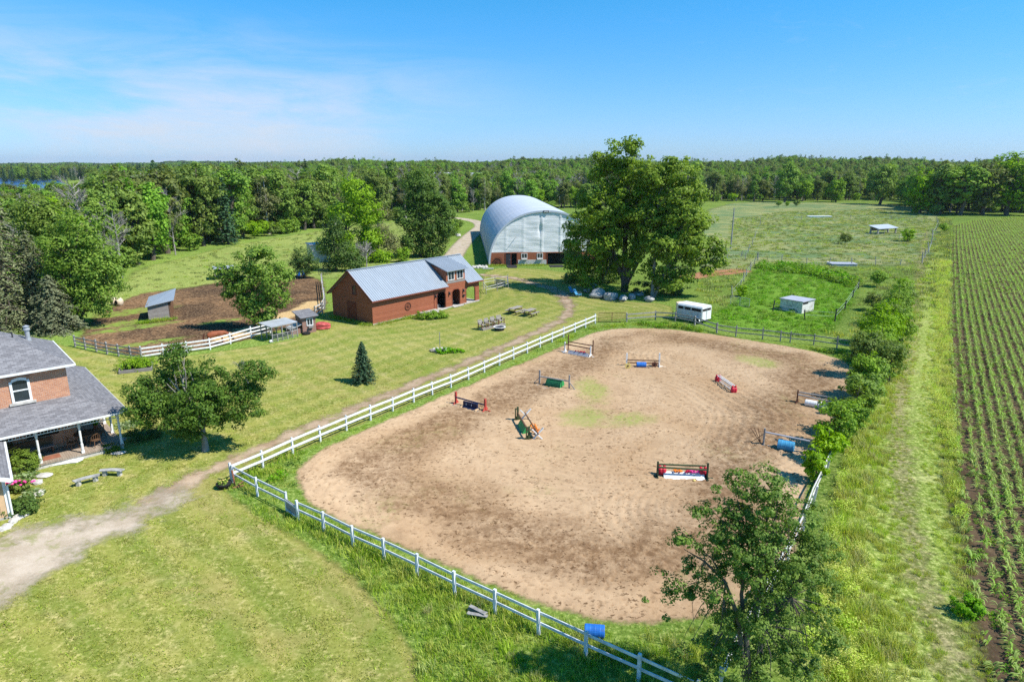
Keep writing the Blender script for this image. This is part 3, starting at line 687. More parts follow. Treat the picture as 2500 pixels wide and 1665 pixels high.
def bare(name, h, R_, seed, n1=16, n2=9, n3=7, mat='deadwood', r=.14):
    rr = random.Random(seed); mb = MB(); tips = []
    mb.tube([(0, 0, -.1), (.02 * h, 0, h * .5), (0, .02 * h, h)], [r, r * .6, .02], 6, False)
    def go_(p, d, L_, r_, lv):
        q_ = p + d * L_; mid = p.lerp(q_, .5) + Vector((rr.uniform(-1, 1), rr.uniform(-1, 1), rr.uniform(0, 1))) * L_ * .08
        mb.tube([p, mid, q_], [r_, r_ * .7, r_ * .35], 3, False)
        if lv < 2:
            for _ in range(n2 if lv == 0 else n3):
                t = rr.uniform(.3, 1.); dd = (d + Vector((rr.uniform(-1, 1), rr.uniform(-1, 1), rr.uniform(-.3, .9))) * .75).normalized()
                go_(p.lerp(q_, t), dd, L_ * rr.uniform(.35, .55), r_ * .5, lv + 1)
    for i in range(n1):
        z = h * rr.uniform(.25, .95); a = rr.uniform(0, 6.28); go_(Vector((0, 0, z)), Vector((math.cos(a), math.sin(a), rr.uniform(.4, 1.2))).normalized(), R_ * rr.uniform(.5, 1) * (1.15 - z / h * .6), r * .35, 0)
    return mb.mesh(name + '_trunk', M[mat])

def put_tree(name, meshes, loc, label, cat='tree', group=None, s=1., rz=0.):
    r = thing(name, label, cat, loc, rz, group); r.scale = (s,) * 3 if not isinstance(s, tuple) else s
    for me, nm in zip(meshes, ('trunk', 'crown')):
        o = bpy.data.objects.new(nm, me); C.objects.link(o); o.parent = r
    return r

def shrub(name, lobes, ncl, per, leaf, clr, mat, seed, loc, label, cat='shrub', group=None, stemh=.3, rz=0., flat=.7):
    cm, cc = crown(name + '_foliage', lobes, ncl, per, leaf, clr, mat, seed, flat, .6)
    rr = random.Random(seed); mb = MB()
    for i in rr.sample(range(ncl), min(12, ncl)):
        e = Vector(cc[i]); mb.tube([(e.x * .1, e.y * .1, -.05), Vector((e.x * .5, e.y * .5, e.z * .6)), e], [.03, .02, .006], 4, False)
    r = thing(name, label, cat, loc, rz, group)
    for me, nm in ((mb.mesh('stems', M['bark']), 'stems'), (cm, 'foliage')):
        o = bpy.data.objects.new(nm, me); C.objects.link(o); o.parent = r
    return r

# scattering of uncountable growth by one geometry-node object
def gn_scatter():
    g = bpy.data.node_groups.new('scatter', 'GeometryNodeTree')
    g.interface.new_socket('Geometry', in_out='INPUT', socket_type='NodeSocketGeometry')
    cs = g.interface.new_socket('Collection', in_out='INPUT', socket_type='NodeSocketCollection')
    g.interface.new_socket('Geometry', in_out='OUTPUT', socket_type='NodeSocketGeometry')
    N_ = g.nodes; i = N_.new('NodeGroupInput'); o = N_.new('NodeGroupOutput'); ip = N_.new('GeometryNodeInstanceOnPoints'); ci = N_.new('GeometryNodeCollectionInfo')
    ci.inputs['Separate Children'].default_value = True; ci.inputs['Reset Children'].default_value = True
    def na(nm, ty):
        a = N_.new('GeometryNodeInputNamedAttribute'); a.data_type = ty; a.inputs[0].default_value = nm; return a
    rz, sc, ix = na('rz', 'FLOAT_VECTOR'), na('sc', 'FLOAT_VECTOR'), na('ix', 'INT'); l = g.links.new
    l(i.outputs[0], ip.inputs['Points']); l(i.outputs[1], ci.inputs['Collection']); l(ci.outputs[0], ip.inputs['Instance'])
    ip.inputs['Pick Instance'].default_value = True
    l(ix.outputs[0], ip.inputs['Instance Index']); l(rz.outputs[0], ip.inputs['Rotation']); l(sc.outputs[0], ip.inputs['Scale']); l(ip.outputs[0], o.inputs[0])
    return g, cs.identifier
GN, GNID = gn_scatter()
def scatter(name, P, coll, ix, sc, rz=None, kind='stuff', seed=1, tilt=0.):
    rg = np.random.default_rng(seed); k = len(P)
    me = bpy.data.meshes.new(name); me.vertices.add(k); me.vertices.foreach_set('co', np.asarray(P, np.float32).ravel())
    sc = np.asarray(sc, float); sc = np.repeat(sc[:, None], 3, 1) if sc.ndim == 1 else sc
    rot = np.c_[rg.normal(size=k) * tilt, rg.normal(size=k) * tilt, rg.uniform(0, 6.283, k) if rz is None else rz]
    for nm, ty, val, f in (('rz', 'FLOAT_VECTOR', rot, 'vector'), ('sc', 'FLOAT_VECTOR', sc, 'vector'), ('ix', 'INT', ix, 'value')):
        a = me.attributes.new(nm, ty, 'POINT'); a.data.foreach_set(f, np.asarray(val, np.int32 if ty == 'INT' else np.float32).ravel())
    o = bpy.data.objects.new(name, me); C.objects.link(o); o['kind'] = kind
    m_ = o.modifiers.new('scatter', 'NODES'); m_.node_group = GN; m_[GNID] = coll
    return o
def protos(name, meshes):
    c = bpy.data.collections.new(name)
    for i, ms in enumerate(meshes):
        if isinstance(ms, tuple):
            o = bpy.data.objects.new(f'{name}_{i:02d}', join_meshes(f'{name}_{i:02d}', ms))
        else: o = bpy.data.objects.new(f'{name}_{i:02d}', ms)
        c.objects.link(o)
    return c
def join_meshes(name, ms):
    import bmesh
    bm = bmesh.new(); mats = []
    for me in ms:
        k = len(bm.faces); bm.from_mesh(me); bm.faces.ensure_lookup_table()
        for f in bm.faces[k:]: f.material_index = len(mats)
        mats.append(me.materials[0])
    o = bpy.data.meshes.new(name); bm.to_mesh(o); bm.free()
    for m_ in mats: o.materials.append(m_)
    return o

def blades(name, k, h, spread, w_, mat, seed, lean=.35, tufts=1):
    """a clump of grass blades, each two bent quads"""
    rg = np.random.default_rng(seed); a = rg.uniform(0, 6.283, k); rr_ = spread * np.sqrt(rg.uniform(0, 1, k))
    bx, by = rr_ * np.cos(a), rr_ * np.sin(a); d = rg.uniform(0, 6.283, k); hh = h * rg.uniform(.5, 1.1, k); le = lean * hh * rg.uniform(.2, 1.2, k)
    dx, dy = np.cos(d), np.sin(d); wx, wy = -dy * w_ / 2, dx * w_ / 2; z0 = np.full(k, -.03)
    def pt(t, wd, zt): return np.stack([bx + dx * le * t * t, by + dy * le * t * t, z0 + hh * zt], 1), np.stack([wx * wd, wy * wd, 0 * wx], 1)
    p0, w0 = pt(0, 1, 0); p1, w1 = pt(.6, .9, .62); p2, w2 = pt(1.1, .15, 1.)
    v = np.stack([p0 - w0, p0 + w0, p1 + w1, p1 - w1, p2 + w2, p2 - w2], 1).reshape(-1, 3)
    b = np.arange(k)[:, None] * 6; f = np.concatenate([b + np.array([0, 1, 2, 3]), b + np.array([3, 2, 4, 5])])
    tint = np.repeat(rg.uniform(0, 1, k), 6)
    return npmesh(name, v, f, M[mat], tint)
def leafclump(name, k, R_, h, leaf, mat, seed):
    rg = np.random.default_rng(seed); a = rg.uniform(0, 6.283, k); r_ = R_ * np.sqrt(rg.uniform(0, 1, k)); z = h * rg.uniform(.15, 1, k) * (1 - .5 * (r_ / R_) ** 2)
    P = np.stack([r_ * np.cos(a), r_ * np.sin(a), z], 1); N = unit(rg.normal(size=(k, 3)) * .5 + np.array([0, 0, 1.]))
    v, f = leafquads(P, N, leaf, rg); return npmesh(name, v, f, M[mat], np.repeat(rg.uniform(0, 1, k), 4))
def inpoly(poly, k, rg):
    lo, hi = poly.min(0), poly.max(0); P = rg.uniform(lo, hi, (int(k * 4 + 50), 2)); return P[inside(P, poly)][:k]
def density(poly, dens, rg):
    lo, hi = poly.min(0), poly.max(0); k = int(dens * np.prod(hi - lo)); P = rg.uniform(lo, hi, (k, 2)); return P[inside(P, poly)]

#%%PLANTING
TR = {}
print('trees: prototypes')
FP = []   # forest prototypes: (kind, trunk mesh, crown mesh or None, height, radius)
kinds = []
for i in range(5): FP.append(('broad', *broad(f'forest_tree_{i}', 12.5 + i * .6, 3.5 + .3 * (i % 3), 170, 30, .50, 'leafforest', 20 + i, .0 + .03 * (i % 2), nl=14)))
for i in range(3): FP.append(('bright', *broad(f'bright_tree_{i}', 10.5 + i, 3.4, 150, 30, .46, 'leafbright', 40 + i, .0, nl=12)))
for i in range(2): FP.append(('olive', *broad(f'olive_tree_{i}', 12.5, 2.9, 110, 22, .34, 'leafolive', 50 + i, .08, nl=26, bark='deadwood', inner=.1)))
for i in range(2): FP.append(('poplar', *broad(f'poplar_{i}', 15., 2.3, 130, 26, .42, 'leafforest', 60 + i, .02, nl=12)))
for i in range(2): FP.append(('conifer', *conifer(f'forest_conifer_{i}', 13.5, 2.7, 'needle', 70 + i, 24, 8, 9, .62, .2)))
for i in range(3): FP.append(('bare', bare(f'bare_tree_{i}', 13, 3.2, 80 + i, 24, 10, 8, r=.15), None))
for i in range(3): FP.append(('bush', *broad(f'edge_bush_{i}', 4.4, 2.7, 70, 24, .42, ('leafbright', 'leafforest', 'leafbright')[i], 90 + i, .0, nl=8, tr=.06)))
KI = {}
for i, p_ in enumerate(FP): KI.setdefault(p_[0], []).append(i)
fcoll = protos('forest_kind', [(p_[1], p_[2]) if p_[2] else p_[1] for p_ in FP])

EDGE = [G(*q_) for q_ in ((-900, 900), (-300, 800), (60, 775), (170, 735), (240, 690), (330, 652), (433, 628), (523, 605), (642, 583), (794, 561), (900, 545), (1000, 537), (1090, 529), (1150, 519), (1200, 516), (1400, 512), (1550, 502), (1760, 493), (2000, 491), (2190, 491), (2215, 512), (2260, 524), (2500, 522), (3300, 520))]
EA = np.array([math.atan2(e.x, e.y) for e in EDGE]); ED = np.array([e.to_2d().length for e in EDGE])
rg = np.random.default_rng(5)
ptsF = []
# jittered rings, the spacing growing with distance
D0 = 45.
while D0 < 1500:
    sp_ = 4.0 if D0 < 250 else (5.6 if D0 < 420 else (8 if D0 < 800 else 13))
    a = np.arange(R(-47), R(47), sp_ / D0); a = a + rg.uniform(-.5, .5, len(a)) * sp_ / D0; d = D0 + rg.uniform(-.5, .5, len(a)) * sp_
    e = np.interp(a, EA, ED); k = d > e + rg.uniform(0, 2.5, len(a)); ptsF.append(np.c_[a[k], d[k], (d - e)[k]]); D0 += sp_
PF = np.concatenate(ptsF); az = np.degrees(PF[:, 0]); DD = PF[:, 1]
PF = PF[~((az < -31.5) & (az > -41) & (DD > 330) & (DD < np.where(az < -36.6, 1130, 800)))]   # the lake
az = np.degrees(PF[:, 0]); DD = PF[:, 1]
PF = PF[~((np.abs(az + 5.2) < .55) & (DD < 300)) & ~((np.abs(az + 3.4) < .6) & (DD > 300) & (DD < 345)) | (DD < 0)]
# drop what no eye can reach: deep rows on the flat behind the first ones keep only crowns
x, y, dep = PF[:, 1] * np.sin(PF[:, 0]), PF[:, 1] * np.cos(PF[:, 0]), PF[:, 2]; az = np.degrees(PF[:, 0]); DD = PF[:, 1]
z = np.where(DD > 330, tz(x, y), 0) - .1
r1 = rg.random(len(x)); nf = np.sin(x * .05 + 1.3) + np.sin(y * .043 + .4) + np.sin((x + y) * .021)
ix = np.zeros(len(x), int); sc = rg.uniform(.72, 1.12, len(x))
for j in range(len(x)):
    u = r1[j]; cond = nf[j]
    if dep[j] < 6 and u < .55: kd = 'bush'
    elif az[j] < 8 and dep[j] < 40 and .62 < u < .72: kd = 'bare'
    elif -35 < az[j] < 8 and cond > .1 and u < .34 and dep[j] > 6: kd = 'bare'
    elif u < .13 and DD[j] < 400: kd = 'bare'
    elif az[j] < -20 and DD[j] > 250 and u < .7: kd = 'conifer' if u < .45 else 'broad'
    elif u < .17: kd = 'poplar'
    elif u < .30 + .12 * (cond > .3): kd = 'olive'
    elif u < .46: kd = 'bright'
    elif u > .985: kd = 'conifer'
    else: kd = 'broad'
    ix[j] = KI[kd][int(rg.integers(len(KI[kd])))]
    if kd == 'bush': sc[j] *= .9
    if kd == 'bare': sc[j] *= .86
    if DD[j] > 600: sc[j] *= 1.12
    if az[j] > 30 and DD[j] < 330 and dep[j] < 60: sc[j] *= 1.25
    if az[j] > 33.5 and DD[j] < 330: sc[j] *= 1.12
    if az[j] < -28 and DD[j] < 120: sc[j] *= .85
    if az[j] < -4 and 110 < DD[j] < 260: sc[j] *= 1.2
    if az[j] < -31 and 120 < DD[j] < 330: sc[j] *= .72
NAMES = {'broad': ('broadleaf_tree', 'mid green round-crowned tree'), 'bright': ('broadleaf_tree', 'fresh bright green leafy tree'), 'olive': ('thin_tree', 'thin olive green twiggy tree'),
         'poplar': ('poplar', 'tall narrow green tree'), 'conifer': ('conifer', 'dark pointed evergreen tree'), 'bare': ('bare_tree', 'leafless grey tree'), 'bush': ('bush', 'low rounded green bush')}
def region(a): return 'in woods behind the dirt paddock' if a < -16 else 'in woods behind the red barn' if a < -5 else 'in woods behind the white arena hall' if a < 7 else 'in the tree line beyond the far pasture' if a < 31 else 'in the grove beyond the corn field'
# the 270 that show largest: front rows in view
score = np.where((np.abs(az) < 38.5), DD + dep * 2.2, 1e9); order = np.argsort(score); front = order[:270]; rest = order[255:]
for j in front:
    kd, tm, cm = FP[ix[j]]; nm, lb = NAMES[kd]; rg_ = region(az[j]); pos = ', front row' if dep[j] < 6 else ''
    put_tree(nm, (tm, cm) if cm else (tm,), (x[j], y[j], z[j]), f"{lb} {rg_}{pos}", 'bush' if kd == 'bush' else 'tree', f"{kd} trees {rg_}{pos}", float(sc[j]), float(rg.uniform(0, 6.28)))
scatter('forest', np.c_[x[rest], y[rest], z[rest]], fcoll, ix[rest], sc[rest])
print('forest', len(x))

# far wooded hills: many small crown mounds on the rising land
fr = np.random.default_rng(9); k = 9000
a = fr.uniform(R(-46), R(46), k); d = np.exp(fr.uniform(np.log(1400), np.log(6500), k)); hx, hy = d * np.sin(a), d * np.cos(a)
hk = (np.degrees(a) > -29) | (d > 1700)
far_c = protos('far_crown', [(FP[i][1], FP[i][2]) for i in (0, 1, 2, 5, 12)])
o = scatter('far_woods', np.c_[hx, hy, tz(hx, hy) - 1][hk], far_c, fr.integers(0, 5, k)[hk], np.c_[(d / 1500) ** .8 * 2.4, (d / 1500) ** .8 * 2.4, 1.05 + 0 * d][hk] * fr.uniform(.75, 1.15, k)[hk][:, None])

# ------------------------------------------------------------------ red barn
def wheel(mb, c, r, nrm, ns=10, w_=.07):
    """wagon wheel: rim, hub, spokes in the plane with normal nrm (horizontal)"""
    c = Vector(c); nv = Vector(nrm).normalized(); t = Vector((-nv.y, nv.x, 0)); k = 20
    ring = [c + r * (math.cos(a) * t + math.sin(a) * Vector((0, 0, 1))) for a in (6.2832 * i / k for i in range(k + 1))]
    for a, b in zip(ring, ring[1:]): mb.beam(a, b + (b - a) * .12, w_, w_, nv)
    mb.lathe([(.02, -.06), (r * .16, -.05), (r * .16, .05), (.02, .06)], 10, c, nv)
    for i in range(ns):
        a = 6.2832 * i / ns; mb.beam(c + nv * 0.01, c + nv * .01 + r * .96 * (math.cos(a) * t + math.sin(a) * Vector((0, 0, 1))), w_ * .5, w_ * .5, nv)
def win(parent, c, wd, ht, nrm, frame='white', name='window', sash=1, depth=.06):
    """window on a wall point c (centre), outward normal nrm; frame part with pane sub-part"""
    c = Vector(c); nv = Vector(nrm).normalized(); t = Vector((0, 0, 1)).cross(nv); up = Vector((0, 0, 1)); mb = MB(); q_ = .075
    for s in (-1, 1):
        mb.beam(c + nv * depth * .5 + t * s * (wd / 2) - up * ht / 2, c + nv * depth * .5 + t * s * (wd / 2) + up * ht / 2, q_, depth, nv)
        mb.beam(c + nv * depth * .5 - t * (wd / 2 + q_ / 2) + up * s * (ht / 2 + q_ / 2), c + nv * depth * .5 + t * (wd / 2 + q_ / 2) + up * s * (ht / 2 + q_ / 2), depth, q_, up)
    if sash == 1: mb.beam(c + nv * .024 - up * ht / 2, c + nv * .024 + up * ht / 2, .05, .04, nv)
    if sash == 2: mb.beam(c + nv * .024 - t * wd / 2, c + nv * .024 + t * wd / 2, .04, .06, up)
    f = mb.build(name, frame, parent)
    g = MB(); a, b = t * wd / 2, up * ht / 2; o_ = nv * .012
    g.add([c + o_ - a - b, c + o_ + a - b, c + o_ + a + b, c + o_ - a + b, c - nv * .05 - a - b, c - nv * .05 + a - b, c - nv * .05 + a + b, c - nv * .05 - a + b], [(0, 1, 2, 3), (7, 6, 5, 4), (4, 5, 1, 0), (5, 6, 2, 1), (6, 7, 3, 2), (7, 4, 0, 3)])
    p_ = g.build('pane', 'glass', f); return f

A0 = G(911, 794.5); BRZ = R(51.0); LX, LY, EV, RG = 17.3, 7.0, 2.95, 5.55
barn = thing('barn', 'long red board barn with blue-grey metal gable roof and front dormer', 'barn', A0, BRZ)
# front wall (y=0) with three openings: two clipped-corner doorways and an open carport bay at the right end
def opening(x0, x1, zt, c): return [(x0, 0), (x0, zt - c), (x0 + c, zt), (x1 - c, zt), (x1, zt - c), (x1, 0)]
ops = [(9.75, 11.25, 2.15, .3), (12.35, 13.75, 2.15, .3), (14.85, 16.55, 2.1, .3)]
TH = .16
def wall_front():
    mb = MB(); xs = [0]; 
    segs = []; prev = 0.
    for x0, x1, zt, c in ops: segs.append((prev, x0)); prev = x1
    segs.append((prev, LX))
    for a, b in segs: mb.box(a, b, 0, TH, 0, EV)
    for x0, x1, zt, c in ops:
        mb.prism([(x0, 0, EV), (x0, 0, zt - c), (x0 + c, 0, zt), (x1 - c, 0, zt), (x1, 0, zt - c), (x1, 0, EV)][::-1], (0, TH, 0))
    return mb
wall_front().build('wall', 'redsiding', barn)
def gable(x0, x1): return MB().prism([(x0, TH, 0), (x0, LY, 0), (x0, LY, EV), (x0, LY / 2, RG - .04), (x0, TH, EV + .08)], (x1 - x0, 0, 0))
gable(0, TH).build('wall', 'redsiding', barn)
MB().box(TH, 13.9, LY - TH, LY - .004, 0, EV).build('wall', 'redsiding', barn)
g2 = MB().prism([(LX - TH, TH, 2.1), (LX - TH, LY, 2.1), (LX - TH, LY, EV), (LX - TH, LY / 2, RG - .04), (LX - TH, TH, EV + .08)], (TH - .004, 0, 0)); g2.build('wall', 'redsiding', barn)
MB().box(14.25, 14.4, TH, LY - TH, 0, EV).build('wall', 'redsiding', barn)
for x_ in (11.75,): MB().box(x_, x_ + .1, TH, LY - TH, 0, EV).build('wall', 'dark', barn)
MB().box(.1, 14.2, TH + .02, LY - TH - .02, .0, .06).build('floor', 'concrete', barn)
fs = MB(); fs.box(12.2, 13.9, -.5, .14, .03, .1); fs.box(14.42, LX - .1, -.15, LY - .3, .03, .11); fs.box(9.6, 11.3, -.25, .14, .0, .09); fs.build('slab', 'concrete', barn)
pst = MB()
for x_, y_ in ((LX - .12, LY - .12), (14.5, LY - .12), (15.9, LY - .12)): pst.box(x_ - .07, x_ + .07, y_ - .07, y_ + .07, .1, 2.9)
pst.build('post', 'redtrim', barn)
fd = MB(); fd.box(-.03, LX + .02, -.03, .0, 0, .16); fd.build('foundation', 'concrete', barn)
def roofslab(mb, y0, z0, y1, z1, x0, x1, t=.07):
    mb.add([(x0, y0, z0), (x1, y0, z0), (x1, y1, z1), (x0, y1, z1), (x0, y0, z0 - t), (x1, y0, z0 - t), (x1, y1, z1 - t), (x0, y1, z1 - t)],
           [(0, 1, 2, 3), (7, 6, 5, 4), (4, 5, 1, 0), (5, 6, 2, 1), (6, 7, 3, 2), (7, 4, 0, 3)])
pitch = (RG - EV) / (LY / 2); oh = .45; DX0, DX1 = 11.15, 14.9
rf = MB()
for x0, x1, yy in ((-.35, DX0 + .25, -oh), (DX0 + .25, DX1 - .1, .9), (DX1 - .1, LX + .35, -oh)):
    roofslab(rf, yy, EV + yy * pitch + .1, LY / 2, RG + .1, x0, x1)
roofslab(rf, LY + oh, EV - oh * pitch + .1, LY / 2, RG + .1, -.35, LX + .35)
for k_ in range(60):     # standing ribs
    x_ = -.3 + k_ * .305
    if x_ > LX + .3: break
    y0 = .95 if DX0 + .2 < x_ < DX1 - .1 else -oh
    for ya in ((y0, LY / 2), (LY + oh, LY / 2)):
        pz = lambda y: EV + (y if y < LY / 2 else LY - y) * pitch + .115
        rf.beam((x_, ya[0], pz(ya[0])), (x_, ya[1], pz(ya[1])), .035, .04)
rf.beam((-.36, LY / 2, RG + .13), (LX + .36, LY / 2, RG + .13), .3, .05)
roof = rf.build('roof', 'metalroof', barn)
fa = MB(); fa.beam((-.37, -oh - .02, EV - oh * pitch + .06), (-.37, LY / 2, RG + .05), .03, .2); fa.beam((-.37, LY + oh, EV - oh * pitch + .06), (-.37, LY / 2, RG + .05), .03, .2)
fa.beam((-.36, -oh - .02, EV - oh * pitch + .04), (DX0 + .25, -oh - .02, EV - oh * pitch + .04), .03, .14); fa.beam((DX1 - .1, -oh - .02, EV - oh * pitch + .04), (LX + .36, -oh - .02, EV - oh * pitch + .04), .03, .14)
fa.build('trim', 'redtrim', barn)
# shed dormer
dz0 = EV + .0; dzt = 4.55
dm = MB(); dm.prism([(DX0 + .3, .02, dz0), (DX0 + .3, .02, dzt), (DX0 + .3, 2.6, 5.02), (DX0 + .3, 2.6, 4.8)], (DX1 - DX0 - .5, 0, 0))
dorm = dm.build('dormer', 'redsiding', barn)
dr = MB(); roofslab(dr, -.38, dzt - .0, 3.3, 5.62, DX0 + .05, DX1 + .05)
for k_ in range(13):
    x_ = DX0 + .12 + k_ * .305; dr.beam((x_, -.38, dzt + .015), (x_, 3.3, 5.635), .035, .04)
dr.build('dormer_roof', 'metalroof', dorm)
for x_ in (12.25, 13.8): win(dorm, (x_, .02, 3.88), 1.05, .95, (0, -1, 0))
MB().box(DX0 + .3, DX1 - .2, -.015, .0, 2.97, 3.25).build('weathered_board', 'greywood', dorm)
win(barn, (0, 2.9, 3.5), .6, .9, (-1, 0, 0), 'redtrim', sash=0)
dd = MB(); dd.box(-.06, -.004, 2.75, 4.2, .05, 2.15)
for y_ in (2.75, 4.16): dd.box(-.09, -.06, y_, y_ + .08, .05, 2.15)
dd.beam((-.075, 2.83, .1), (-.075, 4.16, 1.1), .03, .09, (1, 0, 0)); dd.beam((-.075, 4.16, 1.1), (-.075, 2.83, 2.1), .03, .09, (1, 0, 0)); dd.build('door', 'redtrim', barn)
for x_ in (9.3,): MB().box(x_ - .06, x_ + .06, -.02, .0, 0, EV - .05).build('trim', 'redtrim', barn)
for (x0, x1, zt, c) in ops:
    mb = MB(); o_ = opening(x0, x1, zt, c)
    for a, b in zip(o_, o_[1:]): mb.beam((a[0], -.015, a[1]), (b[0], -.015, b[1]), .09, .03, (0, 1, 0))
    mb.build('door_frame', 'redtrim', barn)
for x_ in (9.45, 11.8, 14.3):
    mb = MB(); mb.box(x_ - .06, x_ + .06, -.05, 0, 1.75, 2.0); mb.lathe([(.04, 0), (.1, .05), (.1, .28), (.04, .36)], 8, (x_, -.16, 1.6)); mb.build('wall_lantern', 'darkmetal', barn)
mb = MB(); mb.box(-.05, .03, -.05, .03, 2.55, 2.75); mb.box(.15, .25, -.1, 0, 2.7, 2.82); mb.build('floodlight', 'white', barn)
def bp(x, y, z=0.): return A0 + Matrix.Rotation(BRZ, 3, 'Z') @ Vector((x, y, z))
wmb = MB(); wheel(wmb, (0, 0, 0), .42, (0, -1, 0), 8, .05)
solo('wagon_wheel', wmb, 'rust', 'small rusty wagon wheel hung on the long red wall of the barn', 'wheel', bp(5.1, -.06, 1.3), BRZ)
mb = MB(); mb.box(-.1, .1, -.12, 0, 0, .28); mb.box(-.18, .18, -.2, 0, .2, .27); solo('mailbox', mb, 'darkmetal', 'small dark box fixed between the second doorway and the open bay of the red barn', 'box', bp(14.35, -.02, 1.0), BRZ)
# things inside
mb = MB(); mb.box(-.5, .5, -.25, .25, .35, .5); mb.lathe([(.05, -.15), (.28, -.15), (.28, .15), (.05, .15)], 12, (-.5, 0, .28), (0, 1, 0)); mb.lathe([(.05, -.15), (.28, -.15), (.28, .15), (.05, .15)], 12, (.5, 0, .28), (0, 1, 0)); mb.box(-.35, .1, -.2, .2, .5, .85)
solo('garden_tractor', mb, 'darkmetal', 'dark machine parked inside the second doorway of the red barn', 'tractor', bp(13.1, .9, .06), BRZ + .3)
mb = MB(); mb.box(-.6, .6, -.3, .3, .0, .35); mb.box(-.5, .5, -.25, .25, .35, .42)
solo('storage_chest', mb, 'greywood', 'low grey chest standing inside the first doorway of the red barn', 'chest', bp(10.6, 1.2, .06), BRZ)
mb = MB(); mb.box(-.3, .3, -.3, .3, 0, .75)
solo('water_tank', mb, 'white', 'white plastic tank standing beyond the open bay of the red barn', 'tank', bp(15.1, LY + 1.2, .9), BRZ)
mb = MB(); mb.box(-.35, .35, -.35, .35, 0, .85); solo('tank_stand', mb, 'greywood', 'grey timber stand carrying the white tank behind the barn', 'stand', bp(15.1, LY + 1.2, 0), BRZ)
mb = MB(); mb.box(-1.3, 1.3, -.35, .3, 0, .32); solo('stone_step', mb, 'concrete', 'pale concrete ledge along the barn wall above the green shrubs', 'ledge', bp(8.0, -.42, 0), BRZ)

# ------------------------------------------------------------------ white arena hall
DA = R(4.2); D0_ = G(1195, 648.8); DW = 19.3; DL = 58.; WH = 2.25
hall = thing('arena_hall', 'large arched riding hall with grey fabric vault, white tarp front and red board base', 'riding hall', D0_, DA)
rr_ = DW / 2; arch = []; K = 40
for i in range(K + 1):
    a = math.pi * i / K; x_ = rr_ - rr_ * math.copysign(abs(math.cos(a)) ** .92, math.cos(a)) * 1.0; z_ = (9.15) * math.sin(a) ** .92
    arch.append((x_, z_))
WHx = 0.
def archx(scale=1., bulge=0.): return [(rr_ + (x_ - rr_) * scale, z_ * scale) for x_, z_ in arch]
# vault: ribs by geometry, cover slightly sagging between arches
mb = MB(); NY = 48; vs = []; fs_ = []
for j in range(NY * 2 + 1):
    y_ = -.12 + j * DL / (NY * 2); s_ = 1.0 + (.0 if j % 2 == 0 else -.016)
    if j in (18, 19): s_ -= .012
    for x_, z_ in arch: vs.append((rr_ + (x_ - rr_) * s_ * 1.006, y_, z_ * s_ + .02))
m_ = K + 1
for j in range(NY * 2):
    for i in range(K): fs_.append((j * m_ + i, (j + 1) * m_ + i, (j + 1) * m_ + i + 1, j * m_ + i + 1))
mb.add(vs, fs_)
vlt = mb.build('roof', 'domeroof', hall, smooth=False)
vlt.modifiers.new('thick', 'SOLIDIFY').thickness = .05
mb = MB()
for (a, b) in zip(archx(1.), archx(1.)[1:]): mb.beam((a[0], -.10, a[1]), (b[0], -.10, b[1]), .30, .14, (0, 1, 0))
mb.build('roof_edge', 'domeroof', hall)
# front panel of tarpaulin sheets: gently wrinkled grid inside the arch, above the base
mb = MB(); nx_, nz_ = 88, 44; ids = {}; vs = []; fs_ = []
ztop = lambda x_: 9.15 * max(0, 1 - abs((x_ - rr_) / rr_) ** 2.17) ** .46 if abs(x_ - rr_) < rr_ else 0
def wr(x_, z_):
    y_ = 0.
    y_ += .035 * math.sin(z_ * 2.3 + .6 * math.sin(x_ * .9)) * math.sin(x_ * .8 + 1) + .008 * math.sin(z_ * 7 + x_ * 1.3 + math.sin(x_ * 2.1)) + .008 * math.sin(x_ * 5 - z_ * 3)
    for s_ in (2.9, 5.9, 9.0, 12.2, 15.4): y_ -= .10 * math.exp(-((x_ - s_) / .10) ** 2)
    d_ = math.hypot((x_ - 8.9), (z_ - 6.6) * .7); y_ += .22 * math.exp(-((x_ - 8.75) / .25) ** 2 - ((z_ - 6.2) / 1.1) ** 2)
    return y_
for i in range(nx_ + 1):
    x_ = .25 + (DW - .5) * i / nx_; zt = max(WH + .05, ztop(x_) - .1)
    for j in range(nz_ + 1):
        z_ = WH + (zt - WH) * j / nz_; vs.append((x_, wr(x_, z_) - .02, z_))
for i in range(nx_):
    for j in range(nz_): fs_.append((i * (nz_ + 1) + j, (i + 1) * (nz_ + 1) + j, (i + 1) * (nz_ + 1) + j + 1, i * (nz_ + 1) + j + 1))
mb.add(vs, fs_); fr_ = mb.build('tarpaulin_front', M['fabric'], hall, smooth=True)
# base
mb = MB(); W1, W2, W3 = 2.75, 4.7, 9.9
mb.box(.15, W1, -.05, .1, 0, WH); mb.box(W2 + .1, W3, -.05, .1, .95, WH); mb.box(W2 + .1, W2 + .2, -.05, .1, 0, .95); mb.box(W1, W2 + .1, -.05, .1, 2.1, WH)
mb.box(W3 + 4.2, DW - .2, -.05, .1, 0, WH); mb.box(W3, W3 + 4.2, -.05, .1, 2.1, WH)
mb.build('wall', 'redsiding', hall)
mb = MB(); mb.box(W2 + .2, W3 - .05, -.09, .1, 0, .95)
for i in range(34): mb.box(W2 + .25 + i * .145, W2 + .30 + i * .145, -.115, -.09, 0, .95)
mb.build('wall', 'whitewood', hall, 'pale green-white board skirting')
mb = MB()
for x_ in (.2, W1 - .02, W1 + .95, W2 + .05): mb.box(x_ - .06, x_ + .06, -.1, -.05, 0, WH - .1)
mb.box(W3 - .04, W3 + .1, -.12, -.03, 0, WH); mb.build('post', 'redtrim', hall)
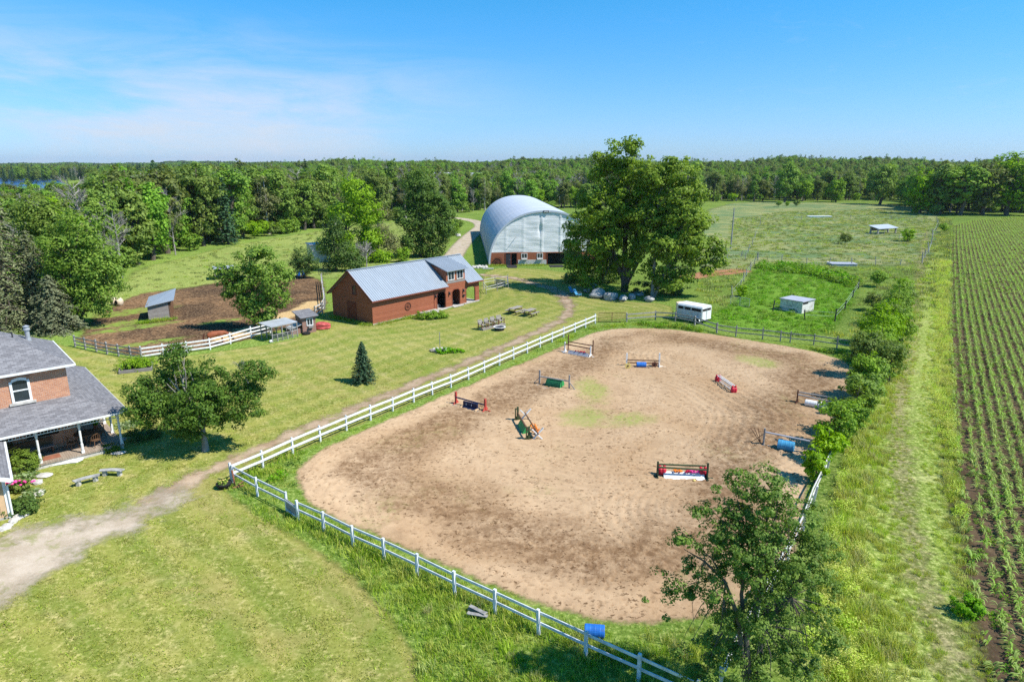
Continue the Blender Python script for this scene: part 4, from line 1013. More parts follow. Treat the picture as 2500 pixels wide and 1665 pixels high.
mb = MB(); mb.box(W1 + .08, W1 + .9, -.12, -.06, .02, 1.95); ddr = mb.build('door', 'darkmetal', hall); MB().box(W1 + .75, W1 + .8, -.16, -.12, .9, 1.05).build('handle', 'steel', ddr)
for x_ in (6.0, 8.7):
    f_ = win(hall, (x_, -.05, 1.62), .95, .75, (0, -1, 0)); mb = MB(); mb.box(x_ - .5, x_ + .5, -.42, -.06, 1.0, 1.12); mb.build('window_box', 'whitewood', hall)
mb = MB(); mb.box(W1 + .98, W2, .4, .5, 0, 2.1); mb.box(W3 + .05, W3 + 4.2, 1.2, 1.3, 0, 2.1); mb.build('inner_wall', 'dark', hall)
MB().prism([(rr_ + (x_ - rr_) * .985, 57.2, z_ * .985) for x_, z_ in arch], (0, .1, 0)).build('wall', 'fabric', hall)
mb = MB(); mb.box(rr_ - .45, rr_ + .45, -.28, -.18, 8.95, 9.3); plq = mb.build('sign_plate', 'darkmetal', hall)
mb = MB()
for i, (w0, w1) in enumerate(((-.3, -.16), (-.12, .0), (.04, .14), (.18, .3))): mb.box(rr_ + w0, rr_ + w1, -.30, -.28, 9.04, 9.2)
mb.build('emblem', 'white', plq)
mb = MB(); mb.beam((4.55, -.05, 4.85), (4.5, -.75, 4.8), .06, .06); mb.build('bracket', 'darkmetal', hall)
def hp(x, y, z=0.): return D0_ + Matrix.Rotation(DA, 3, 'Z') @ Vector((x, y, z))
wmb = MB(); wheel(wmb, (0, 0, 0), .72, (0, -1, 0), 12, .09)
solo('wagon_wheel', wmb, 'rust', 'big rusty wagon wheel leaning on the red base of the white arena hall', 'wheel', hp(1.45, -.16, .72), DA)
mb = MB(); mb.box(-.85, .85, -2.2, 0, 0, .1); mb.box(-.7, .7, -2.9, -2.2, .0, .06)
solo('entrance_ramp', mb, 'darkmetal', 'dark grey ramp in front of the arena hall door', 'ramp', hp(3.75, -.2, 0), DA)
mb = MB(); mb.box(-1.2, 1.2, -2.6, 0, 0, .05); solo('rubber_mat', mb, 'darkmetal', 'dark mat before the big open bay of the arena hall', 'mat', hp(11.4, -.2, 0), DA)

# ------------------------------------------------------------------ brick farmhouse
HZ = R(42.3); e1 = Vector((math.cos(HZ), math.sin(HZ), 0)); hn = Vector((math.sin(HZ), -math.cos(HZ), 0))
W0 = Vector((-26.75, 38.5, 0))     # wall corner (front right)
house = thing('brick_house', 'two-storey orange brick farmhouse with grey hip roof and wraparound porch', 'house', W0, HZ)
# local: x along front (towards +x = right/east), y back; house occupies x<0, y>0
HX, HY, EZ = -14., 6.4, 5.45
MB().box(HX, 0, 0, HY, 0, EZ).build('wall', 'brick', house)
mb = MB(); o_ = .42; pz = .57; hh_ = (HY + 2 * o_) / 2
A_, B_, C_, D_ = (o_, -o_, EZ), (o_, HY + o_, EZ), (HX - o_, HY + o_, EZ), (HX - o_, -o_, EZ)
R1, R2 = (o_ - hh_, HY / 2, EZ + hh_ * pz), (HX - o_ + hh_, HY / 2, EZ + hh_ * pz)
mb.add([A_, B_, C_, D_, R1, R2], [(0, 1, 4), (1, 2, 5, 4), (2, 3, 5), (3, 0, 4, 5), (3, 2, 1, 0)])
hroof = mb.build('roof', 'shingle', house)
mb = MB(); z_ = EZ + .0
for a, b in ((A_, B_), (B_, C_), (C_, D_), (D_, A_)): mb.beam(Vector(a) + Vector((0, 0, -.07)), Vector(b) + Vector((0, 0, -.07)), .12, .13)
mb.build('gutter', 'white', house)
mb = MB(); mb.box(HX + .02, -.02 + o_ - .1, -o_ + .08, 0, EZ - .14, EZ - .06); mb.box(0, o_ - .08, 0, HY, EZ - .14, EZ - .06); mb.build('soffit', 'white', house)
def rp(x, y): # roof height at local x,y
    return EZ + pz * min(o_ - x, y + o_, HY + o_ - y)
mb = MB(); x_, y_ = -1.15, 3.9; z_ = rp(x_, y_); mb.lathe([(.19, -.2), (.15, .12), (.13, .12), (.13, .62), (.19, .62), (.19, .72), (.14, .76), (.14, .84), (.2, .86), (.02, .95)], 14, (x_, y_, z_)); mb.build('vent_pipe', 'steel', hroof)
mb = MB(); x_, y_ = -2.0, 2.9; z_ = rp(x_, y_); mb.lathe([(.04, -.1), (.04, .35)], 8, (x_, y_, z_)); mb.build('vent_pipe', 'darkmetal', hroof)
mb = MB(); x_, y_ = -4.0, 4.3; z_ = rp(x_, y_); mb.box(x_ - .22, x_ + .22, y_ - .22, y_ + .22, z_ - .2, z_ + .35); mb.box(x_ - .27, x_ + .27, y_ - .27, y_ + .27, z_ + .35, z_ + .43); mb.build('roof_vent', 'darkmetal', hroof)
# arched window upstairs (front)
def arched(parent, xc, z0, wd, ht):
    mb = MB(); t = .13; n_ = 8
    arc = [(xc - wd / 2 + wd * i / n_, z0 + ht + .09 * math.sin(math.pi * i / n_)) for i in range(n_ + 1)]
    mb.box(xc - wd / 2 - t, xc - wd / 2, -.06, .0, z0, z0 + ht); mb.box(xc + wd / 2, xc + wd / 2 + t, -.06, .0, z0, z0 + ht)
    for a, b in zip(arc, arc[1:]): mb.add([(a[0], -.06, a[1] - .06), (b[0], -.06, b[1] - .06), (b[0], -.06, b[1] + .1), (a[0], -.06, a[1] + .1), (a[0], 0, a[1] - .06), (b[0], 0, b[1] - .06), (b[0], 0, b[1] + .1), (a[0], 0, a[1] + .1)], [(0, 1, 2, 3), (4, 0, 3, 7), (1, 5, 6, 2), (3, 2, 6, 7), (4, 5, 1, 0)])
    mb.box(xc - wd / 2, xc + wd / 2, -.05, .0, z0, z0 + .06); mb.box(xc - wd / 2, xc + wd / 2, -.045, -.0, z0 + ht * .52, z0 + ht * .58)
    f = mb.build('window', 'white', parent)
    MB().box(xc - wd / 2, xc + wd / 2, -.022, -.002, z0, z0 + ht + .1).build('pane', 'glass', f)
    MB().box(xc - wd / 2 - .28, xc + wd / 2 + .28, -.12, .0, z0 - .14, z0 - .0).build('sill', 'palestone', f)
    mb = MB(); k_ = 12
    for i in range(k_):
        a = -.62 + 1.24 * (i + .5) / k_; cx_ = xc + math.sin(a) * (wd / 2 + .42); mb.beam((xc + math.sin(a) * .85, -.03, z0 + ht - .55 + math.cos(a) * .85), (xc + math.sin(a) * 1.13, -.03, z0 + ht - .55 + math.cos(a) * 1.13), .105, .03, (0, 1, 0))
    mb.build('brick_arch', 'coopbrick', f)
arched(house, -2.35, 3.6, .72, 1.28)
# porch: deck, roof, posts, beam and spindle frieze
PW = 2.35; PB = 9.7; PZ = .35; ZW, ZE = 3.42, 2.52
mb = MB(); mb.box(HX, PW - .3, -PW + .3, -.0, PZ - .12, PZ); mb.box(.0, PW - .3, 0, PB, PZ - .12, PZ); mb.build('porch_deck', 'deck', house)
mb = MB(); mb.box(HX, PW - .35, -PW + .35, -PW + .45, 0, PZ - .12); mb.box(PW - .45, PW - .35, -PW + .45, PB, 0, PZ - .12); mb.build('porch_base', 'palestone', house)
mb = MB(); t = .07
q0, q1, q2, q3 = (HX, -PW, ZE), (PW + .1, -PW, ZE), (0, 0, ZW), (HX, 0, ZW); s1, s2 = (PW + .1, PB + .1, ZE), (0, PB + .1, ZW)
for quad in ((q0, q1, q2, q3), (q1, s1, s2, q2)):
    a = [Vector(p_) for p_ in quad]; b = [p_ - Vector((0, 0, t)) for p_ in a]; mb.add(a + b, [(0, 1, 2, 3), (7, 6, 5, 4), (0, 4, 5, 1), (1, 5, 6, 2), (2, 6, 7, 3), (3, 7, 4, 0)])
mb.build('porch_roof', 'shingle', house)
mb = MB(); mb.box(HX, PW + .02, -PW - .05, -PW + .03, ZE - .15, ZE - .03); mb.box(PW + .06, PW + .14, -PW, PB + .1, ZE - .15, ZE - .03); mb.build('gutter', 'white', house)
mb = MB(); yb = -PW + .42; xb = PW - .42
mb.beam((HX, yb, ZE - .18), (xb, yb, ZE - .18), .1, .12); mb.beam((xb, yb, ZE - .18), (xb, PB - .1, ZE - .18), .1, .12)
mb.beam((HX, yb, ZE - .46), (xb, yb, ZE - .46), .05, .04); mb.beam((xb, yb, ZE - .46), (xb, PB - .1, ZE - .46), .05, .04)
x_ = xb - .12
while x_ > HX: mb.box(x_ - .013, x_ + .013, yb - .013, yb + .013, ZE - .45, ZE - .22); x_ -= .165
y_ = yb + .15
while y_ < PB - .1: mb.box(xb - .013, xb + .013, y_ - .013, y_ + .013, ZE - .45, ZE - .22); y_ += .165
mb.build('frieze', 'white', house)
def ppost(x_, y_):
    mb = MB(); mb.lathe([(.075, 0), (.075, .55), (.05, .6), (.062, .75), (.062, 1.35), (.05, 1.5), (.075, 1.55), (.075, ZE - .2 - PZ)], 10, (x_, y_, PZ)); mb.box(x_ - .085, x_ + .085, y_ - .085, y_ + .085, PZ, PZ + .14)
    mb.build('porch_post', 'white', house)
for x_ in (xb, xb - 2.05, xb - 4.15, xb - 6.5, xb - 9): ppost(x_, yb)
for y_ in (yb + 2.3, yb + 4.4, yb + 7, PB - .15): ppost(xb, y_)
MB().box(-2.5, -.9, -.03, 0, PZ + .9, PZ + 1.9).build('window', 'dark', house)
MB().box(-5.6, -3.2, -.03, 0, PZ + .05, PZ + 2.2).build('door', 'brownwood', house)
def hq(x, y, z=0.): return W0 + Matrix.Rotation(HZ, 3, 'Z') @ Vector((x, y, z))
# cream side wing at the left edge
gc = G(28, 1264); wing = thing('cream_annex', 'cream board annex with white corner trim and grey shingle roof at the left edge', 'building', gc, HZ - .06)
MB().box(-8, 0, 0, 5.5, .12, 2.15).build('wall', 'cream', wing); MB().box(-8.02, .02, -.02, 5.5, 0, .12).build('foundation', 'concrete', wing)
mb = MB()
for i in range(26): mb.box(-.35 - i * .3, -.33 - i * .3, -.02, 0, .12, 2.1)
for i in range(17): mb.box(0, .02, .3 + i * .3, .32 + i * .3, .12, 2.1)
mb.build('battens', 'cream', wing)
mb = MB(); mb.box(-.1, .03, -.03, .1, .05, 2.15); mb.build('corner_trim', 'white', wing)
mb = MB(); a = [Vector(p_) for p_ in ((.28, -.5, 2.2), (.28, 5.5, 2.2), (-4, 5.5, 4.1), (-4, -.5, 4.1))]
b = [p_ - Vector((0, 0, .08)) for p_ in a]; mb.add(a + b, [(0, 1, 2, 3), (7, 6, 5, 4), (0, 4, 5, 1), (1, 5, 6, 2), (2, 6, 7, 3), (3, 7, 4, 0)]); mb.build('roof', 'shingle', wing)
mb = MB(); mb.box(.26, .38, -.52, 5.5, 2.08, 2.2); mb.beam((.3, -.53, 2.14), (-4, -.53, 4.04), .04, .2); mb.build('gutter', 'white', wing)
mb = MB(); mb.tube([(.32, -.4, 2.1), (.3, -.3, 1.95), (.08, -.08, 1.75), (.07, -.07, .2)], .05, 8); mb.build('downpipe', 'white', wing)
mb = MB(); mb.box(-.45, -.25, -.2, -.02, 1.5, 1.75); mb.build('wall_lantern', 'darkmetal', wing)
mb = MB(); mb.prism([(-4.2, -.02, 2.15), (0, -.02, 2.15), (-4., -.02, 4.0)], (0, .1, 0)); mb.build('gable', 'cream', wing)

# ------------------------------------------------------------------ small sheds
def from_corners(a, b): # base rotation from two ground points
    d = b - a; return math.atan2(d.y, d.x), d.to_2d().length
# paddock run-in shelter
sa, sb = G(364, 784), G(417, 776.5); rz_, L_ = from_corners(sa, sb)
sh = thing('run_in_shelter', 'grey board run-in shelter with sloping metal roof in the dirt paddock', 'shelter', sa, rz_)
w2 = 3.2; z1, z2 = 1.72, 2.1
MB().box(0, L_, 0, .08, .0, z1 + .05).build('wall', 'greywood', sh); MB().box(0, .08, .08, w2, 0, z1 + .2).build('wall', 'greywood', sh)
MB().box(.08, L_, w2 - .08, w2 - .002, 0, z2).build('wall', 'greywood', sh)
mb = MB()
for y_ in (.06, .95, 1.9, 2.8, w2 - .08): mb.box(L_ - .1, L_ + .02, y_ - .06, y_ + .06, 0, z1 + (z2 - z1) * y_ / w2 + .15)
mb.box(L_ - .06, L_ - .01, 2.0, w2, .9, 1.0); mb.box(L_ - .06, L_ - .01, 2.0, w2, 1.3, 1.4); mb.build('post', 'brownwood', sh)
mb = MB(); a = [Vector(p_) for p_ in ((-.3, -.35, z1 - .02), (L_ + .45, -.35, z1 + .38), (L_ + .45, w2 + .35, z2 + .62), (-.3, w2 + .35, z2))]; b = [p_ - Vector((0, 0, .07)) for p_ in a]
mb.add(a + b, [(0, 1, 2, 3), (7, 6, 5, 4), (0, 4, 5, 1), (1, 5, 6, 2), (2, 6, 7, 3), (3, 7, 4, 0)]); mb.build('roof', 'metalroof', sh)
for o_ in sh.children:
    for v_ in o_.data.vertices: v_.co.x += .42 * max(0, v_.co.y)
# white block shed in the weedy paddock
sa, sb = G(1957, 766), G(1994, 763.5); rz_, L_ = from_corners(sa, sb); sl = G(1909.6, 757)
sh = thing('white_shed', 'square white plywood shed with flat grey roof in the bright green paddock', 'shed', sa, R(38))
bx, by, bz = 2.55, 2.8, 1.35
MB().box(0, bx, 0, by, 0, bz).build('wall', 'whitewood', sh); MB().box(-.12, bx + .12, -.12, by + .12, bz, bz + .09).build('roof', 'mattress_roof', sh)
MB().box(.1, 1.2, -.03, 0, bz - .28, bz - .06).build('hatch', 'dark', sh); MB().box(bx - .12, bx + .02, -.025, 0, 0, bz).build('corner_trim', 'white', sh)
# far pasture shelter
sa, sb = G(2142.5, 573), G(2185.5, 570); rz_, L_ = from_corners(sa, sb)
sh = thing('pasture_shelter', 'open white-roofed shelter on posts in the far pale pasture', 'shelter', sa, rz_)
mb = MB()
for x_ in (0, L_):
    for y_ in (0, 2.0): mb.box(x_ - .14, x_ + .14, y_ - .14, y_ + .14, 0, 1.5 + .2 * y_)
mb.build('post', 'greyrail', sh); MB().box(0, L_, 2.1, 2.16, .7, 1.9).build('wall', 'greywood', sh)
mb = MB(); a = [Vector(p_) for p_ in ((-.4, -.4, 1.45), (L_ + .4, -.4, 1.45), (L_ + .4, 2.5, 2.1), (-.4, 2.5, 2.1))]; b = [p_ - Vector((0, 0, .12)) for p_ in a]
mb.add(a + b, [(0, 1, 2, 3), (7, 6, 5, 4), (0, 4, 5, 1), (1, 5, 6, 2), (2, 6, 7, 3), (3, 7, 4, 0)]); mb.build('roof', 'palemetal', sh)
# sheet lying in grass
for (px_, py_, lw, ld, lb) in ((2055, 648, 4.2, 2.4, 'pale metal sheet lying in the grass behind the bright green paddock'), (2000, 530.5, 7.5, 1.8, 'long white trough lying in the far pasture')):
    mb = MB(); mb.box(-lw / 2, lw / 2, -ld / 2, ld / 2, 0, .35); mb.box(-lw / 2 - .06, lw / 2 + .06, -ld / 2 - .06, ld / 2 + .06, .35, .42); solo('metal_sheet' if lw < 5 else 'trough', mb, 'mattress_roof' if lw < 5 else 'white', lb, 'sheet' if lw < 5 else 'trough', G(px_, py_), R(-4))
# shelter behind the paddock tree
sa = G(526, 685); sh = thing('field_shelter', 'small grey field shelter with pale roof half hidden behind the paddock tree', 'shelter', sa, R(25))
MB().box(0, 2.6, 2.3, 2.4, 0, 1.7).build('wall', 'greywood', sh); MB().box(0, .08, 0, 2.3, 0, 1.6).build('wall', 'greywood', sh); MB().box(2.5, 2.6, 0, 2.3, 0, 1.6).build('wall', 'greywood', sh)
mb = MB(); mb.box(-.2, 2.8, -.3, 2.6, 1.7, 1.8); mb.build('roof', 'palemetal', sh)
# white shed behind the trees
sa = G(789, 640); sh = thing('garden_shed', 'white walled shed with a flat white roof beside the trees behind the barn', 'shed', sa, R(30))
MB().box(-2.0, 1.5, 0, 3., 0, 3.1).build('wall', 'whitewood', sh); MB().box(-2.2, 1.7, -.25, 3.2, 3.1, 3.22).build('roof', 'mattress_roof', sh)
mb = MB(); mb.lathe([(.25, 0), (.3, .1), (.3, .7), (.25, .8)], 12, (0, 0, 0)); mb.lathe([(.25, 0), (.3, .1), (.3, .7), (.25, .8)], 12, (.75, .1, 0))
solo('blue_barrels', mb, 'blue', 'blue plastic feed tub pair beside the small tree behind the dirt paddock', 'barrel', G(729, 674), .2)
# chicken coop and its run
ca, cb = G(740, 815), G(772.5, 810); rz_, L_ = from_corners(ca, cb)
cp_ = thing('chicken_coop', 'small brick-patterned coop with one white window and slanted dark roof', 'coop', ca, rz_)
MB().box(0, L_, 0, 1.9, 0, 1.75).build('wall', 'coopbrick', cp_)
mb = MB(); a = [Vector(p_) for p_ in ((-.25, -.3, 1.72), (L_ + .25, -.3, 1.8), (L_ + .25, 2.2, 2.1), (-.25, 2.2, 2.05))]; b = [p_ - Vector((0, 0, .07)) for p_ in a]
mb.add(a + b, [(0, 1, 2, 3), (7, 6, 5, 4), (0, 4, 5, 1), (1, 5, 6, 2), (2, 6, 7, 3), (3, 7, 4, 0)]); mb.build('roof', 'shingle', cp_)
win(cp_, (L_ * .55, 0, 1.15), .62, .62, (0, -1, 0)); MB().box(L_ * .4, L_ * .75, -.25, 0, .55, .72).build('nest_box', 'greywood', cp_)
mb = MB(); mb.box(-1.15, 0, .25, 1.5, 0, .55); mb.build('nest_annex', 'coopbrick', cp_)
mb = MB(); a = [Vector(p_) for p_ in ((-1.25, .1, .58), (.0, .1, 1.0), (.0, 1.6, 1.0), (-1.25, 1.6, .58))]; b = [p_ - Vector((0, 0, .05)) for p_ in a]
mb.add(a + b, [(0, 1, 2, 3), (7, 6, 5, 4), (0, 4, 5, 1), (1, 5, 6, 2), (2, 6, 7, 3), (3, 7, 4, 0)]); mb.build('annex_roof', 'corrugated', cp_)
ra = G(666, 836); rz2, L2 = from_corners(ra, G(727, 822))
rn = thing('chicken_run', 'wire chicken run of pale posts under a sheet metal roof beside the coop', 'chicken run', ra, rz2)
mb = MB(); nx2 = 5
for i in range(nx2 + 1):
    for y_ in (0, 1.9): mb.box(L2 * i / nx2 - .035, L2 * i / nx2 + .035, y_ - .035, y_ + .035, 0, (1.5 if y_ == 0 else 1.65) if i not in (1, 3) or y_ else .75)
for z_ in (.72, 1.48): mb.beam((0, 0, z_), (L2, 0, z_), .05, .06); mb.beam((0, 1.9, z_), (L2, 1.9, z_), .05, .06)
for x_ in (0, L2): mb.beam((x_, 0, 1.5), (x_, 1.9, 1.62), .05, .06); mb.beam((x_, 0, .72), (x_, 1.9, .72), .05, .05)
mb.build('frame', 'greyrail', rn)
mb = MB()
for i in range(40): mb.box(L2 * i / 40, L2 * i / 40 + .006, .036, .042, .02, .72)
for i in range(9): mb.box(0, L2, .036, .042, .08 * i + .03, .08 * i + .036)
mb.build('wire_mesh', 'steel', rn)
mb = MB(); a = [Vector(p_) for p_ in ((-.1, .0, 1.56), (L2 + .1, .0, 1.56), (L2 + .1, 2.1, 1.7), (-.1, 2.1, 1.7))]; b = [p_ - Vector((0, 0, .04)) for p_ in a]
mb.add(a + b, [(0, 1, 2, 3), (7, 6, 5, 4), (0, 4, 5, 1), (1, 5, 6, 2), (2, 6, 7, 3), (3, 7, 4, 0)]); mb.build('roof', 'corrugated', rn)
# tarp-covered pile
mb = MB(); mb.blob((0, 0, .32), (.85, .6, .42), 5, .2, 3); 
solo('covered_pile', mb, 'tarp', 'pile under a faded red tarp beside the chicken coop', 'pile', G(786, 806) + Vector((0, .6, 0)), .2)
# far houses in the woods
for i, (px_, py_, w_, s_) in enumerate(((1083, 434, 9, 1), (1157, 438, 10, 1))):
    P_ = G(px_, 446); P_ = P_ * (400 / P_.y) if P_.y > 1 else P_; P_ = Vector((P_.x, P_.y, float(tz(P_.x, P_.y))))
    fh = thing('far_house', ('pale-roofed house far in the woods left of the arena hall, leftmost of two', 'pale-roofed house far in the woods, the right one just above the arena hall')[i], 'house', P_, R((15, -25)[i]))
    MB().box(-5, 5, -3.5, 3.5, 0, 9.2).build('wall', 'whitewood', fh); mb = MB(); mb.prism([(-5.4, -4, 9.1), (-5.4, 4, 9.1), (-5.4, 0, 11.6)], (10.8, 0, 0)); mb.build('roof', 'mattress_roof', fh)
for i, (x_, y_) in enumerate(((-640, 1010), (-560, 1150))):
    pass

# ------------------------------------------------------------------ fences
def fence(name, label, pts, ph, pw, rails, rh, rt, pm, rm, side=1, cat='fence', jit=.02, post_extra=.06, seed=1, round_=False, sag=0.):
    rr = random.Random(seed); r = thing(name, label, cat, pts[0]); P = [Vector(p_) - pts[0] for p_ in pts]
    for p_ in P:
        mb = MB(); l = Vector((rr.uniform(-jit, jit), rr.uniform(-jit, jit), 0)); h_ = ph * rr.uniform(.96, 1.05) + post_extra
        i = P.index(p_); d = (P[min(i + 1, len(P) - 1)] - P[max(i - 1, 0)]).normalized()
        if round_: mb.tube([p_ + Vector((0, 0, -.1)), p_ + l * 2 + Vector((0, 0, h_))], [pw / 2, pw / 2.2], 7)
        else: mb.beam(p_ + Vector((0, 0, -.1)), p_ + l * 2 + Vector((0, 0, h_)), pw, pw, d)
        mb.build('post', pm, r)
    for a, b in zip(P, P[1:]):
        d = (b - a).normalized(); s_ = Vector((-d.y, d.x, 0)) * side * (pw / 2 + rt / 2 - .002)
        for z_ in rails:
            za, zb = z_ + rr.uniform(-jit, jit), z_ + rr.uniform(-jit, jit)
            MB().beam(a + s_ + Vector((0, 0, za)), b + s_ + Vector((0, 0, zb)), rt, rh).build('rail', rm, r)
    return r
F1 = [G(*p_) for p_ in ((565.8, 1174.9), (642.5, 1141.7), (714.7, 1107.7), (782.7, 1078), (846, 1051), (904.8, 1026), (959, 1003.6), (1010, 982), (1055.6, 964), (1101, 946.2), (1143.7, 927), (1182.3, 909.5), (1219.1, 892.6), (1253.7, 877), (1287.2, 862.6), (1318.2, 848.3), (1347.4, 835.8), (1375.6, 823.5), (1403.4, 811.4), (1429.4, 800.5), (1453.2, 790.1))]
fence('white_fence', 'long white two-rail fence from the near corner to the gate between lawn and arena', F1, 1.02, .10, (.48, .92), .14, .035, 'fencewhite', 'white', -1)
F2a = [G(*p_) for p_ in ((565.8, 1176), (629.4, 1211.7), (700.7, 1248))]
F2a[0] = F2a[0] + Vector((.1, -.08, 0))
fence('white_fence', 'short white two-rail fence from the corner to the small board gate', F2a, 1.02, .10, (.48, .92), .11, .035, 'fencewhite', 'fencewhite', 1, seed=2)
F2 = [G(*p_) for p_ in ((728.4, 1268.2), (790.4, 1296.2), (862.8, 1332.9), (938.2, 1366.5), (1018.2, 1405.7), (1110.4, 1451.6), (1208.3, 1497.5), (1315.3, 1548.4), (1429.9, 1602.9), (1558.9, 1663), (1700, 1728), (1860, 1800))]
fence('white_fence', 'weathered white two-rail fence running from the board gate along the near side of the arena', F2, 1.0, .11, (.46, .88), .11, .035, 'fencewhite', 'fencewhite', 1, seed=3)
g0, g1 = F2a[-1], F2[0]; rz_, L_ = from_corners(g0, g1); gt = thing('board_gate', 'small blue-grey board gate between two white posts near the fence corner', 'gate', g0, rz_)
MB().box(.06, L_ - .06, -.05, -.015, .06, .74).build('gate_panel', 'greyrail', gt); mb = MB(); mb.box(.06, L_ - .06, -.08, -.05, .62, .7); mb.box(.06, L_ - .06, -.08, -.05, .12, .2); mb.build('batten', 'fencewhite', gt)
for ch in gt.children: pass
F4a = [G(*p_) for p_ in ((1529.8, 786.6), (1600, 781), (1648, 784), (1696.3, 794), (1749.7, 812))]
fence('rail_fence', 'weathered grey two-rail fence beside the horse trailer', F4a, 1.0, .13, (.42, .88), .12, .05, 'greyrail', 'greyrail', -1, seed=4)
F4b = [G(*p_) for p_ in ((1749.7, 814), (1794, 809), (1861.8, 818), (1904.8, 824), (1928.7, 827), (1986, 836), (2043, 844), (2100, 852), (2150, 860))]
F4b[1:] = [G(*p_) for p_ in ((1796, 822), (1861.8, 828), (1904.8, 833), (1928.7, 836), (1986, 842), (2043, 850), (2100, 858), (2150, 866))]
fence('rail_fence', 'grey two-rail fence along the far side of the arena below the white shed', F4b, 1.05, .11, (.45, .92), .10, .05, 'greyrail', 'greyrail', -1, seed=5)
F3 = [G(*p_) for p_ in ((2150, 868), (2128, 940), (2103, 1002), (2072, 1058), (2042, 1102), (2016, 1160), (1985, 1230), (1960, 1300), (1925, 1370), (1885, 1440), (1845, 1520), (1800, 1600), (1760, 1700))]
fence('rail_fence', 'leaning grey-white rail fence overgrown by the hedge on the right side of the arena', F3, .95, .1, (.4, .84), .09, .045, 'whitewood', 'whitewood', -1, jit=.07, seed=6)
F5 = [G(*p_) for p_ in ((346.6, 876), (400, 868.5), (458, 861.5), (513.7, 853.6), (563, 840), (613.7, 825.5), (660, 813))]
fence('white_fence', 'white three-rail paddock fence behind the maple and the raised flower bed', F5, 1.1, .1, (.28, .62, .98), .14, .035, 'white', 'white', -1, seed=7)
F6 = [G(*p_) for p_ in ((184, 846), (209, 852), (236, 858), (262, 864), (290, 869), (320, 874), (346, 878))]
fence('rail_fence', 'grey wooden three-rail paddock fence at the left behind the house', F6, 1.1, .12, (.28, .62, .98), .1, .04, 'greyrail', 'greyrail', -1, seed=8)
F7 = [G(*p_) for p_ in ((770, 776), (787, 766), (793, 756), (794.5, 744), (792, 730), (790, 716), (788, 702), (786, 690))]
fence('rail_fence', 'curved grey three-rail fence between the dirt paddock and the barn', F7, 1.35, .13, (.35, .75, 1.2), .14, .04, 'greyrail', 'whitewood', 1, jit=.05, seed=9)
# metal farm gates
def pipe_gate(label, a, b, h_, mat, nr=5):
    rz_, L_ = from_corners(a, b); g = thing('farm_gate', label, 'gate', a, rz_)
    mb = MB(); mb.tube([(0, 0, .12), (0, 0, h_), (L_, 0, h_), (L_, 0, .12), (0, 0, .12)], .03, 6); mb.build('gate_frame', mat, g)
    for i in range(1, nr): MB().tube([(0, 0, .12 + (h_ - .12) * i / nr), (L_, 0, .12 + (h_ - .12) * i / nr)], .018, 5).build('gate_bar', mat, g)
    MB().box(L_ * .5 - .03, L_ * .5 + .03, -.012, .012, .12, h_).build('gate_brace', mat, g)
pipe_gate('rusty brown pipe gate closing the arena between white fence and grey post', G(1461.4, 787.5), G(1526, 787.3), 1.1, 'rust')
pipe_gate('green metal gate standing in weeds left of the white shed', G(1783, 744), G(1829, 752), 1.1, 'steel', 4)
pipe_gate('dark metal gate behind the dirt paddock left of the small tree', G(694, 676), G(716, 675), 1.3, 'darkmetal', 5)
pipe_gate('dark metal gate between the small tree and the tall trees behind the barn', G(778, 672), G(800, 672), 1.3, 'darkmetal', 5)
# pen beside the barn end
PEN = [G(*p_) for p_ in ((1180, 708), (1187, 718), (1214, 711), (1241, 703), (1239, 690), (1208, 693), (1180, 699))]
fence('pen_fence', 'small pen of dark posts and thin rails beside the barn end', PEN, 1.15, .09, (.55, .95), .05, .04, 'greyrail', 'whitewood', 1, jit=.03, seed=10, round_=True)
rz_, L_ = from_corners(G(1211, 697), G(1240, 702)); pn = thing('gate_panel', 'grey slatted panel leaning in the pen beside the barn', 'panel', G(1209, 700), rz_)
mb = MB()
for i in range(16): mb.box(.1 + i * .12, .16 + i * .12, -.02, .02, .35, 1.05)
mb.box(0, 2.1, -.03, .03, 1.02, 1.1); mb.box(0, 2.1, -.03, .03, .3, .38); mb.build('slats', 'greyrail', pn)
# wire fences: posts only, thin wire
def wire(label, pts, ph, pw, seed, jit=.08, mat='greyrail'):
    rr = random.Random(seed); r = thing('wire_fence', label, 'fence', pts[0]); P = [Vector(p_) - pts[0] for p_ in pts]
    for p_ in P:
        l = Vector((rr.uniform(-jit, jit), rr.uniform(-jit, jit), 0)) * 2; MB().tube([p_ - Vector((0, 0, .1)), p_ + l + Vector((0, 0, ph * rr.uniform(.85, 1.15)))], [pw / 2, pw / 2.4], 6).build('post', mat, r)
    for z_ in (.55, 1.0):
        MB().tube([p_ + Vector((0, 0, z_)) for p_ in P], .012, 3, False).build('wire', 'steel', r)
def c5(*q_): return [G(1650 + a / 2.7706, 350 + b / 2.7706) for a, b in q_]
wire('wire fence of thin posts behind the bright green paddock', c5((555, 795), (715, 808), (885, 828), (1037, 822), (1190, 828), (1352, 828), (1517, 832)), 1.4, .14, 11)
wire('leaning old post fence at the right end of the mown pasture strip', c5((1665, 812), (1683, 780), (1712, 740), (1725, 690), (1738, 625), (1752, 595), (1772, 545)), 1.9, .2, 12, .3)
wire('weathered post fence along the left side of the bright green paddock', c5((380, 1040), (430, 985), (460, 935), (480, 900), (505, 862), (530, 822), (555, 795)), 1.4, .14, 13, .12)
wire('post fence climbing the slope left of the far pasture', c5((350, 775), (440, 770), (468, 790), (490, 735), (520, 690), (535, 645), (568, 560)), 1.4, .14, 14, .12)
wire('dark post fence around the white shed', c5((655, 1140), (870, 1192), (1075, 1204), (1140, 1130), (1195, 1045), (1235, 985)), 1.3, .15, 15, .04, 'darkmetal')
wire('thin line of fence posts across the far pale pasture', c5((1140, 660), (1407, 628), (1510, 650), (1684, 640)), 1.3, .12, 16)
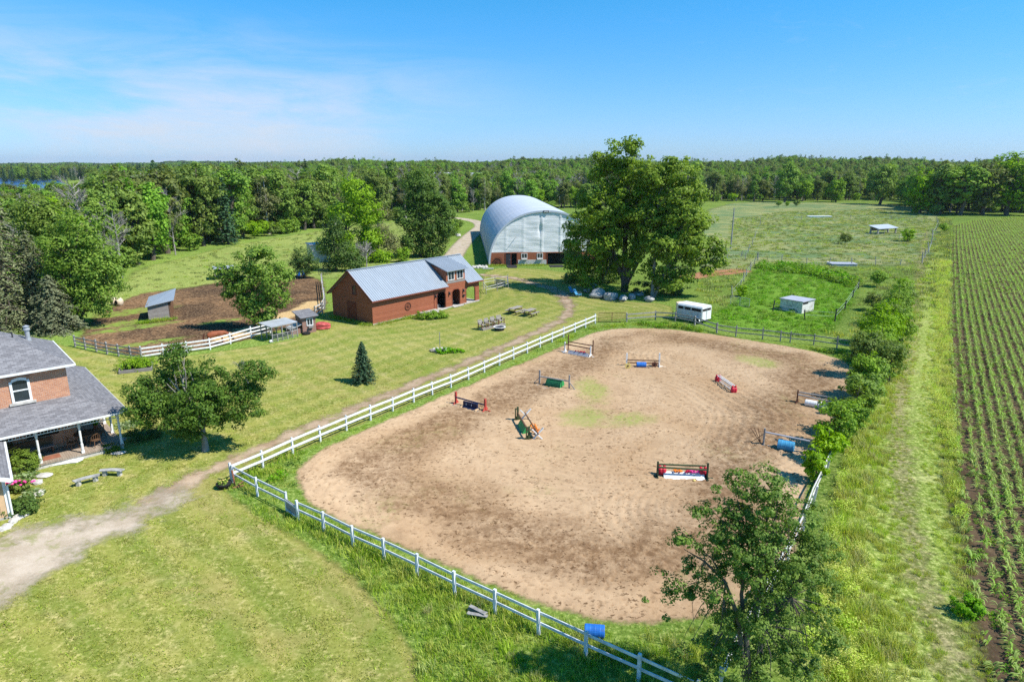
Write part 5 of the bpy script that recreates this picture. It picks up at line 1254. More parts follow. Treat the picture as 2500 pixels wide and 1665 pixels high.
wire('far line of posts at the top of the pale pasture', c5((570, 530), (850, 520), (1177, 515), (1458, 515), (1772, 545)), 1.4, .13, 17)
mb = MB(); mb.tube([(0, 0, -.2), (.02, 0, 4.2), (.05, 0, 8.2)], [.16, .14, .11], 8)
_p = G(1784, 606); solo('utility_pole', mb, 'greyrail', 'lone grey wooden pole standing right of the big maples', 'pole', _p)

# ------------------------------------------------------------------ show jumps on the sand
def crop(ox, oy, s): return lambda x, y: (ox + x / s, oy + y / s)
def jump(label, a, b, ha, hb, mat, poles, pmat, w_=.1, feet=.7, brace=False, gpoles=(), extra=None):
    """a,b ground points of the two standards; poles [(za,zb,offset)]"""
    r = thing('horse_jump', label, 'horse jump', a, 0); d = (b - a); d.z = 0; dn = d.normalized(); nn = Vector((-dn.y, dn.x, 0))
    for base, h_, s_ in ((Vector((0, 0, 0)), ha, -1), (b - a, hb, 1)):
        mb = MB(); mb.beam(base, base + Vector((0, 0, h_)), w_, w_, dn)
        if feet: mb.beam(base - nn * feet / 2 + Vector((0, 0, .05)), base + nn * feet / 2 + Vector((0, 0, .05)), .09, .1); mb.beam(base + dn * s_ * .0 + Vector((0, 0, .05)), base + dn * s_ * feet * .55 + Vector((0, 0, .05)), .09, .1)
        if brace:
            mb.beam(base + dn * s_ * feet * .55 + Vector((0, 0, .08)), base + Vector((0, 0, h_ * .5)), .06, .05)
        elif feet:
            for q_ in (-1, 1): mb.prism([base + nn * q_ * (w_ / 2 - .01) + Vector((0, 0, .1)), base + nn * q_ * feet * .42 + Vector((0, 0, .1)), base + nn * q_ * (w_ / 2 - .01) + Vector((0, 0, .42))], dn * .03)
        mb.build('standard', mat, r)
    for za, zb, off in poles:
        MB().tube([dn * .05 + nn * off + Vector((0, 0, za)), d - dn * .05 + nn * off + Vector((0, 0, zb))], .055, 8).build('pole', pmat, r)
    for (t0, t1, o0, o1, m_) in gpoles:
        MB().tube([d * t0 + nn * o0 + Vector((0, 0, .06)), d * t1 + nn * o1 + Vector((0, 0, .06))], .055, 8).build('ground_pole', m_, r)
    return r, dn, nn
def drum(name, label, c, dirv, L_, r_, mat, cat='barrel', bands=3, zc=None, rz=0.):
    mb = MB(); prof = [(r_ * .92, -L_ / 2), (r_, -L_ / 2 + .03)]
    for i in range(bands):
        z_ = -L_ / 2 + L_ * (i + 1) / (bands + 1); prof += [(r_, z_ - .035), (r_ * 1.018, z_ - .015), (r_ * 1.018, z_ + .015), (r_, z_ + .035)]
    prof += [(r_, L_ / 2 - .03), (r_ * .92, L_ / 2)]
    mb.lathe(prof, 24, (0, 0, r_ if zc is None else zc), dirv)
    b = MB(); dv = Vector(dirv).normalized()
    o = solo(name, mb, mat, label, cat, c); return o
def flowers(mb_f, c, rx, ry, k, seed, h=.18, s=.09):
    rr = random.Random(seed)
    for _ in range(k):
        p = Vector(c) + Vector((rr.uniform(-rx, rx), rr.uniform(-ry, ry), rr.uniform(.3, 1) * h)); mb_f.blob(p, (s, s, s * .6), rr.random(), .2, 1)
A_ = crop(1080, 810, 5.2275)
# 1: white + rust double jump, top left
a, b = G(*A_(1562, 265)), G(*A_(1888, 325))
r, dn, nn = jump('double jump with white front posts and taller rusty rear posts by the long fence', a, b, HT(a, A_(0, 128)[1]), HT(b, A_(0, 185)[1]), 'white', ((.82, .80, 0),), 'rust', .09, .7, gpoles=((-.02, 1.0, -.35, -.35, 'greyrail'),))
a2, b2 = G(*A_(1605, 240)) - a, G(*A_(1920, 298)) - a
for q_, (h0) in ((a2, 38), (b2, 108)):
    P_ = q_ + a; MB().tube([q_, q_ + Vector((0, 0, HT(P_, A_(0, h0)[1])))], .05, 8).build('standard', 'rust', r); MB().beam(q_ - nn * .35 + Vector((0, 0, .05)), q_ + nn * .35 + Vector((0, 0, .05)), .08, .08).build('foot', 'rust', r)
MB().tube([a2 + Vector((0, 0, .88)), b2 + Vector((0, 0, .88))], .05, 8).build('pole', 'rust', r)
P_ = G(*A_(1735, 303)); ang_ = math.atan2(dn.y, dn.x)
for i, s_ in enumerate((-1, 1)):
    mb = MB(); mb.prism([(-.5, -.2, 0), (-.5, .2, 0), (-.5, .0, .36)], (1.0, 0, 0))
    solo('flower_box', mb, 'mattress_roof', ('left', 'right')[i] + ' white roof-shaped filler under the rust and white oxer', 'jump filler', P_ + dn * s_ * .53, ang_)
mb = MB(); flowers(mb, (0, 0, 0), .7, .12, 16, 3, .1, .08); solo('artificial_flowers', mb, 'crimson', 'row of red flowers on the filler under the rust and white oxer', 'flowers', P_ + Vector((0, 0, .30)) + nn * .12, ang_)
# 2: white standards + blue drum
B_ = crop(1360, 810, 7.85)
a, b = G(*B_(1330, 668)), G(*B_(1952, 678))
r, dn, nn = jump('white-posted jump with two brown poles and flower shapes at the arena far end', a, b, HT(a, B_(0, 412)[1]), HT(b, B_(0, 412)[1]), 'white', ((.62, .60, -.05), (.38, .36, -.05)), 'brownwood', .12, .6, gpoles=((.12, .68, -.45, -.45, 'brownwood'), (-.1, .1, -.1, -.1, 'cream2'), (.97, 1.2, -.1, -.1, 'cream2'), (.5, .78, .25, .2, 'cream2')))
ang_ = math.atan2(dn.y, dn.x)
drum('blue_drum', 'bright blue barrel lying under the brown poles of the white-posted jump', G(*B_(1612, 683)), dn, .82, .24, 'blue')
def starflower(label, P, mat, rad_, ctr):
    t = thing('flower_cutout', label, 'cut-out', P, ang_); mb = MB(); k = 11
    pts = [((rad_ if i % 2 == 0 else rad_ * .62) * math.cos(math.pi * i / k), -.02, rad_ + (rad_ if i % 2 == 0 else rad_ * .62) * math.sin(math.pi * i / k)) for i in range(2 * k)]
    mb.prism(pts, (0, .04, 0)); mb.build('petals', mat, t)
    MB().lathe([(.01, -.05), (rad_ * .25, -.04), (rad_ * .25, .0), (.01, .0)], 12, (0, -.0, rad_), (0, 1, 0)).build('centre', ctr, t)
starflower('yellow sunflower-shaped cut-out at the left foot of the white-posted jump', G(*B_(1355, 722)), 'yellow', .32, 'brownwood')
starflower('dark red flower-shaped cut-out at the right post of the white-posted jump', G(*B_(1865, 695)), 'rust', .32, 'dark')
# 3: grey posts + green ribbed box
a, b = G(*A_(1240, 675)), G(*A_(1618, 738))
r, dn, nn = jump('grey jump with triangular braces and one grey pole above a green ribbed drum', a, b, HT(a, A_(0, 490)[1]), HT(b, A_(0, 552)[1]), 'greyrail', ((.72, .70, -.06),), 'greyrail', .1, .9, True, gpoles=((.15, .78, -.75, -.75, 'greyrail'), (.1, .98, .3, .3, 'greyrail')))
mb = MB(); k = 14; L_ = 1.25; pr = [(-.0, .0)] ; pts = [Vector((-L_ / 2, .42 * math.cos(math.pi * i / k), .62 * math.sin(math.pi * i / k) ** .8)) for i in range(k + 1)]
mb.prism(pts, (L_, 0, 0))
for i in range(k + 1): q_ = pts[i]; mb.beam(q_, q_ + Vector((L_, 0, 0)), .03, .03)
gd = mb.build('green_drum', 'green'); gd.location = G(*A_(1432, 705)); gd.rotation_euler = (0, 0, math.atan2(dn.y, dn.x)); tag(gd, 'dark green ribbed half drum lying under the grey braced jump', 'barrel')
c_ = MB(); c_.prism([p_ * 1. + Vector((L_ + .012, 0, 0)) for p_ in pts], (.02, 0, 0)); c_.build('end_cap', 'brightgreen', gd)
# 4: red standards + navy filler
a, b = G(*A_(175, 925)), G(*A_(548, 1010))
r, dn, nn = jump('jump with bright red standards and a dark blue pole nearest the white fence', a, b, HT(a, A_(0, 765)[1]), HT(b, A_(0, 855)[1]), 'faded_red', ((.58, .48, -.07),), 'navy', .13, .75, gpoles=((-.02, .9, -.45, -.45, 'greyrail'),))
P_ = G(*A_(360, 985)); mb = MB(); mb.box(-.62, .62, -.06, .06, .08, .5); mb.box(-.62, .62, -.25, .25, .06, .14)
t = thing('filler_box', 'dark blue filler panel with cream ends under the red jump', 'jump filler', P_, math.atan2(dn.y, dn.x)); mb.build('panel', 'navy', t)
for s_ in (-1, 1):
    mb = MB(); mb.box(s_ * .64 - .05, s_ * .64 + .05, -.32, .32, 0, .16); mb.lathe([(.02, 0), (.09, .02), (.09, .1), (.02, .12)], 10, (s_ * .64, -.3, .03)); mb.build('foot', 'cream', t)
for s_ in (-.35, .1): MB().box(s_, s_ + .04, -.075, -.06, .25, .4).build('white_mark', 'white', t)
# 5: olive standards seen end-on with green roof box and white crosses
a, b = G(*A_(962, 1143)), G(*A_(1103, 1388))
r, dn, nn = jump('narrow olive green jump seen almost end on in the arena', a, b, HT(a, A_(0, 958)[1]), HT(b, A_(0, 1212)[1]), 'olive', ((.62, .60, .0),), 'brownwood', .12, .8, gpoles=())
for base in (Vector((0, 0, 0)), b - a):
    mb = MB(); mb.beam(base - nn * .16 + Vector((0, 0, 0)), base - nn * .16 + Vector((0, 0, .95)), .08, .1); mb.beam(base - nn * .16 + Vector((0, 0, .9)), base + Vector((0, 0, .9)), .08, .06); mb.build('standard', 'olive', r)
c0 = a.lerp(b, .5); ang_ = math.atan2(dn.y, dn.x)
mb = MB(); L_ = 1.5; mb.prism([(-L_ / 2, -.3, .05), (-L_ / 2, .3, .05), (-L_ / 2, 0, .62)], (L_, 0, 0)); o = solo('green_roof_box', mb, 'brightgreen', 'bright green roof-shaped box standing inside the olive green jump', 'jump filler', c0 + nn * .05, ang_)
# rear element: white crosses with a dark pole
o_ = .55
t = thing('cross_rail', 'pair of white crosses carrying a brown pole right of the olive jump', 'horse jump', c0 + nn * o_, ang_)
Lx = (b - a).length * .52
for s_ in (-1, 1):
    mb = MB(); mb.beam((s_ * Lx, -.38, 0), (s_ * Lx, .38, .82), .06, .12, (1, 0, 0)); mb.beam((s_ * Lx + .065, .38, 0), (s_ * Lx + .065, -.38, .82), .06, .12, (1, 0, 0)); mb.build('cross', 'white', t)
MB().tube([(-Lx - .2, 0, .5), (Lx + .2, 0, .5)], .05, 8).build('pole', 'brownwood', t)
mb = MB(); flowers(mb, (0, 0, 0), .75, .15, 34, 5, .5, .08); solo('artificial_flowers', mb, 'orange', 'orange flowers planted along the white-crossed rail in the arena', 'flowers', c0 + nn * (o_ + .12) + dn * .45, ang_)
# 6: white picket gate jump between red keg stands
K_ = crop(1720, 880, 15.68)
a, b = G(*K_(505, 830)), G(*K_(1110, 1262))
def keg(label, P, ang_):
    t = thing('keg_stand', label, 'jump stand', P, ang_); mb = MB(); mb.lathe([(.14, .1), (.22, .18), (.25, .4), (.22, .62), (.14, .7)], 16, (0, -.12, 0)); mb.lathe([(.14, .1), (.22, .18), (.25, .4), (.22, .62), (.14, .7)], 16, (0, .12, 0)); mb.build('barrel', 'red', t)
    mb = MB(); mb.blob((0, -.18, .8), (.1, .12, .12), 1, .05, 2); mb.blob((0, .18, .8), (.1, .12, .12), 2, .05, 2); mb.blob((0, -.18, .05), (.12, .12, .09), 3, .05, 2); mb.blob((0, .18, .05), (.12, .12, .09), 4, .05, 2); mb.build('feet', 'red', t); t.scale = (.7, .7, .7); return t
ang_ = math.atan2((b - a).y, (b - a).x)
keg('left red rounded plastic stand of the white picket jump', a, ang_); keg('right red rounded plastic stand of the white picket jump', b, ang_)
d = b - a; L_ = d.length; t = thing('picket_jump', 'white picket gate jump between two red plastic stands', 'horse jump', a, ang_); t.scale = (1, .8, .7)
MB().tube([(.05, -.1, .82), (L_ - .05, -.1, .82)], .05, 8).build('pole', 'white', t); MB().tube([(.05, .12, .84), (L_ - .05, .12, .84)], .05, 8).build('pole', 'white', t)
mb = MB(); mb.beam((.3, .0, .68), (L_ - .3, .0, .68), .04, .07); mb.beam((.3, .0, .22), (L_ - .3, .0, .22), .04, .07)
for i in range(10): x_ = .4 + (L_ - .8) * i / 9; mb.box(x_ - .04, x_ + .04, -.035, -.02, .2, .68)
mb.build('picket_gate', 'white', t); MB().tube([(.1, -.45, .05), (L_ - .3, -.45, .05)], .045, 8).build('ground_pole', 'greyrail', t)
# 7: rust posts, white drums, extra fence section in the hedge shade
E_ = crop(1780, 920, 7.84)
a, b = G(*E_(1295, 495)), G(*E_(2070, 640))
r, dn, nn = jump('brown-posted jump with two grey-brown poles in the hedge shadow on the right', a, b, HT(a, E_(0, 250)[1]), HT(b, E_(0, 450)[1]) * 1.0, 'rust', ((.80, .84, .12), (.68, .56, -.1)), 'greyrail', .09, .8)
for i, s_ in enumerate((-.43, .43)):
    drum('white_drum', ('left', 'right')[i] + ' one of two white barrels lying end to end under the brown-posted jump', G(*E_(1688, 590)) + dn * s_, dn, .82, .24, 'white')
t = thing('jump_wing', 'dark brown slatted wing standing between the jump and the hedge', 'jump wing', b + dn * .35, math.atan2(dn.y, dn.x))
mb = MB()
for x_ in (0, .35, .7, 1.05): mb.box(x_ - .04, x_ + .04, -.04, .04, 0, .95)
for z_ in (.3, .6, .9): mb.box(-.02, 1.1, -.06, -.04, z_ - .04, z_ + .04)
mb.build('slats', 'rust', t)
# 8: grey jump with light blue drum
a, b = G(*E_(655, 1308)), G(*E_(1540, 1478))
r, dn, nn = jump('grey-posted jump with one long pole beside the hedge trees', a, b, HT(a, E_(0, 985)[1]), HT(b, E_(0, 1185)[1]), 'greyrail', ((.92, .86, -.07),), 'mattress_roof', .1, .6, gpoles=((-.1, 1.1, -.08, -.08, 'greyrail'), (.25, .85, .3, .3, 'greyrail')))
mb = MB(); B0 = Vector((-.05, 0, .1))
for x_, z_ in ((-.85, 1.0), (-.62, 1.02), (-.4, 1.05)): mb.tube([dn * -.12 + B0, dn * x_ + Vector((0, 0, z_))], .02, 5)
mb.tube([dn * -.75 + Vector((0, 0, .05)), Vector((0, 0, .8))], .02, 5); mb.tube([dn * -.75 + Vector((0, 0, .04)), Vector((0, 0, .04))], .03, 5); mb.build('wing', 'rust', r)
drum('light_blue_drum', 'large light blue barrel lying under the grey pole near the hedge', G(*E_(1080, 1408)), dn, .95, .33, 'lightblue')
# 9: front jump, green posts, red kegs, white box
I_ = crop(1580, 1090, 11.775)
a, b = G(*I_(285, 885)), G(*I_(1715, 940))
r, dn, nn = jump('dark green posted jump with two green poles nearest the camera', a, b, HT(a, I_(0, 430)[1]), HT(b, I_(0, 478)[1]), 'greenpaint2', ((.64, .58, -.04), (.66, .66, .3)), 'olive', .1, .6)
ang_ = math.atan2(dn.y, dn.x)
keg('left red rounded plastic stand inside the dark green front jump', a + dn * .28 + nn * .25, ang_ + 1.57); keg('right red rounded plastic stand inside the dark green front jump', b - dn * .2 + nn * .25, ang_ + 1.57)
c0 = a.lerp(b, .54); mb = MB(); mb.prism([(-1.1, -.3, 0), (-1.1, .3, 0), (-1.1, .3, .06), (-1.1, .12, .3), (-1.1, -.22, .06)], (2.2, 0, 0))
mb = MB(); mb.prism([(-1.12, -.28, 0), (-1.12, .22, 0), (-1.12, .22, .28), (-1.12, .10, .28)], (2.24, 0, 0)); solo('white_box', mb, 'white', 'long sloping white box on the sand inside the dark green front jump', 'jump filler', c0 + nn * .05, ang_)
for x0, x1, mt_, lb, sd in ((-.55, -.1, 'orange', 'orange flowers on top of the long white box', 1), (.1, .3, 'crimson', 'small red and green flowers on the middle of the white box', 2), (.35, .85, 'pink', 'pink flowers on the right half of the long white box', 4)):
    mb = MB(); flowers(mb, ((x0 + x1) / 2, 0, 0), (x1 - x0) / 2, .08, 14, sd, .16, .07); solo('artificial_flowers', mb, mt_, lb, 'flowers', c0 + nn * .18 + Vector((0, 0, .25)), ang_)
mb = MB(); mb.blob((0, 0, .07), (.08, .08, .07), 2, .05, 2); solo('yellow_ball', mb, 'yellow', 'small yellow ball on the sand in front of the white box', 'ball', c0 + dn * .5 - nn * .35)

# ------------------------------------------------------------------ horse trailer
T_ = crop(1440, 700, 6.926)
ta, tb = G(*T_(1470, 560)), G(*T_(1880, 640)); rz_, L_ = from_corners(ta, tb)
HTR = 1.95; z0 = .38
tr = thing('horse_trailer', 'white horse trailer with dark side windows parked behind the far arena fence', 'trailer', ta, rz_); TW = 1.9
mb = MB()
sec = [(0, z0), (TW, z0), (TW, HTR - .18), (TW - .12, HTR - .03), (TW - .3, HTR), (.3, HTR), (.12, HTR - .03), (0, HTR - .18)]
mb.prism([(0, y_, z_) for y_, z_ in sec], (L_, 0, 0)); body = mb.build('body', 'white', tr)
mb = MB(); mb.prism([(0.02, .02, .95), (0.02, TW - .02, .95), (-.62, TW / 2 + .35, .95), (-.62, TW / 2 - .35, .95)], (0, 0, HTR - .95 - .08)); mb.build('nose', 'cream2', tr)
mb = MB(); mb.prism([(0.0, .05, .4), (0.0, TW - .05, .4), (-.55, TW / 2 + .3, .4), (-.55, TW / 2 - .3, .4)], (0, 0, .55)); mb.build('lower_nose', 'dark', tr)
mb = MB(); 
for i in range(12): mb.box(.05, L_ - .1, -.012, 0, z0 + .05 + i * .075, z0 + .09 + i * .075)
mb.build('side_ribs', 'steel', tr)
for x0, x1 in ((.08, .62), (.68, .74), (.80, 1.42), (1.50, L_ - .12)):
    MB().box(x0 * L_ / 2.6, min(x1 * L_ / 2.6, L_ - .12), -.02, .0, HTR - .60, HTR - .28).build('window', 'dark', tr)
MB().box(L_, L_ + .02, .15, TW - .15, HTR - .55, HTR - .3).build('window', 'dark', tr)
mb = MB(); mb.box(L_, L_ + .03, .04, .12, z0, HTR - .2); mb.box(L_, L_ + .03, TW / 2 - .02, TW / 2 + .02, z0, HTR - .2); mb.build('rear_door_frame', 'steel', tr)
for x_ in (L_ - .55,):
    for y_ in (-.12, TW + .12):
        w_ = MB(); w_.lathe([(.12, -.09), (.31, -.09), (.33, -.05), (.33, .05), (.31, .09), (.12, .09)], 20, (x_, y_ * .9, .33), (0, 1, 0)); wh = w_.build('wheel', 'blackrubber', tr)
        MB().lathe([(.02, -.1), (.14, -.1), (.14, .1), (.02, .1)], 14, (x_, y_ * .9, .33), (0, 1, 0)).build('rim', 'steel', wh)
        mb = MB(); pts = [(x_ + .42 * math.cos(a_), y_, .33 + .42 * math.sin(a_)) for a_ in (math.pi * i / 10 for i in range(11))]
        for p_, q_ in zip(pts, pts[1:]): mb.beam(p_, q_, .05, .22, (0, 1, 0)) if 0 else mb.beam(p_, q_, .22, .05, (0, 0, 1)) if abs(p_[0] - q_[0]) > abs(p_[2] - q_[2]) else mb.beam(p_, q_, .05, .22, (0, 1, 0))
        mb.build('fender', 'white', tr)
mb = MB(); mb.tube([(-.5, TW / 2, .42), (-1.3, TW / 2, .42)], .05, 6); mb.tube([(-1.2, TW / 2, 0), (-1.2, TW / 2, .6)], .04, 6); mb.build('hitch', 'darkmetal', tr)

# ------------------------------------------------------------------ lawn furniture
Q_ = crop(1150, 640, 6.7286)
def picnic(label, a, b, group='picnic tables on the lawn'):
    rz_, L_ = from_corners(a, b); t = thing('picnic_table', label, 'picnic table', (a + b) / 2, rz_, group); h = L_ / 2
    mb = MB()
    for i in range(5): mb.box(-h, h, -.38 + i * .155, -.38 + i * .155 + .14, .71, .75)
    mb.build('table_top', 'table', t)
    for s_ in (-1, 1):
        mb = MB(); mb.box(-h, h, s_ * .72 - .14, s_ * .72 - .005, .43, .47); mb.box(-h, h, s_ * .72 + .005, s_ * .72 + .14, .43, .47); mb.build('bench', 'table', t)
        mb = MB(); x_ = s_ * h * .68; mb.beam((x_, -.3, .71), (x_, -.62, 0), .05, .1, (1, 0, 0)); mb.beam((x_, .3, .71), (x_, .62, 0), .05, .1, (1, 0, 0)); mb.beam((x_ + .055, -.84, .39), (x_ + .055, .84, .39), .05, .1); mb.build('leg', 'brownwood', t)
picnic('longer grey picnic table, the left one of two on the lawn', G(*Q_(650, 870)), G(*Q_(810, 820)))
picnic('shorter grey picnic table on the right with benches attached', G(*Q_(905, 905)), G(*Q_(1030, 862)))
def chair_bench():
    a, b = G(*Q_(200, 1130)), G(*Q_(570, 1035)); rz_, L_ = from_corners(a, b)
    t = thing('wooden_platform', 'long low wooden platform carrying four seats beside the fire bowl', 'platform', a, rz_); mb = MB()
    mb.box(0, L_, 0, .16, 0, .2); mb.box(0, L_, .2, .36, 0, .2); mb.box(0, L_, .4, .56, 0, .2); mb.build('boards', 'table', t)
    return a, rz_, L_
pa, prz, pL = chair_bench(); pd = Vector((math.cos(prz), math.sin(prz), 0)); pn_ = Vector((-pd.y, pd.x, 0))
def wchair(label, P, rz_):
    t = thing('wooden_armchair', label, 'chair', P, rz_, 'wooden armchairs around the fire bowl')
    mb = MB(); mb.box(-.28, .28, -.28, .24, .32, .38); mb.build('seat', 'table', t)
    mb = MB()
    for i in range(4): mb.beam((-.24 + i * .16, .24, .36), (-.24 + i * .16, .40, .85), .13, .03, (0, 1, 0))
    mb.build('backrest', 'table', t)
    for s_ in (-1, 1):
        mb = MB(); mb.box(s_ * .33 - .06, s_ * .33 + .06, -.32, .34, .55, .59); mb.build('armrest', 'table', t)
        mb = MB(); mb.box(s_ * .33 - .04, s_ * .33 + .04, -.3, -.22, 0, .55); mb.build('leg', 'brownwood', t); mb = MB(); mb.box(s_ * .33 - .04, s_ * .33 + .04, .22, .3, 0, .55); mb.build('leg', 'brownwood', t)
    return t
for i in range(4):
    wchair(('leftmost weathered wooden armchair on the low platform', 'second wooden armchair from the left on the low platform', 'third wooden armchair from the left on the low platform', 'rightmost wooden armchair, turned slightly, on the low platform')[i],
           pa + pd * (.32 + i * (pL - .7) / 3.) + pn_ * .45 + Vector((0, 0, .2)), prz + (0, .05, -.05, -.25)[i])
P_ = G(*Q_(468, 1118)); t = thing('fire_bowl', 'round fire bowl with pale rim standing before the wooden armchairs', 'fire pit', P_)
MB().lathe([(.3, 0), (.5, .05), (.55, .22), (.62, .3), (.62, .34)], 24).build('bowl', 'darkmetal', t); mb = MB()
for i in range(24):
    a0, a1 = 6.2832 * i / 24, 6.2832 * (i + 1) / 24; mb.beam((.58 * math.cos(a0), .58 * math.sin(a0), .36), (.58 * math.cos(a1), .58 * math.sin(a1), .36), .17, .05)
mb.build('rim', 'whitewood', t); MB().lathe([(.02, .3), (.45, .3), (.45, .33), (.02, .34)], 16).build('ashes', 'dark', t)
# fire ring with pole and boards
P_ = G(1074, 856); t = thing('fire_pit', 'stone-ringed fire pit with a tall thin post on the lawn', 'fire pit', P_)
mb = MB()
for i in range(9): a_ = 6.283 * i / 9; mb.blob((.62 * math.cos(a_), .5 * math.sin(a_), .08), (.18, .15, .14), i, .15, 2)
mb.build('stone_ring', 'palestone', t); MB().tube([(0, .1, 0), (0, .1, 1.75)], .035, 6).build('post', 'greyrail', t); MB().lathe([(.02, .02), (.45, .03), (.4, .08), (.02, .09)], 12).build('ashes', 'dark', t)
mb = MB(); mb.beam((-.9, -.3, .16), (.3, -.45, .2), .2, .05); mb.beam((-.95, -.05, .12), (.2, -.28, .24), .18, .05); mb.beam((-.8, -.5, .1), (.1, -.62, .14), .16, .05); solo('loose_boards', mb, 'table', 'few grey boards lying over the edge of the fire pit', 'boards', P_ + Vector((0, 0, 0)))
# blue folding lawn chairs under the maples
for i, (px_, py_) in enumerate(((1398, 718.5), (1409.5, 724.5))):
    t = thing('lawn_chair', ('light blue lawn chair, the left of the pair in the maple shade', 'light blue lawn chair, the right of the pair in the maple shade')[i], 'chair', G(px_, py_), .9, 'blue lawn chairs under the maples')
    mb = MB(); mb.beam((0, -.5, .35), (0, .1, .3), .6, .05); mb.build('seat', 'lightblue', t); mb = MB(); mb.beam((0, .1, .3), (0, .55, 1.0), .6, .05); mb.build('backrest', 'lightblue', t)
    for s_ in (-1, 1): MB().tube([(s_ * .3, -.45, 0), (s_ * .3, -.4, .55), (s_ * .3, .3, .58), (s_ * .3, .35, 0)], .025, 5).build('leg', 'steel', t)
# boulders
for i, (px_, py_, s_) in enumerate(((1442, 714, 1.05), (1461, 727, 1.35), (1492, 731, 1.2), (1521, 733, .85), (1542, 730, .8), (1585, 736, .85), (1445, 703, .8), (1558, 722, .7))):
    mb = MB(); mb.blob((0, 0, .32 * s_), (.95 * s_, .62 * s_, .5 * s_), i + 3, .16, 3)
    solo('boulder', mb, 'stone', ('leftmost grey boulder of the row under the maples', 'largest grey boulder of the row, second from the left', 'broad flat boulder, third of the row under the maples', 'small round boulder, fourth of the row', 'pale small boulder, fifth of the row under the maples', 'boulder at the right end of the row by the pale slim trunk', 'boulder perched behind the left end of the row', 'half hidden boulder behind the fifth of the row')[i], 'boulder', G(px_, py_), .4 * i, 'boulders in a row under the maples', smooth=True)
mb = MB()
for i in range(9): mb.blob(((i % 5) * .5 - 1, (i // 5) * .5, .15), (.4, .32, .28), i, .2, 2)
solo('rubble_heap', mb, 'palestone', 'heap of pale rubble between the red barn and the arena hall', 'heap', G(1172, 655), .2)
mb = MB(); mb.box(-.9, .9, -.15, .15, .1, .2); mb.box(-.8, -.7, -.1, .1, 0, .1); mb.box(.7, .8, -.1, .1, 0, .1); solo('plank_bench', mb, 'whitewood', 'pale plank bench beside the rubble heap at the hall corner', 'bench', G(1192, 658), -.05)
# boards in the rough + barrel
P_ = G(1166, 1502); mb = MB()
for i, (a_, y_) in enumerate(((-.35, 0), (-.5, .12), (-.3, -.18), (-.7, .05))):
    c_ = Vector((math.cos(a_), math.sin(a_), 0)) * .42; mb.beam(Vector((0, y_, .06 + .05 * i)) - c_, Vector((0, y_, .1 + .05 * i)) + c_, .16, .03)
solo('board_pile', mb, 'greyrail', 'small pile of grey and brown boards in the rough grass by the weathered fence', 'boards', P_)
drum('blue_barrel', 'bright blue barrel lying in the grass just inside the near arena fence', G(1451, 1553), (1, -.12, 0), .74, .24, 'blue')
# curved stone benches by the porch
D6 = crop(0, 1050, 6.272)
def cbench(label, c, rad_, a0, a1, ctr):
    t = thing('curved_bench', label, 'bench', c, 0, 'curved stone benches on the lawn'); mb = MB(); k = 8; inn = []; out = []
    for i in range(k + 1):
        a_ = a0 + (a1 - a0) * i / k; inn.append(Vector((math.cos(a_), math.sin(a_), 0)) * (rad_ - .16) + ctr); out.append(Vector((math.cos(a_), math.sin(a_), 0)) * (rad_ + .16) + ctr)
    mb.prism([p_ + Vector((0, 0, .32)) for p_ in inn + out[::-1]], (0, 0, .05)); mb.build('seat', 'stone', t)
    for f_ in (.18, .82):
        a_ = a0 + (a1 - a0) * f_; q_ = Vector((math.cos(a_), math.sin(a_), 0)) * rad_ + ctr; mb = MB(); mb.prism([q_ + Vector((x_, y_, 0)) for x_, y_ in ((-.09, -.1), (.09, -.1), (.09, .1), (-.09, .1))], (0, 0, .32)); mb.build('leg', 'palestone', t)
c1, c2 = (G(*D6(1330, 830)) + G(*D6(1330, 800))) / 2, G(*D6(1730, 690))
cbench('left curved stone bench on the lawn in front of the porch', c1, 2.2, R(115), R(148), Vector((2.2 * math.cos(R(-48)), 2.2 * math.sin(R(-48)), 0)))
cbench('right curved stone bench near the maple shadow', c2, 2.2, R(73), R(107), Vector((0, -2.2, 0)))
# white sheet on the ground
q_ = [G(*D6(*p_)) for p_ in ((780, 530), (800, 555), (900, 540), (1070, 512), (1180, 505), (1270, 462), (1320, 372), (1215, 365), (1190, 405), (1080, 430), (980, 440), (820, 495))]
c_ = q_[0]; mb = MB(); mb.prism([p_ - c_ + Vector((0, 0, .03)) for p_ in q_], (0, 0, .05)); solo('white_sheet', mb, 'cloth', 'crumpled white sheet spread on the grass along the porch', 'sheet', c_)
mb = MB(); mb.blob((0, 0, .06), (.42, .22, .06), 2, .15, 2); solo('flat_stone', mb, 'palestone', 'flat pale stone lying in the maple shadow by the porch corner', 'stone', G(288, 1108), .3)
rs = ((108, 1162, .42), (92, 1180, .3), (97, 1205, .28), (97, 1207.6, .3), (84, 1178, .24), (47, 1263, .3), (38, 1270, .28), (32, 1276, .26), (60, 1258, .28), (20, 1285, .25), (10, 1292, .3), (300, 1075, .3), (225, 1103, .35))
for i, (px_, py_, s_) in enumerate(rs):
    mb = MB(); mb.blob((0, 0, .06), (s_, s_ * .7, .12), i, .18, 2)
    solo('garden_stone', mb, 'palestone', ('largest flat garden stone on the lawn below the porch shrub', 'angular pale stone beside the pink peonies', 'pale stone right of the bluish shrub bed', 'round pale stone touching the bed beside the peonies', 'small stone between the two beds')[i] if i < 5 else ('pale stone edging the flower bed below the cream annex' if i < 11 else ('pale stone at the foot of the porch corner', 'broad pale stone against the porch edge between two posts')[i - 11]), 'stone', G(px_, py_), i * .7, 'stones edging the flower bed below the annex' if 5 <= i < 11 else None)
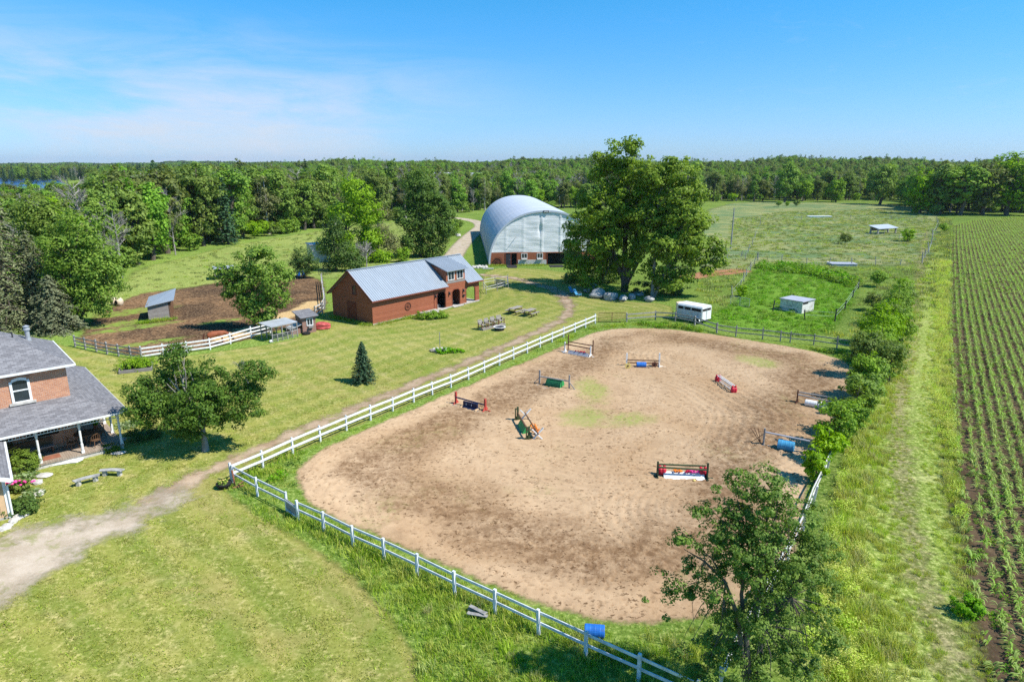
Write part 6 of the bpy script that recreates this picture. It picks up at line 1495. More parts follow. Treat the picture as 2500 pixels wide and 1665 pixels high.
# planter bowl at the fence corner
P_ = G(548, 1190); t = thing('planter_bowl', 'black bowl planter with yellow flowers at the near fence corner', 'planter', P_)
MB().lathe([(.2, 0), (.3, .05), (.42, .25), (.42, .28), (.36, .28)], 20).build('bowl', 'blackrubber', t)
cm, _ = crown('planter_leaves', [(0, 0, .32, .34, .34, .16)], 30, 12, .09, .09, 'weed', 3); o = bpy.data.objects.new('leaves', cm); C.objects.link(o); o.parent = t
mb = MB(); flowers(mb, (0, 0, .3), .22, .22, 12, 8, .15, .04); mb.build('blossoms', 'yellow', t)
mb = MB(); mb.tube([(0, 0, 0), (-.1, .05, .9)], .05, 6); mb.tube([(.1, -.1, .02), (.5, .3, .25)], .03, 5); mb.beam((.0, -.3, .04), (.5, 0, .05), .1, .04); solo('driftwood', mb, 'terracotta', 'reddish old wood leaning at the fence corner beside the black planter', 'driftwood', G(574, 1186))
# tyre and pot by the coop
mb = MB(); 
for i in range(16):
    a0, a1 = 6.2832 * i / 16, 6.2832 * (i + 1) / 16; mb.tube([(.32 * math.cos(a0), .32 * math.sin(a0), .12), (.32 * math.cos(a1), .32 * math.sin(a1), .12)], .12, 8)
solo('rubber_ring', mb, 'blackrubber', 'old black tyre lying against the coop wall below its window', 'rubber ring', G(748, 816.5))
mb = MB(); mb.lathe([(.08, 0), (.14, .05), (.15, .25), (.12, .27)], 12, (0, 0, .12), (.9, .3, .1)); solo('white_bucket', mb, 'white', 'small white bucket tipped over at the corner of the chicken run', 'bucket', G(658, 837))
# cream calf hutches
P_ = G(284, 746); t = thing('calf_hutch', 'cream plastic hutch with two dark arched openings at the edge of the left paddock', 'hutch', P_, R(-20))
mb = MB(); mb.blob((-.75, .3, .75), (.85, .9, .95), 1, .03, 3); mb.blob((.75, .3, .75), (.85, .9, .95), 2, .03, 3); mb.build('shell', 'cream2', t)
for s_ in (-.75, .75): MB().lathe([(.02, -.04), (.42, -.04), (.42, .04), (.02, .04)], 16, (s_, -.58, .8), (0, 1, .12)).build('opening', 'dark', t)
t.scale = (.52, .52, .6)
# raised flower bed
ra_ = G(290, 914); rb_ = G(372, 905); rz_, L_ = from_corners(ra_, rb_)
t = thing('raised_bed', 'raised timber bed with tall green plants in front of the white paddock fence', 'flower bed', ra_, rz_); mb = MB(); mb.box(0, L_, 0, .1, 0, .28); mb.box(0, L_, 1.9, 2.0, 0, .28); mb.box(0, .1, .1, 1.9, 0, .28); mb.box(L_ - .1, L_, .1, 1.9, 0, .28); mb.build('frame', 'greywood', t); MB().box(.1, L_ - .1, .1, 1.9, 0, .22).build('soil', 'dark', t)
cm, _ = crown('bed_plants', [(L_ * f_, 1., .55, .9, .9, .5) for f_ in (.18, .4, .62, .84)], 130, 26, .12, .28, 'leafbright', 31, .9, .7); o = bpy.data.objects.new('plants', cm); C.objects.link(o); o.parent = t

# ------------------------------------------------------------------ porch furniture
mb = MB(); t = thing('patio_table', 'dark round patio table under the porch roof corner', 'table', hq(.35, -.55, PZ), 0)
MB().lathe([(.02, .68), (.62, .68), (.62, .72), (.02, .72)], 20).build('table_top', 'brownwood', t); mb = MB(); mb.lathe([(.06, .05), (.05, .68)], 8); mb.box(-.35, .35, -.04, .04, 0, .06); mb.box(-.04, .04, -.35, .35, 0, .06); mb.build('leg', 'brownwood', t)
def pchair(label, P, rz_):
    t = thing('patio_chair', label, 'chair', P, rz_, 'chairs around the patio table'); MB().lathe([(.05, .4), (.27, .4), (.27, .45), (.05, .46)], 14).build('seat', 'brownwood', t)
    mb = MB(); pts = [(.28 * math.cos(a_), .28 * math.sin(a_), .45 + .42 * math.sin(a_) ** .5 if math.sin(a_) > 0 else .45) for a_ in (math.pi * i / 8 for i in range(9))]
    for i in range(8): mb.tube([pts[i], pts[i + 1]], .02, 5); mb.tube([(pts[i][0], pts[i][1], .44), pts[i]], .012, 4)
    mb.build('backrest', 'brownwood', t)
    for s_ in ((1, 1), (1, -1), (-1, 1), (-1, -1)): MB().tube([(s_[0] * .17, s_[1] * .17, .42), (s_[0] * .24, s_[1] * .24, 0)], .02, 5).build('leg', 'brownwood', t)
for i in range(4):
    a_ = .4 + 1.57 * i; pchair(('patio chair behind the round porch table', 'patio chair on the left of the round porch table', 'patio chair nearest the lawn at the round porch table', 'patio chair at the right, by the corner post')[i], hq(.35 + .85 * math.cos(a_), -.55 + .85 * math.sin(a_), PZ), HZ + a_ - 1.57)
def fern(label, P, s_=1., pot='terracotta', hang=False):
    t = thing('potted_fern' if not hang else 'hanging_basket', label, 'plant', P); mb = MB(); mb.lathe([(.1 * s_, 0), (.16 * s_, .22 * s_), (.13 * s_, .23 * s_)], 14); mb.build('pot', pot, t)
    rg_ = np.random.default_rng(4); vs = []; 
    me = blades('fern_fronds', 60, .42 * s_, .06, .07, 'weed', 6, 1.3); o = bpy.data.objects.new('fronds', me); C.objects.link(o); o.parent = t; o.location = (0, 0, .2 * s_)
fern('bright green fern on a stand at the left of the porch', hq(-3.95, -1.75, PZ + .55), 1.3)
mb = MB(); mb.tube([(0, 0, 0), (0, 0, .55)], .05, 6); mb.lathe([(.02, .5), (.18, .5), (.18, .55), (.02, .55)], 12); solo('plant_stand', mb, 'darkmetal', 'thin plant stand under the bright fern on the porch', 'stand', hq(-3.95, -1.75, PZ))
fern('bright fern in a pot beside the porch corner table', hq(1.1, .5, PZ + .5), 1.0)
mb = MB(); mb.box(-.2, .2, -.2, .2, 0, .5); solo('side_table', mb, 'brownwood', 'small side table under the fern at the porch corner', 'table', hq(1.1, .5, PZ))
t = thing('porch_bench', 'long dark wooden bench against the porch wall', 'bench', hq(-2.6, -.45, PZ), HZ)
MB().box(-1.3, 1.3, -.25, .2, .38, .44).build('seat', 'greywood', t); MB().box(-1.3, 1.3, .2, .25, .44, .85).build('backrest', 'brownwood', t)
for s_ in (-1.2, 0, 1.2): MB().box(s_ - .04, s_ + .04, -.2, .2, 0, .38).build('leg', 'brownwood', t)
mb = MB(); mb.box(-.75, .75, -.32, .32, 0, .02); solo('door_mat', mb, 'terracotta', 'brown mat on the porch boards between two posts', 'mat', hq(-1.95, -1.4, PZ + .002), HZ)
# ------------------------------------------------------------------ white car corner at the bottom-left edge
P_ = G(-118, 1668); t = thing('white_car', 'rear corner of a white car at the bottom left edge of the photo', 'car', P_, R(112))
mb = MB()
secs = [(-2.1, .55, .78, .6), (-2.0, .28, .92, .84), (-1.2, .22, .98, .9), (0, .2, 1.0, .92), (1.2, .22, .95, .9), (2.0, .3, .85, .82), (2.15, .5, .72, .6)]
k = 16; vs = []
for x_, zb, zt, hw in secs:
    for j in range(k):
        a_ = 2 * math.pi * j / k; c_, s_ = math.cos(a_), math.sin(a_); vs.append((x_, hw * math.copysign(abs(c_) ** .35, c_), (zb + zt) / 2 + (zt - zb) / 2 * math.copysign(abs(s_) ** .45, s_)))
mb.add(vs, [(i * k + j, (i + 1) * k + j, (i + 1) * k + (j + 1) % k, i * k + (j + 1) % k) for i in range(len(secs) - 1) for j in range(k)] + [tuple(range(k)), tuple(reversed(range((len(secs) - 1) * k, len(secs) * k)))])
mb.build('body', 'white', t, smooth=True)
mb = MB(); mb.add([(-1.7, -.78, .95), (1.0, -.8, .95), (1.0, .8, .95), (-1.7, .78, .95), (-1.2, -.6, 1.45), (.3, -.6, 1.48), (.3, .6, 1.48), (-1.2, .6, 1.45)], [(0, 1, 5, 4), (1, 2, 6, 5), (2, 3, 7, 6), (3, 0, 4, 7), (4, 5, 6, 7)]); mb.build('cabin', 'glass', t)
MB().box(-1.15, .25, -.58, .58, 1.46, 1.5).build('roof', 'white', t)
for x_ in (-1.35, 1.35):
    for y_ in (-.85, .85):
        wh = MB().lathe([(.1, -.1), (.32, -.1), (.34, -.06), (.34, .06), (.32, .1), (.1, .1)], 18, (x_, y_, .34), (0, 1, 0)).build('wheel', 'blackrubber', t); MB().lathe([(.02, -.11), (.2, -.11), (.2, .11), (.02, .11)], 12, (x_, y_, .34), (0, 1, 0)).build('rim', 'steel', wh)

# ------------------------------------------------------------------ chestnut horse behind the white paddock fence
def skinned(name, pts, edges, root, mat, parent, sub=2):
    me = bpy.data.meshes.new(name); me.from_pydata([p_[:3] for p_ in pts], edges, []); o = bpy.data.objects.new(name, me); C.objects.link(o)
    sk = o.modifiers.new('skin', 'SKIN'); me.skin_vertices.new() if not me.skin_vertices else None
    for v, p_ in zip(me.skin_vertices[0].data, pts): v.radius = (p_[3], p_[4] if len(p_) > 4 else p_[3]); v.use_root = False
    me.skin_vertices[0].data[root].use_root = True
    ss = o.modifiers.new('smooth', 'SUBSURF'); ss.levels = ss.render_levels = sub; me.materials.append(M[mat])
    if parent: o.parent = parent
    sk.use_smooth_shade = True; return o
hp_ = G(527, 842) ; hz_ = R(30)
hs = thing('horse', 'chestnut horse grazing behind the white three-rail paddock fence', 'horse', hp_, hz_)
pts = [(0, 0, 1.12, .27, .30), (.45, 0, 1.10, .27, .31), (-.45, 0, 1.10, .28, .31), (-.72, 0, 1.1, .2, .22), (.72, 0, 1.14, .2, .26), (1.0, 0, 1.08, .14, .2), (1.28, 0, .82, .11, .16), (1.5, 0, .56, .09, .12), (1.62, 0, .40, .10, .11), (1.72, 0, .22, .07, .08), (1.78, 0, .12, .06, .06)]
edges = [(0, 1), (0, 2), (2, 3), (1, 4), (4, 5), (5, 6), (6, 7), (7, 8), (8, 9), (9, 10)]
for s_ in (-1, 1):
    n0 = len(pts); pts += [(.62, s_ * .16, .85, .11), (.64 + .04 * s_, s_ * .16, .5, .06), (.63 + .08 * s_, s_ * .16, .12, .045), (.66 + .09 * s_, s_ * .16, .03, .06)]; edges += [(1, n0), (n0, n0 + 1), (n0 + 1, n0 + 2), (n0 + 2, n0 + 3)]
    n0 = len(pts); pts += [(-.58, s_ * .17, .82, .15), (-.5, s_ * .17, .62, .09), (-.68, s_ * .17, .45, .06), (-.66, s_ * .17, .12, .045), (-.62, s_ * .17, .03, .06)]; edges += [(2, n0), (n0, n0 + 1), (n0 + 1, n0 + 2), (n0 + 2, n0 + 3), (n0 + 3, n0 + 4)]
skinned('body', pts, edges, 0, 'chestnut', hs)
mb = MB(); mb.tube([(-.88, 0, 1.2), (-1.0, 0, 1.0), (-1.02, 0, .6), (-1.0, 0, .35)], [.04, .07, .08, .02], 8); mb.build('tail', 'darkhair', hs)
mb = MB(); mb.tube([(.8, 0, 1.40), (1.05, 0, 1.26), (1.3, 0, 1.0), (1.5, 0, .72)], [.03, .05, .05, .03], 6); mb.build('mane', 'darkhair', hs)
for s_ in (-1, 1): mb = MB(); mb.lathe([(.035, 0), (.03, .05), (.005, .12)], 8, (1.53, s_ * .06, .68), (.3, s_ * .3, 1)); mb.build('ear', 'chestnut', hs)

# ------------------------------------------------------------------ single trees and shrubs
def L3(P, px, py, r, yoff=0.):   # lobe centre given by a pixel on the plane through P facing the camera
    v = (py - CY) / F; u = (px - CX) / F; s_ = (P.y + yoff) / (cp - v * sp); X = u * s_; Z = H - (sp + v * cp) * s_
    return (X - P.x, yoff, Z, r, r, r * .85)
# maple beside the house
P_ = G(502, 1100)
lob = [L3(P_, 375, 975, 1.45, .2), L3(P_, 440, 930, 1.6, .8), L3(P_, 490, 985, 1.5, -.9), L3(P_, 545, 1000, 1.3, .3), L3(P_, 440, 1015, 1.3, -.5), L3(P_, 430, 870, .95, .3), L3(P_, 345, 950, .9, 0), L3(P_, 590, 945, 1.25, .4), L3(P_, 600, 990, 1.0, -.2), L3(P_, 620, 905, .75, .1), L3(P_, 652, 908, .45, 0), L3(P_, 520, 925, .7, .2), L3(P_, 510, 888, .38, 0), L3(P_, 365, 1020, .8, 0), L3(P_, 480, 940, 1.0, 1.5), L3(P_, 340, 990, .7, -.3), L3(P_, 470, 1045, .8, 0)]
tm, cm = broad('house_maple', 6, 3, 560, 62, .15, 'leafdark', 101, lobes=lob, clr=.42, nl=60, stems=[[(0, 0, -.1, .24), (.02, 0, .6, .17), (-.02, 0, 1.5, .15), (-.15, 0, 2.3, .12), (-.9, .1, 3.5, .07), (-1.8, .2, 4.6, .03)], [(0, 0, 1.4, .12), (.3, .1, 2.4, .1), (1.2, .1, 3.3, .07), (2.4, 0, 4.2, .03)], [(0, 0, 1.4, .12), (0, .4, 2.8, .1), (.2, .8, 4.0, .03)]], bark='palebark', flat=.7)
put_tree('maple_tree', (tm, cm), P_, 'dark green irregular maple with pale short trunk standing beside the porch')
mb = bare('dead_branches', 1.2, .8, 7, 7, 5, 4, r=.04); o = bpy.data.objects.new('dead_twigs', mb); C.objects.link(o); o.parent = [x for x in bpy.data.objects if x.name == 'maple_tree'][0]; l_ = L3(P_, 610, 915, 1); o.location = (l_[0], l_[1] - .4, l_[2] - .3); o.rotation_euler = (0, R(-25), 0)
# paddock tree
P_ = G(622, 806)
lob = [L3(P_, 640, 640, 2.1, 0), L3(P_, 600, 670, 1.9, .4), L3(P_, 670, 690, 1.9, -.4), L3(P_, 570, 700, 1.3, 0), L3(P_, 625, 720, 1.9, .6), L3(P_, 680, 730, 1.2, 0), L3(P_, 545, 665, 1.2, 0), L3(P_, 635, 760, 1.5, -.2), L3(P_, 600, 745, 1.0, 0), L3(P_, 660, 785, .9, -.6), L3(P_, 585, 725, .8, 0), L3(P_, 690, 665, 1.0, 0), L3(P_, 640, 615, .9, 0)]
tm, cm = broad('paddock_tree', 8, 3.5, 300, 46, .27, 'leafbright', 102, lobes=lob, clr=.72, nl=34, stems=[[(0, 0, -.1, .2), (0, 0, 1.5, .16), (.1, 0, 3, .13), (.1, 0, 5.5, .08), (.2, 0, 8, .03)]], flat=.6)
put_tree('ash_tree', (tm, cm), P_, 'bright green loose-crowned tree in the dirt paddock behind the chicken run')
# lone spruce
tm, cm = conifer('lawn_spruce', HT(G(888, 934), 834), 1.05, 'needle', 103, 26, 11, 22, .16, .10, .04, .16, .8)
put_tree('spruce', (tm, cm), G(888, 934), 'small dark blue-green spruce alone on the lawn')
# great maples left of centre-right
def big(name, px, py, lobes_px, ncl, per, leaf, mat, seed, stems, label, clr=1.15, nl=60, bark='bark', **k):
    P_ = G(px, py); lob = [L3(P_, *l_) for l_ in lobes_px]; tm, cm = broad(name, 15, 6, ncl, per, leaf, mat, seed, lobes=lob, clr=clr, nl=nl, stems=stems, bark=bark, **k); return put_tree('maple_tree', (tm, cm), P_, label)
big('great_maple', 1525, 712, [(1480, 520, 3.0, -1.5), (1550, 500, 3.2, -1.5), (1470, 600, 2.4, -2), (1545, 620, 2.6, -2.5), (1410, 650, 1.6, 0), (1520, 385, 2.6, 0), (1490, 430, 2.6, .5), (1560, 420, 2.6, 0), (1470, 390, 1.5, 0), (1440, 490, 2.2, 1), (1530, 490, 3.4, 1.5), (1590, 470, 2.4, 0), (1430, 560, 2.4, 0), (1500, 560, 3.0, -1.), (1580, 560, 3.0, 1.), (1400, 590, 1.4, 0), (1450, 630, 2.2, .5), (1400, 640, 1.3, -.5), (1520, 640, 2.4, 1.5), (1440, 680, 1.7, -.5), (1545, 355, 1.3, 0), (1500, 352, 1.0, 0)], 820, 48, .34, 'leaf', 104,
    [[(0, 0, -.1, .55), (-.1, 0, 2, .42), (-.2, 0, 6, .34), (-.3, 0, 11, .24), (-.2, 0, 17, .08)], [(.2, 0, 1.5, .34), (1., .3, 6, .26), (2, 0, 11, .16), (2.6, 0, 15, .05)], [(-.2, 0, 1.5, .34), (-1.6, 0, 5, .24), (-3.2, 0, 9, .14), (-4.4, 0, 11, .05)], [(.3, .4, 1, .3), (1.6, 0, 4, .22), (3, 0, 8, .14), (4.2, 0, 11.5, .05)]], 'tallest great maple right of the arena hall, pale green at its top', clr=.78, nl=110)
big('right_maple', 1592, 727, [(1660, 520, 2.6, -1.6), (1620, 590, 2.4, -2.), (1690, 590, 2.2, -1.5), (1640, 690, 1.5, -.8), (1600, 680, 1.3, 0), (1650, 420, 2.4, 0), (1640, 480, 3., .5), (1600, 430, 2.0, 0), (1690, 470, 2.2, 0), (1700, 540, 2.4, 0), (1640, 560, 2.8, -.8), (1590, 530, 2.4, 0), (1740, 600, 1.6, 0), (1690, 620, 2.2, 0), (1620, 640, 2.2, .4), (1730, 650, 1.3, 0), (1670, 670, 1.5, 0), (1640, 395, 1.2, 0), (1755, 640, .9, 0), (1580, 600, 1.8, 0)], 760, 48, .34, 'leaf', 105,
    [[(0, 0, -.1, .26), (.05, 0, 3, .2), (0, 0, 7, .17), (.2, 0, 11, .12), (.6, 0, 15, .04)], [(.3, .2, 0, .2), (1.5, 0, 3.5, .18), (2.8, 0, 8, .12), (4., 0, 12, .04)], [(1.5, 0, 3.5, .14), (4, 0, 6.5, .09), (6.5, 0, 7.6, .03)]], 'broad dark maple at the right with a slim pale trunk in front', clr=.78, nl=100, bark='palebark')
big('rear_maple', 1470, 690, [(1415, 560, 1.6, 0), (1400, 610, 1.5, 0), (1430, 650, 1.9, 0), (1400, 680, 1.0, 0), (1490, 650, 2.1, 0), (1470, 600, 1.9, 0), (1450, 700, 1.5, 0), (1500, 700, 1.5, 0)], 260, 44, .34, 'leaf', 106, [[(0, 0, -.1, .4), (-.3, 0, 3, .3), (-1.2, 0, 6, .2), (-2, 0, 8, .06)]], 'lower dark maple on the left of the great maples, hanging toward the arena hall', nl=30)
P_ = G(1650, 722); shrub('understorey', [(0, 0, 1.2, 1.7, 1.2, 1.3), (-2.4, 0, .9, 1.4, 1., 1.), (-5, .5, 1.0, 2., 1.3, 1.2)], 120, 30, .22, .45, 'leafdark', 107, P_, 'dark bush under the right maple above the horse trailer')
# trees behind the barn
def tree_at(kind_args, px, py, label, name='broadleaf_tree', **kw):
    P_ = G(px, py); return put_tree(name, kind_args, P_, label, **kw)
lobA = [(765, 640), (0, 0)]
big('barn_tree', 850, 640, [(870, 470, 2.6, 0), (840, 520, 3., 0), (900, 520, 2.6, 0), (830, 580, 2.4, 0), (880, 590, 3., 0), (800, 600, 1.6, 0), (870, 635, 2.4, 0), (905, 580, 2., 0), (930, 630, 2., 0), (860, 450, 1.6, 0)], 430, 40, .38, 'leafbright', 110, [[(0, 0, -.1, .3), (0, 0, 5, .22), (0, 0, 11, .06)]], 'tall bright tree directly behind the barn roof, left one', clr=1.1, nl=30)
big('barn_tree2', 820, 662, [(815, 570, 1.6, 0), (795, 600, 1.5, 0), (835, 610, 2., 0), (805, 640, 1.6, 0), (860, 640, 1.9, 0), (825, 540, 1.1, 0)], 180, 40, .3, 'leafdark', 111, [[(0, 0, -.1, .22), (0, 0, 4, .14), (0, 0, 7, .04)]], 'dark tree at the left end of the group behind the barn', nl=20)
big('barn_tree3', 925, 632, [(930, 560, 2., 0), (900, 600, 2., 0), (950, 590, 2.2, 0), (925, 520, 1.4, 0), (965, 610, 1.6, 0)], 200, 26, .3, 'leafolive', 112, [[(0, 0, -.1, .2), (0, 0, 4, .14), (0, 0, 8, .04)]], 'hazy pale olive tree in the middle of the group behind the barn', nl=60, bark='deadwood', inner=.1)
big('barn_tree4', 1030, 628, [(1030, 440, 2., 0), (1020, 480, 2.8, 0), (1060, 500, 2.6, 0), (1000, 530, 2.6, 0), (1050, 560, 3.0, 0), (1080, 550, 2.2, 0), (1010, 590, 2.6, 0), (1060, 605, 2.4, 0), (1000, 450, 1.3, 0), (1095, 520, 1.4, 0)], 460, 42, .38, 'leafdark', 113, [[(0, 0, -.1, .34), (0, 0, 6, .24), (0, 0, 13, .06)]], 'tallest dark tree behind the barn, left of the gravel road', clr=1.1, nl=40)
P_ = G(895, 652); put_tree('bare_bush', (bare('grey_bush', 3.4, 2.6, 114, 16, 9, 7),), P_, 'leafless grey bush just behind the barn roof', 'bush')
P_ = G(744, 678); big('small_tree', 744, 680, [(740, 625, 1.6, 0), (725, 645, 1.2, 0), (762, 645, 1.3, 0), (742, 655, 1.4, 0)], 150, 40, .2, 'leafdark', 115, [[(0, 0, -.1, .14), (.2, 0, 1.5, .1), (.4, 0, 3, .03)], [(0, 0, 0, .1), (-.5, 0, 1.6, .07), (-.9, 0, 2.6, .02)]], 'small dark rounded tree behind the dirt paddock beside the white shed', clr=.5, nl=20)
for i, (px_, py_, s_) in enumerate(((1105, 575, 1.), (1118, 560, .8), (1090, 590, 1.1), (985, 640, .8))):
    P_ = G(px_, py_); put_tree('bush', (FP[KI['bush'][i % 3]][1], FP[KI['bush'][i % 3]][2]), P_, ('green bush beside the gravel road behind the barn, middle one', 'smallest green bush beside the gravel road', 'green bush nearest the barn beside the gravel road', 'green bush squeezed behind the barn roof')[i], 'bush', None, s_ * .8, i * 1.3)
mb = MB()
for i in range(14): mb.blob((-.25 * i + math.sin(i) * .3, .9 * i, .2), (.5, .4, .35), i, .2, 2)
solo('stone_row', mb, 'palestone', 'row of pale stones along the gravel road beside the bushes', 'stones', G(1120, 578))
# big old spruces and leafy trees at the left, behind the house
for i, (px_, py_, h_, r_, lb) in enumerate(((28, 800, 14.5, 4.6, 'large old grey-green spruce at the left edge, the taller one'), (100, 790, 10.2, 3.4, 'old grey-green spruce right beside the taller one behind the house roof'), (-70, 830, 13.5, 4.8, 'old spruce cut off by the left edge of the photo'), (140, 810, 6.0, 2.8, 'lower drooping spruce touching the house roof vent'))):
    tm, cm = conifer(f'old_spruce_{i}', h_, r_, 'needleold', 120 + i, 30, 9, 46, .26, .34, .03, .32, .62); put_tree('old_spruce', (tm, cm), G(px_, py_), lb, 'tree')
big('left_tree', 200, 795, [(200, 560, 2.4, 0), (170, 600, 2.6, 0), (240, 620, 2.4, 0), (190, 660, 2.8, 0), (250, 680, 2.2, 0), (150, 690, 2., 0), (210, 720, 2.2, 0), (275, 650, 1.2, 0), (180, 760, 1.4, 0), (245, 745, 1.2, 0)], 420, 42, .28, 'leafbright', 125, [[(0, 0, -.1, .3), (0, 0, 5, .2), (0, 0, 10, .05)], [(0, 0, 1, .2), (2, 0, 3.5, .12), (3.2, 0, 4.2, .04)]], 'bright green leafy tree left of the dirt paddock behind the house', clr=.9, nl=50)
big('left_tree2', 130, 770, [(120, 540, 2.2, 0), (90, 580, 2.6, 0), (140, 600, 2.4, 0), (110, 650, 2.4, 0), (80, 510, 1.8, 0)], 240, 40, .32, 'leaf', 126, [[(0, 0, -.1, .28), (0, 0, 5, .2), (0, 0, 11, .05)]], 'mid green tree between the old spruces and the bright leafy tree', clr=1., nl=30)
for i, (px_, py_, s_) in enumerate(((215, 600, 1.1), (262, 640, .8), (300, 640, .9))): put_tree('bare_tree', (FP[KI['bare'][i]][1],), G(px_, 690 - 5 * i), ('leafless grey tree above the bright leafy tree at the left', 'bare twiggy tree at the left end of the woods edge', 'bare grey tree right of the bright leafy tree')[i], 'tree', None, s_, i)
# hedge trees on the right of the arena
hedge = [(2135, 895, 3.4, 1.7, 'leafbright'), (2165, 845, 4.2, 1.8, 'leaf'), (2195, 775, 3.4, 1.6, 'leaf'), (2205, 740, 2.8, 1.4, 'leafbright'), (2095, 1000, 2.6, 1.3, 'leafbright'), (2128, 975, 2.8, 1.4, 'leafbright'), (2060, 1055, 2.0, 1.1, 'leaf'), (2150, 870, 4.4, 1.9, 'leafbright'), (2185, 800, 4.0, 1.7, 'leafbright'), (2120, 925, 3.6, 1.6, 'leaf'), (2105, 975, 3.2, 1.4, 'leafbright'), (2170, 930, 3.0, 1.5, 'leaf'), (2200, 850, 3.2, 1.4, 'leafbright'), (2040, 1095, 2.7, 1.25, 'leafbright'), (2012, 1128, 2.0, 1.0, 'leafbright'), (2075, 1070, 2.3, 1.1, 'leafbright'), (2090, 1020, 2.1, 1.1, 'leaf'), (1990, 1178, 1.8, .8, 'leafbright')]
hl = ('bushy bright hedge tree directly left of the tallest ones at the arena rail', 'mid green hedge tree squeezed between the two tallest of the row', 'rounded mid green hedge tree near the far end of the row', 'small bright hedge tree at the far end of the row', 'bright bushy hedge tree beside the brown slatted wing', 'bright hedge tree on the field side beside the brown slatted wing', 'low mid green hedge bush beside the upper leaning rails', 'tallest hedge tree at the top of the overgrown arena fence', 'bright hedge tree farthest from the camera beside the grassy strip', 'hedge tree whose shadow falls over the brown-posted jump', 'bright hedge tree just below the brown-posted jump wing', 'mid green hedge tree on the field side of the row', 'slender bright hedge tree behind the tallest one', 'bright sapling beside the grey-posted jump', 'small bright sapling in front of the leaning rails below the grey-posted jump', 'bright sapling between hedge trees and grey-posted jump', 'low green sapling where the hedge row thins out', 'smallest sapling of the row, nearest the camera')
for i, (px_, py_, h_, r_, m_) in enumerate(hedge):
    tm, cm = broad(f'hedge_tree_{i}', h_ * 1.25, r_ * 1.12, int(34 * r_ * r_ + 26), 36, .19, m_, 130 + i, .02, clr=r_ * .30, nl=24, tr=.07, flat=.6); put_tree('hedge_tree', (tm, cm), G(px_, py_), hl[i], 'tree', 'hedge trees along the right side of the arena', 1., i * 1.1)
# big foreground tree, bottom right
P_ = G(1835, 1720)
fl = [(1850, 1180, .75, 0), (1800, 1240, .85, .3), (1900, 1230, .85, -.2), (1960, 1270, .8, .3), (1830, 1320, 1.0, -.3), (1920, 1340, 1.1, .4), (1760, 1300, .6, 0), (1730, 1240, .35, 0), (1790, 1165, .35, 0), (1860, 1400, 1.1, 0), (1960, 1400, .95, -.4), (2010, 1340, .6, 0), (1700, 1390, .55, .2), (1660, 1310, .3, 0), (1640, 1420, .32, 0), (1740, 1430, .6, -.3), (1780, 1500, .75, .2), (1900, 1500, 1.0, .3), (1990, 1480, .7, 0), (1690, 1330, .4, 0), (1820, 1580, .8, .4), (1930, 1590, .7, 0), (1650, 1350, .22, 0), (2030, 1420, .4, 0), (1810, 1150, .22, 0), (1890, 1160, .4, .2), (1730, 1560, .5, .3), (1760, 1610, .7, 0), (1860, 1640, .8, -.2), (1960, 1640, .8, .2), (1700, 1650, .6, 0), (2020, 1560, .6, 0), (1660, 1600, .4, 0), (1840, 1520, .7, -.4), (1780, 1360, .8, .3), (1880, 1290, .8, .3), (1605, 1400, .28, 0), (1600, 1465, .28, 0), (1645, 1455, .35, 0), (1690, 1450, .4, 0), (1620, 1500, .25, 0), (1700, 1250, .3, 0), (1745, 1195, .2, 0)]
lob = [L3(P_, *l_) for l_ in fl]
def lim(px, py, r_, yo=0): l_ = L3(P_, px, py, 1, yo); return (l_[0], l_[1], l_[2], r_)
stems_ = [[(0, 0, -.1, .12), lim(1822, 1560, .085), lim(1850, 1470, .07), lim(1880, 1360, .05), lim(1870, 1240, .02)], [(-.1, 0, 0, .1), lim(1800, 1500, .07), lim(1770, 1420, .05), lim(1720, 1370, .03), lim(1670, 1340, .01)], [(.1, 0, 0, .1), lim(1860, 1530, .075), lim(1930, 1460, .05), lim(1980, 1380, .02)], [(0, 0, 0, .08), lim(1810, 1450, .06, .2), lim(1830, 1330, .04, .2), lim(1800, 1220, .015, .2)]]
tm, cm = broad('near_tree', 6, 3, 1050, 48, .085, 'leafnear', 150, lobes=lob, clr=.2, nl=150, stems=stems_, flat=.6, inner=.12)
put_tree('near_tree', (tm, cm), P_, 'large airy tree with several thin stems at the bottom right, nearest the camera')
for px_, pb, pt_, wf, i, lb in ((1915, 494, 384, 1., 0, 'tallest dark tree standing in front of the tree line beyond the far pasture'), (2150, 500, 383, 1.15, 2, 'broad rounded tree standing alone in front of the line, left of the right hand grove'), (2245, 522, 412, 1.2, 5, 'leftmost tree of the right hand grove, lower than the rest'), (2290, 524, 388, 1.2, 3, 'second tree from the left in the grove beyond the maize'), (2345, 526, 378, 1.3, 6, 'third and fuller tree in the grove beyond the maize'), (2400, 526, 370, 1.2, 4, 'highest tree of the grove beyond the maize'), (2455, 526, 376, 1.3, 7, 'tree at the right of the highest one in the grove'), (2515, 528, 372, 1.2, 2, 'grove tree cut by the right edge of the photo'), (1960, 492, 432, 1.3, 6, 'pale green spreading tree right of the tallest dark tree in the line'), (2040, 494, 430, 1.3, 5, 'bright spreading tree between the two tall trees of the far line'), (1840, 492, 405, .9, 10, 'tall narrow tree left of the tallest dark tree in the line')):
    P_ = G(px_, pb); k_ = HT(P_, pt_) / ((12.5 + i * .6) if i < 5 else 11 if i < 8 else 15); put_tree('grove_tree', (FP[i][1], FP[i][2]), P_, lb, 'tree', None, (k_ * wf, k_ * wf, k_), i * 1.7)
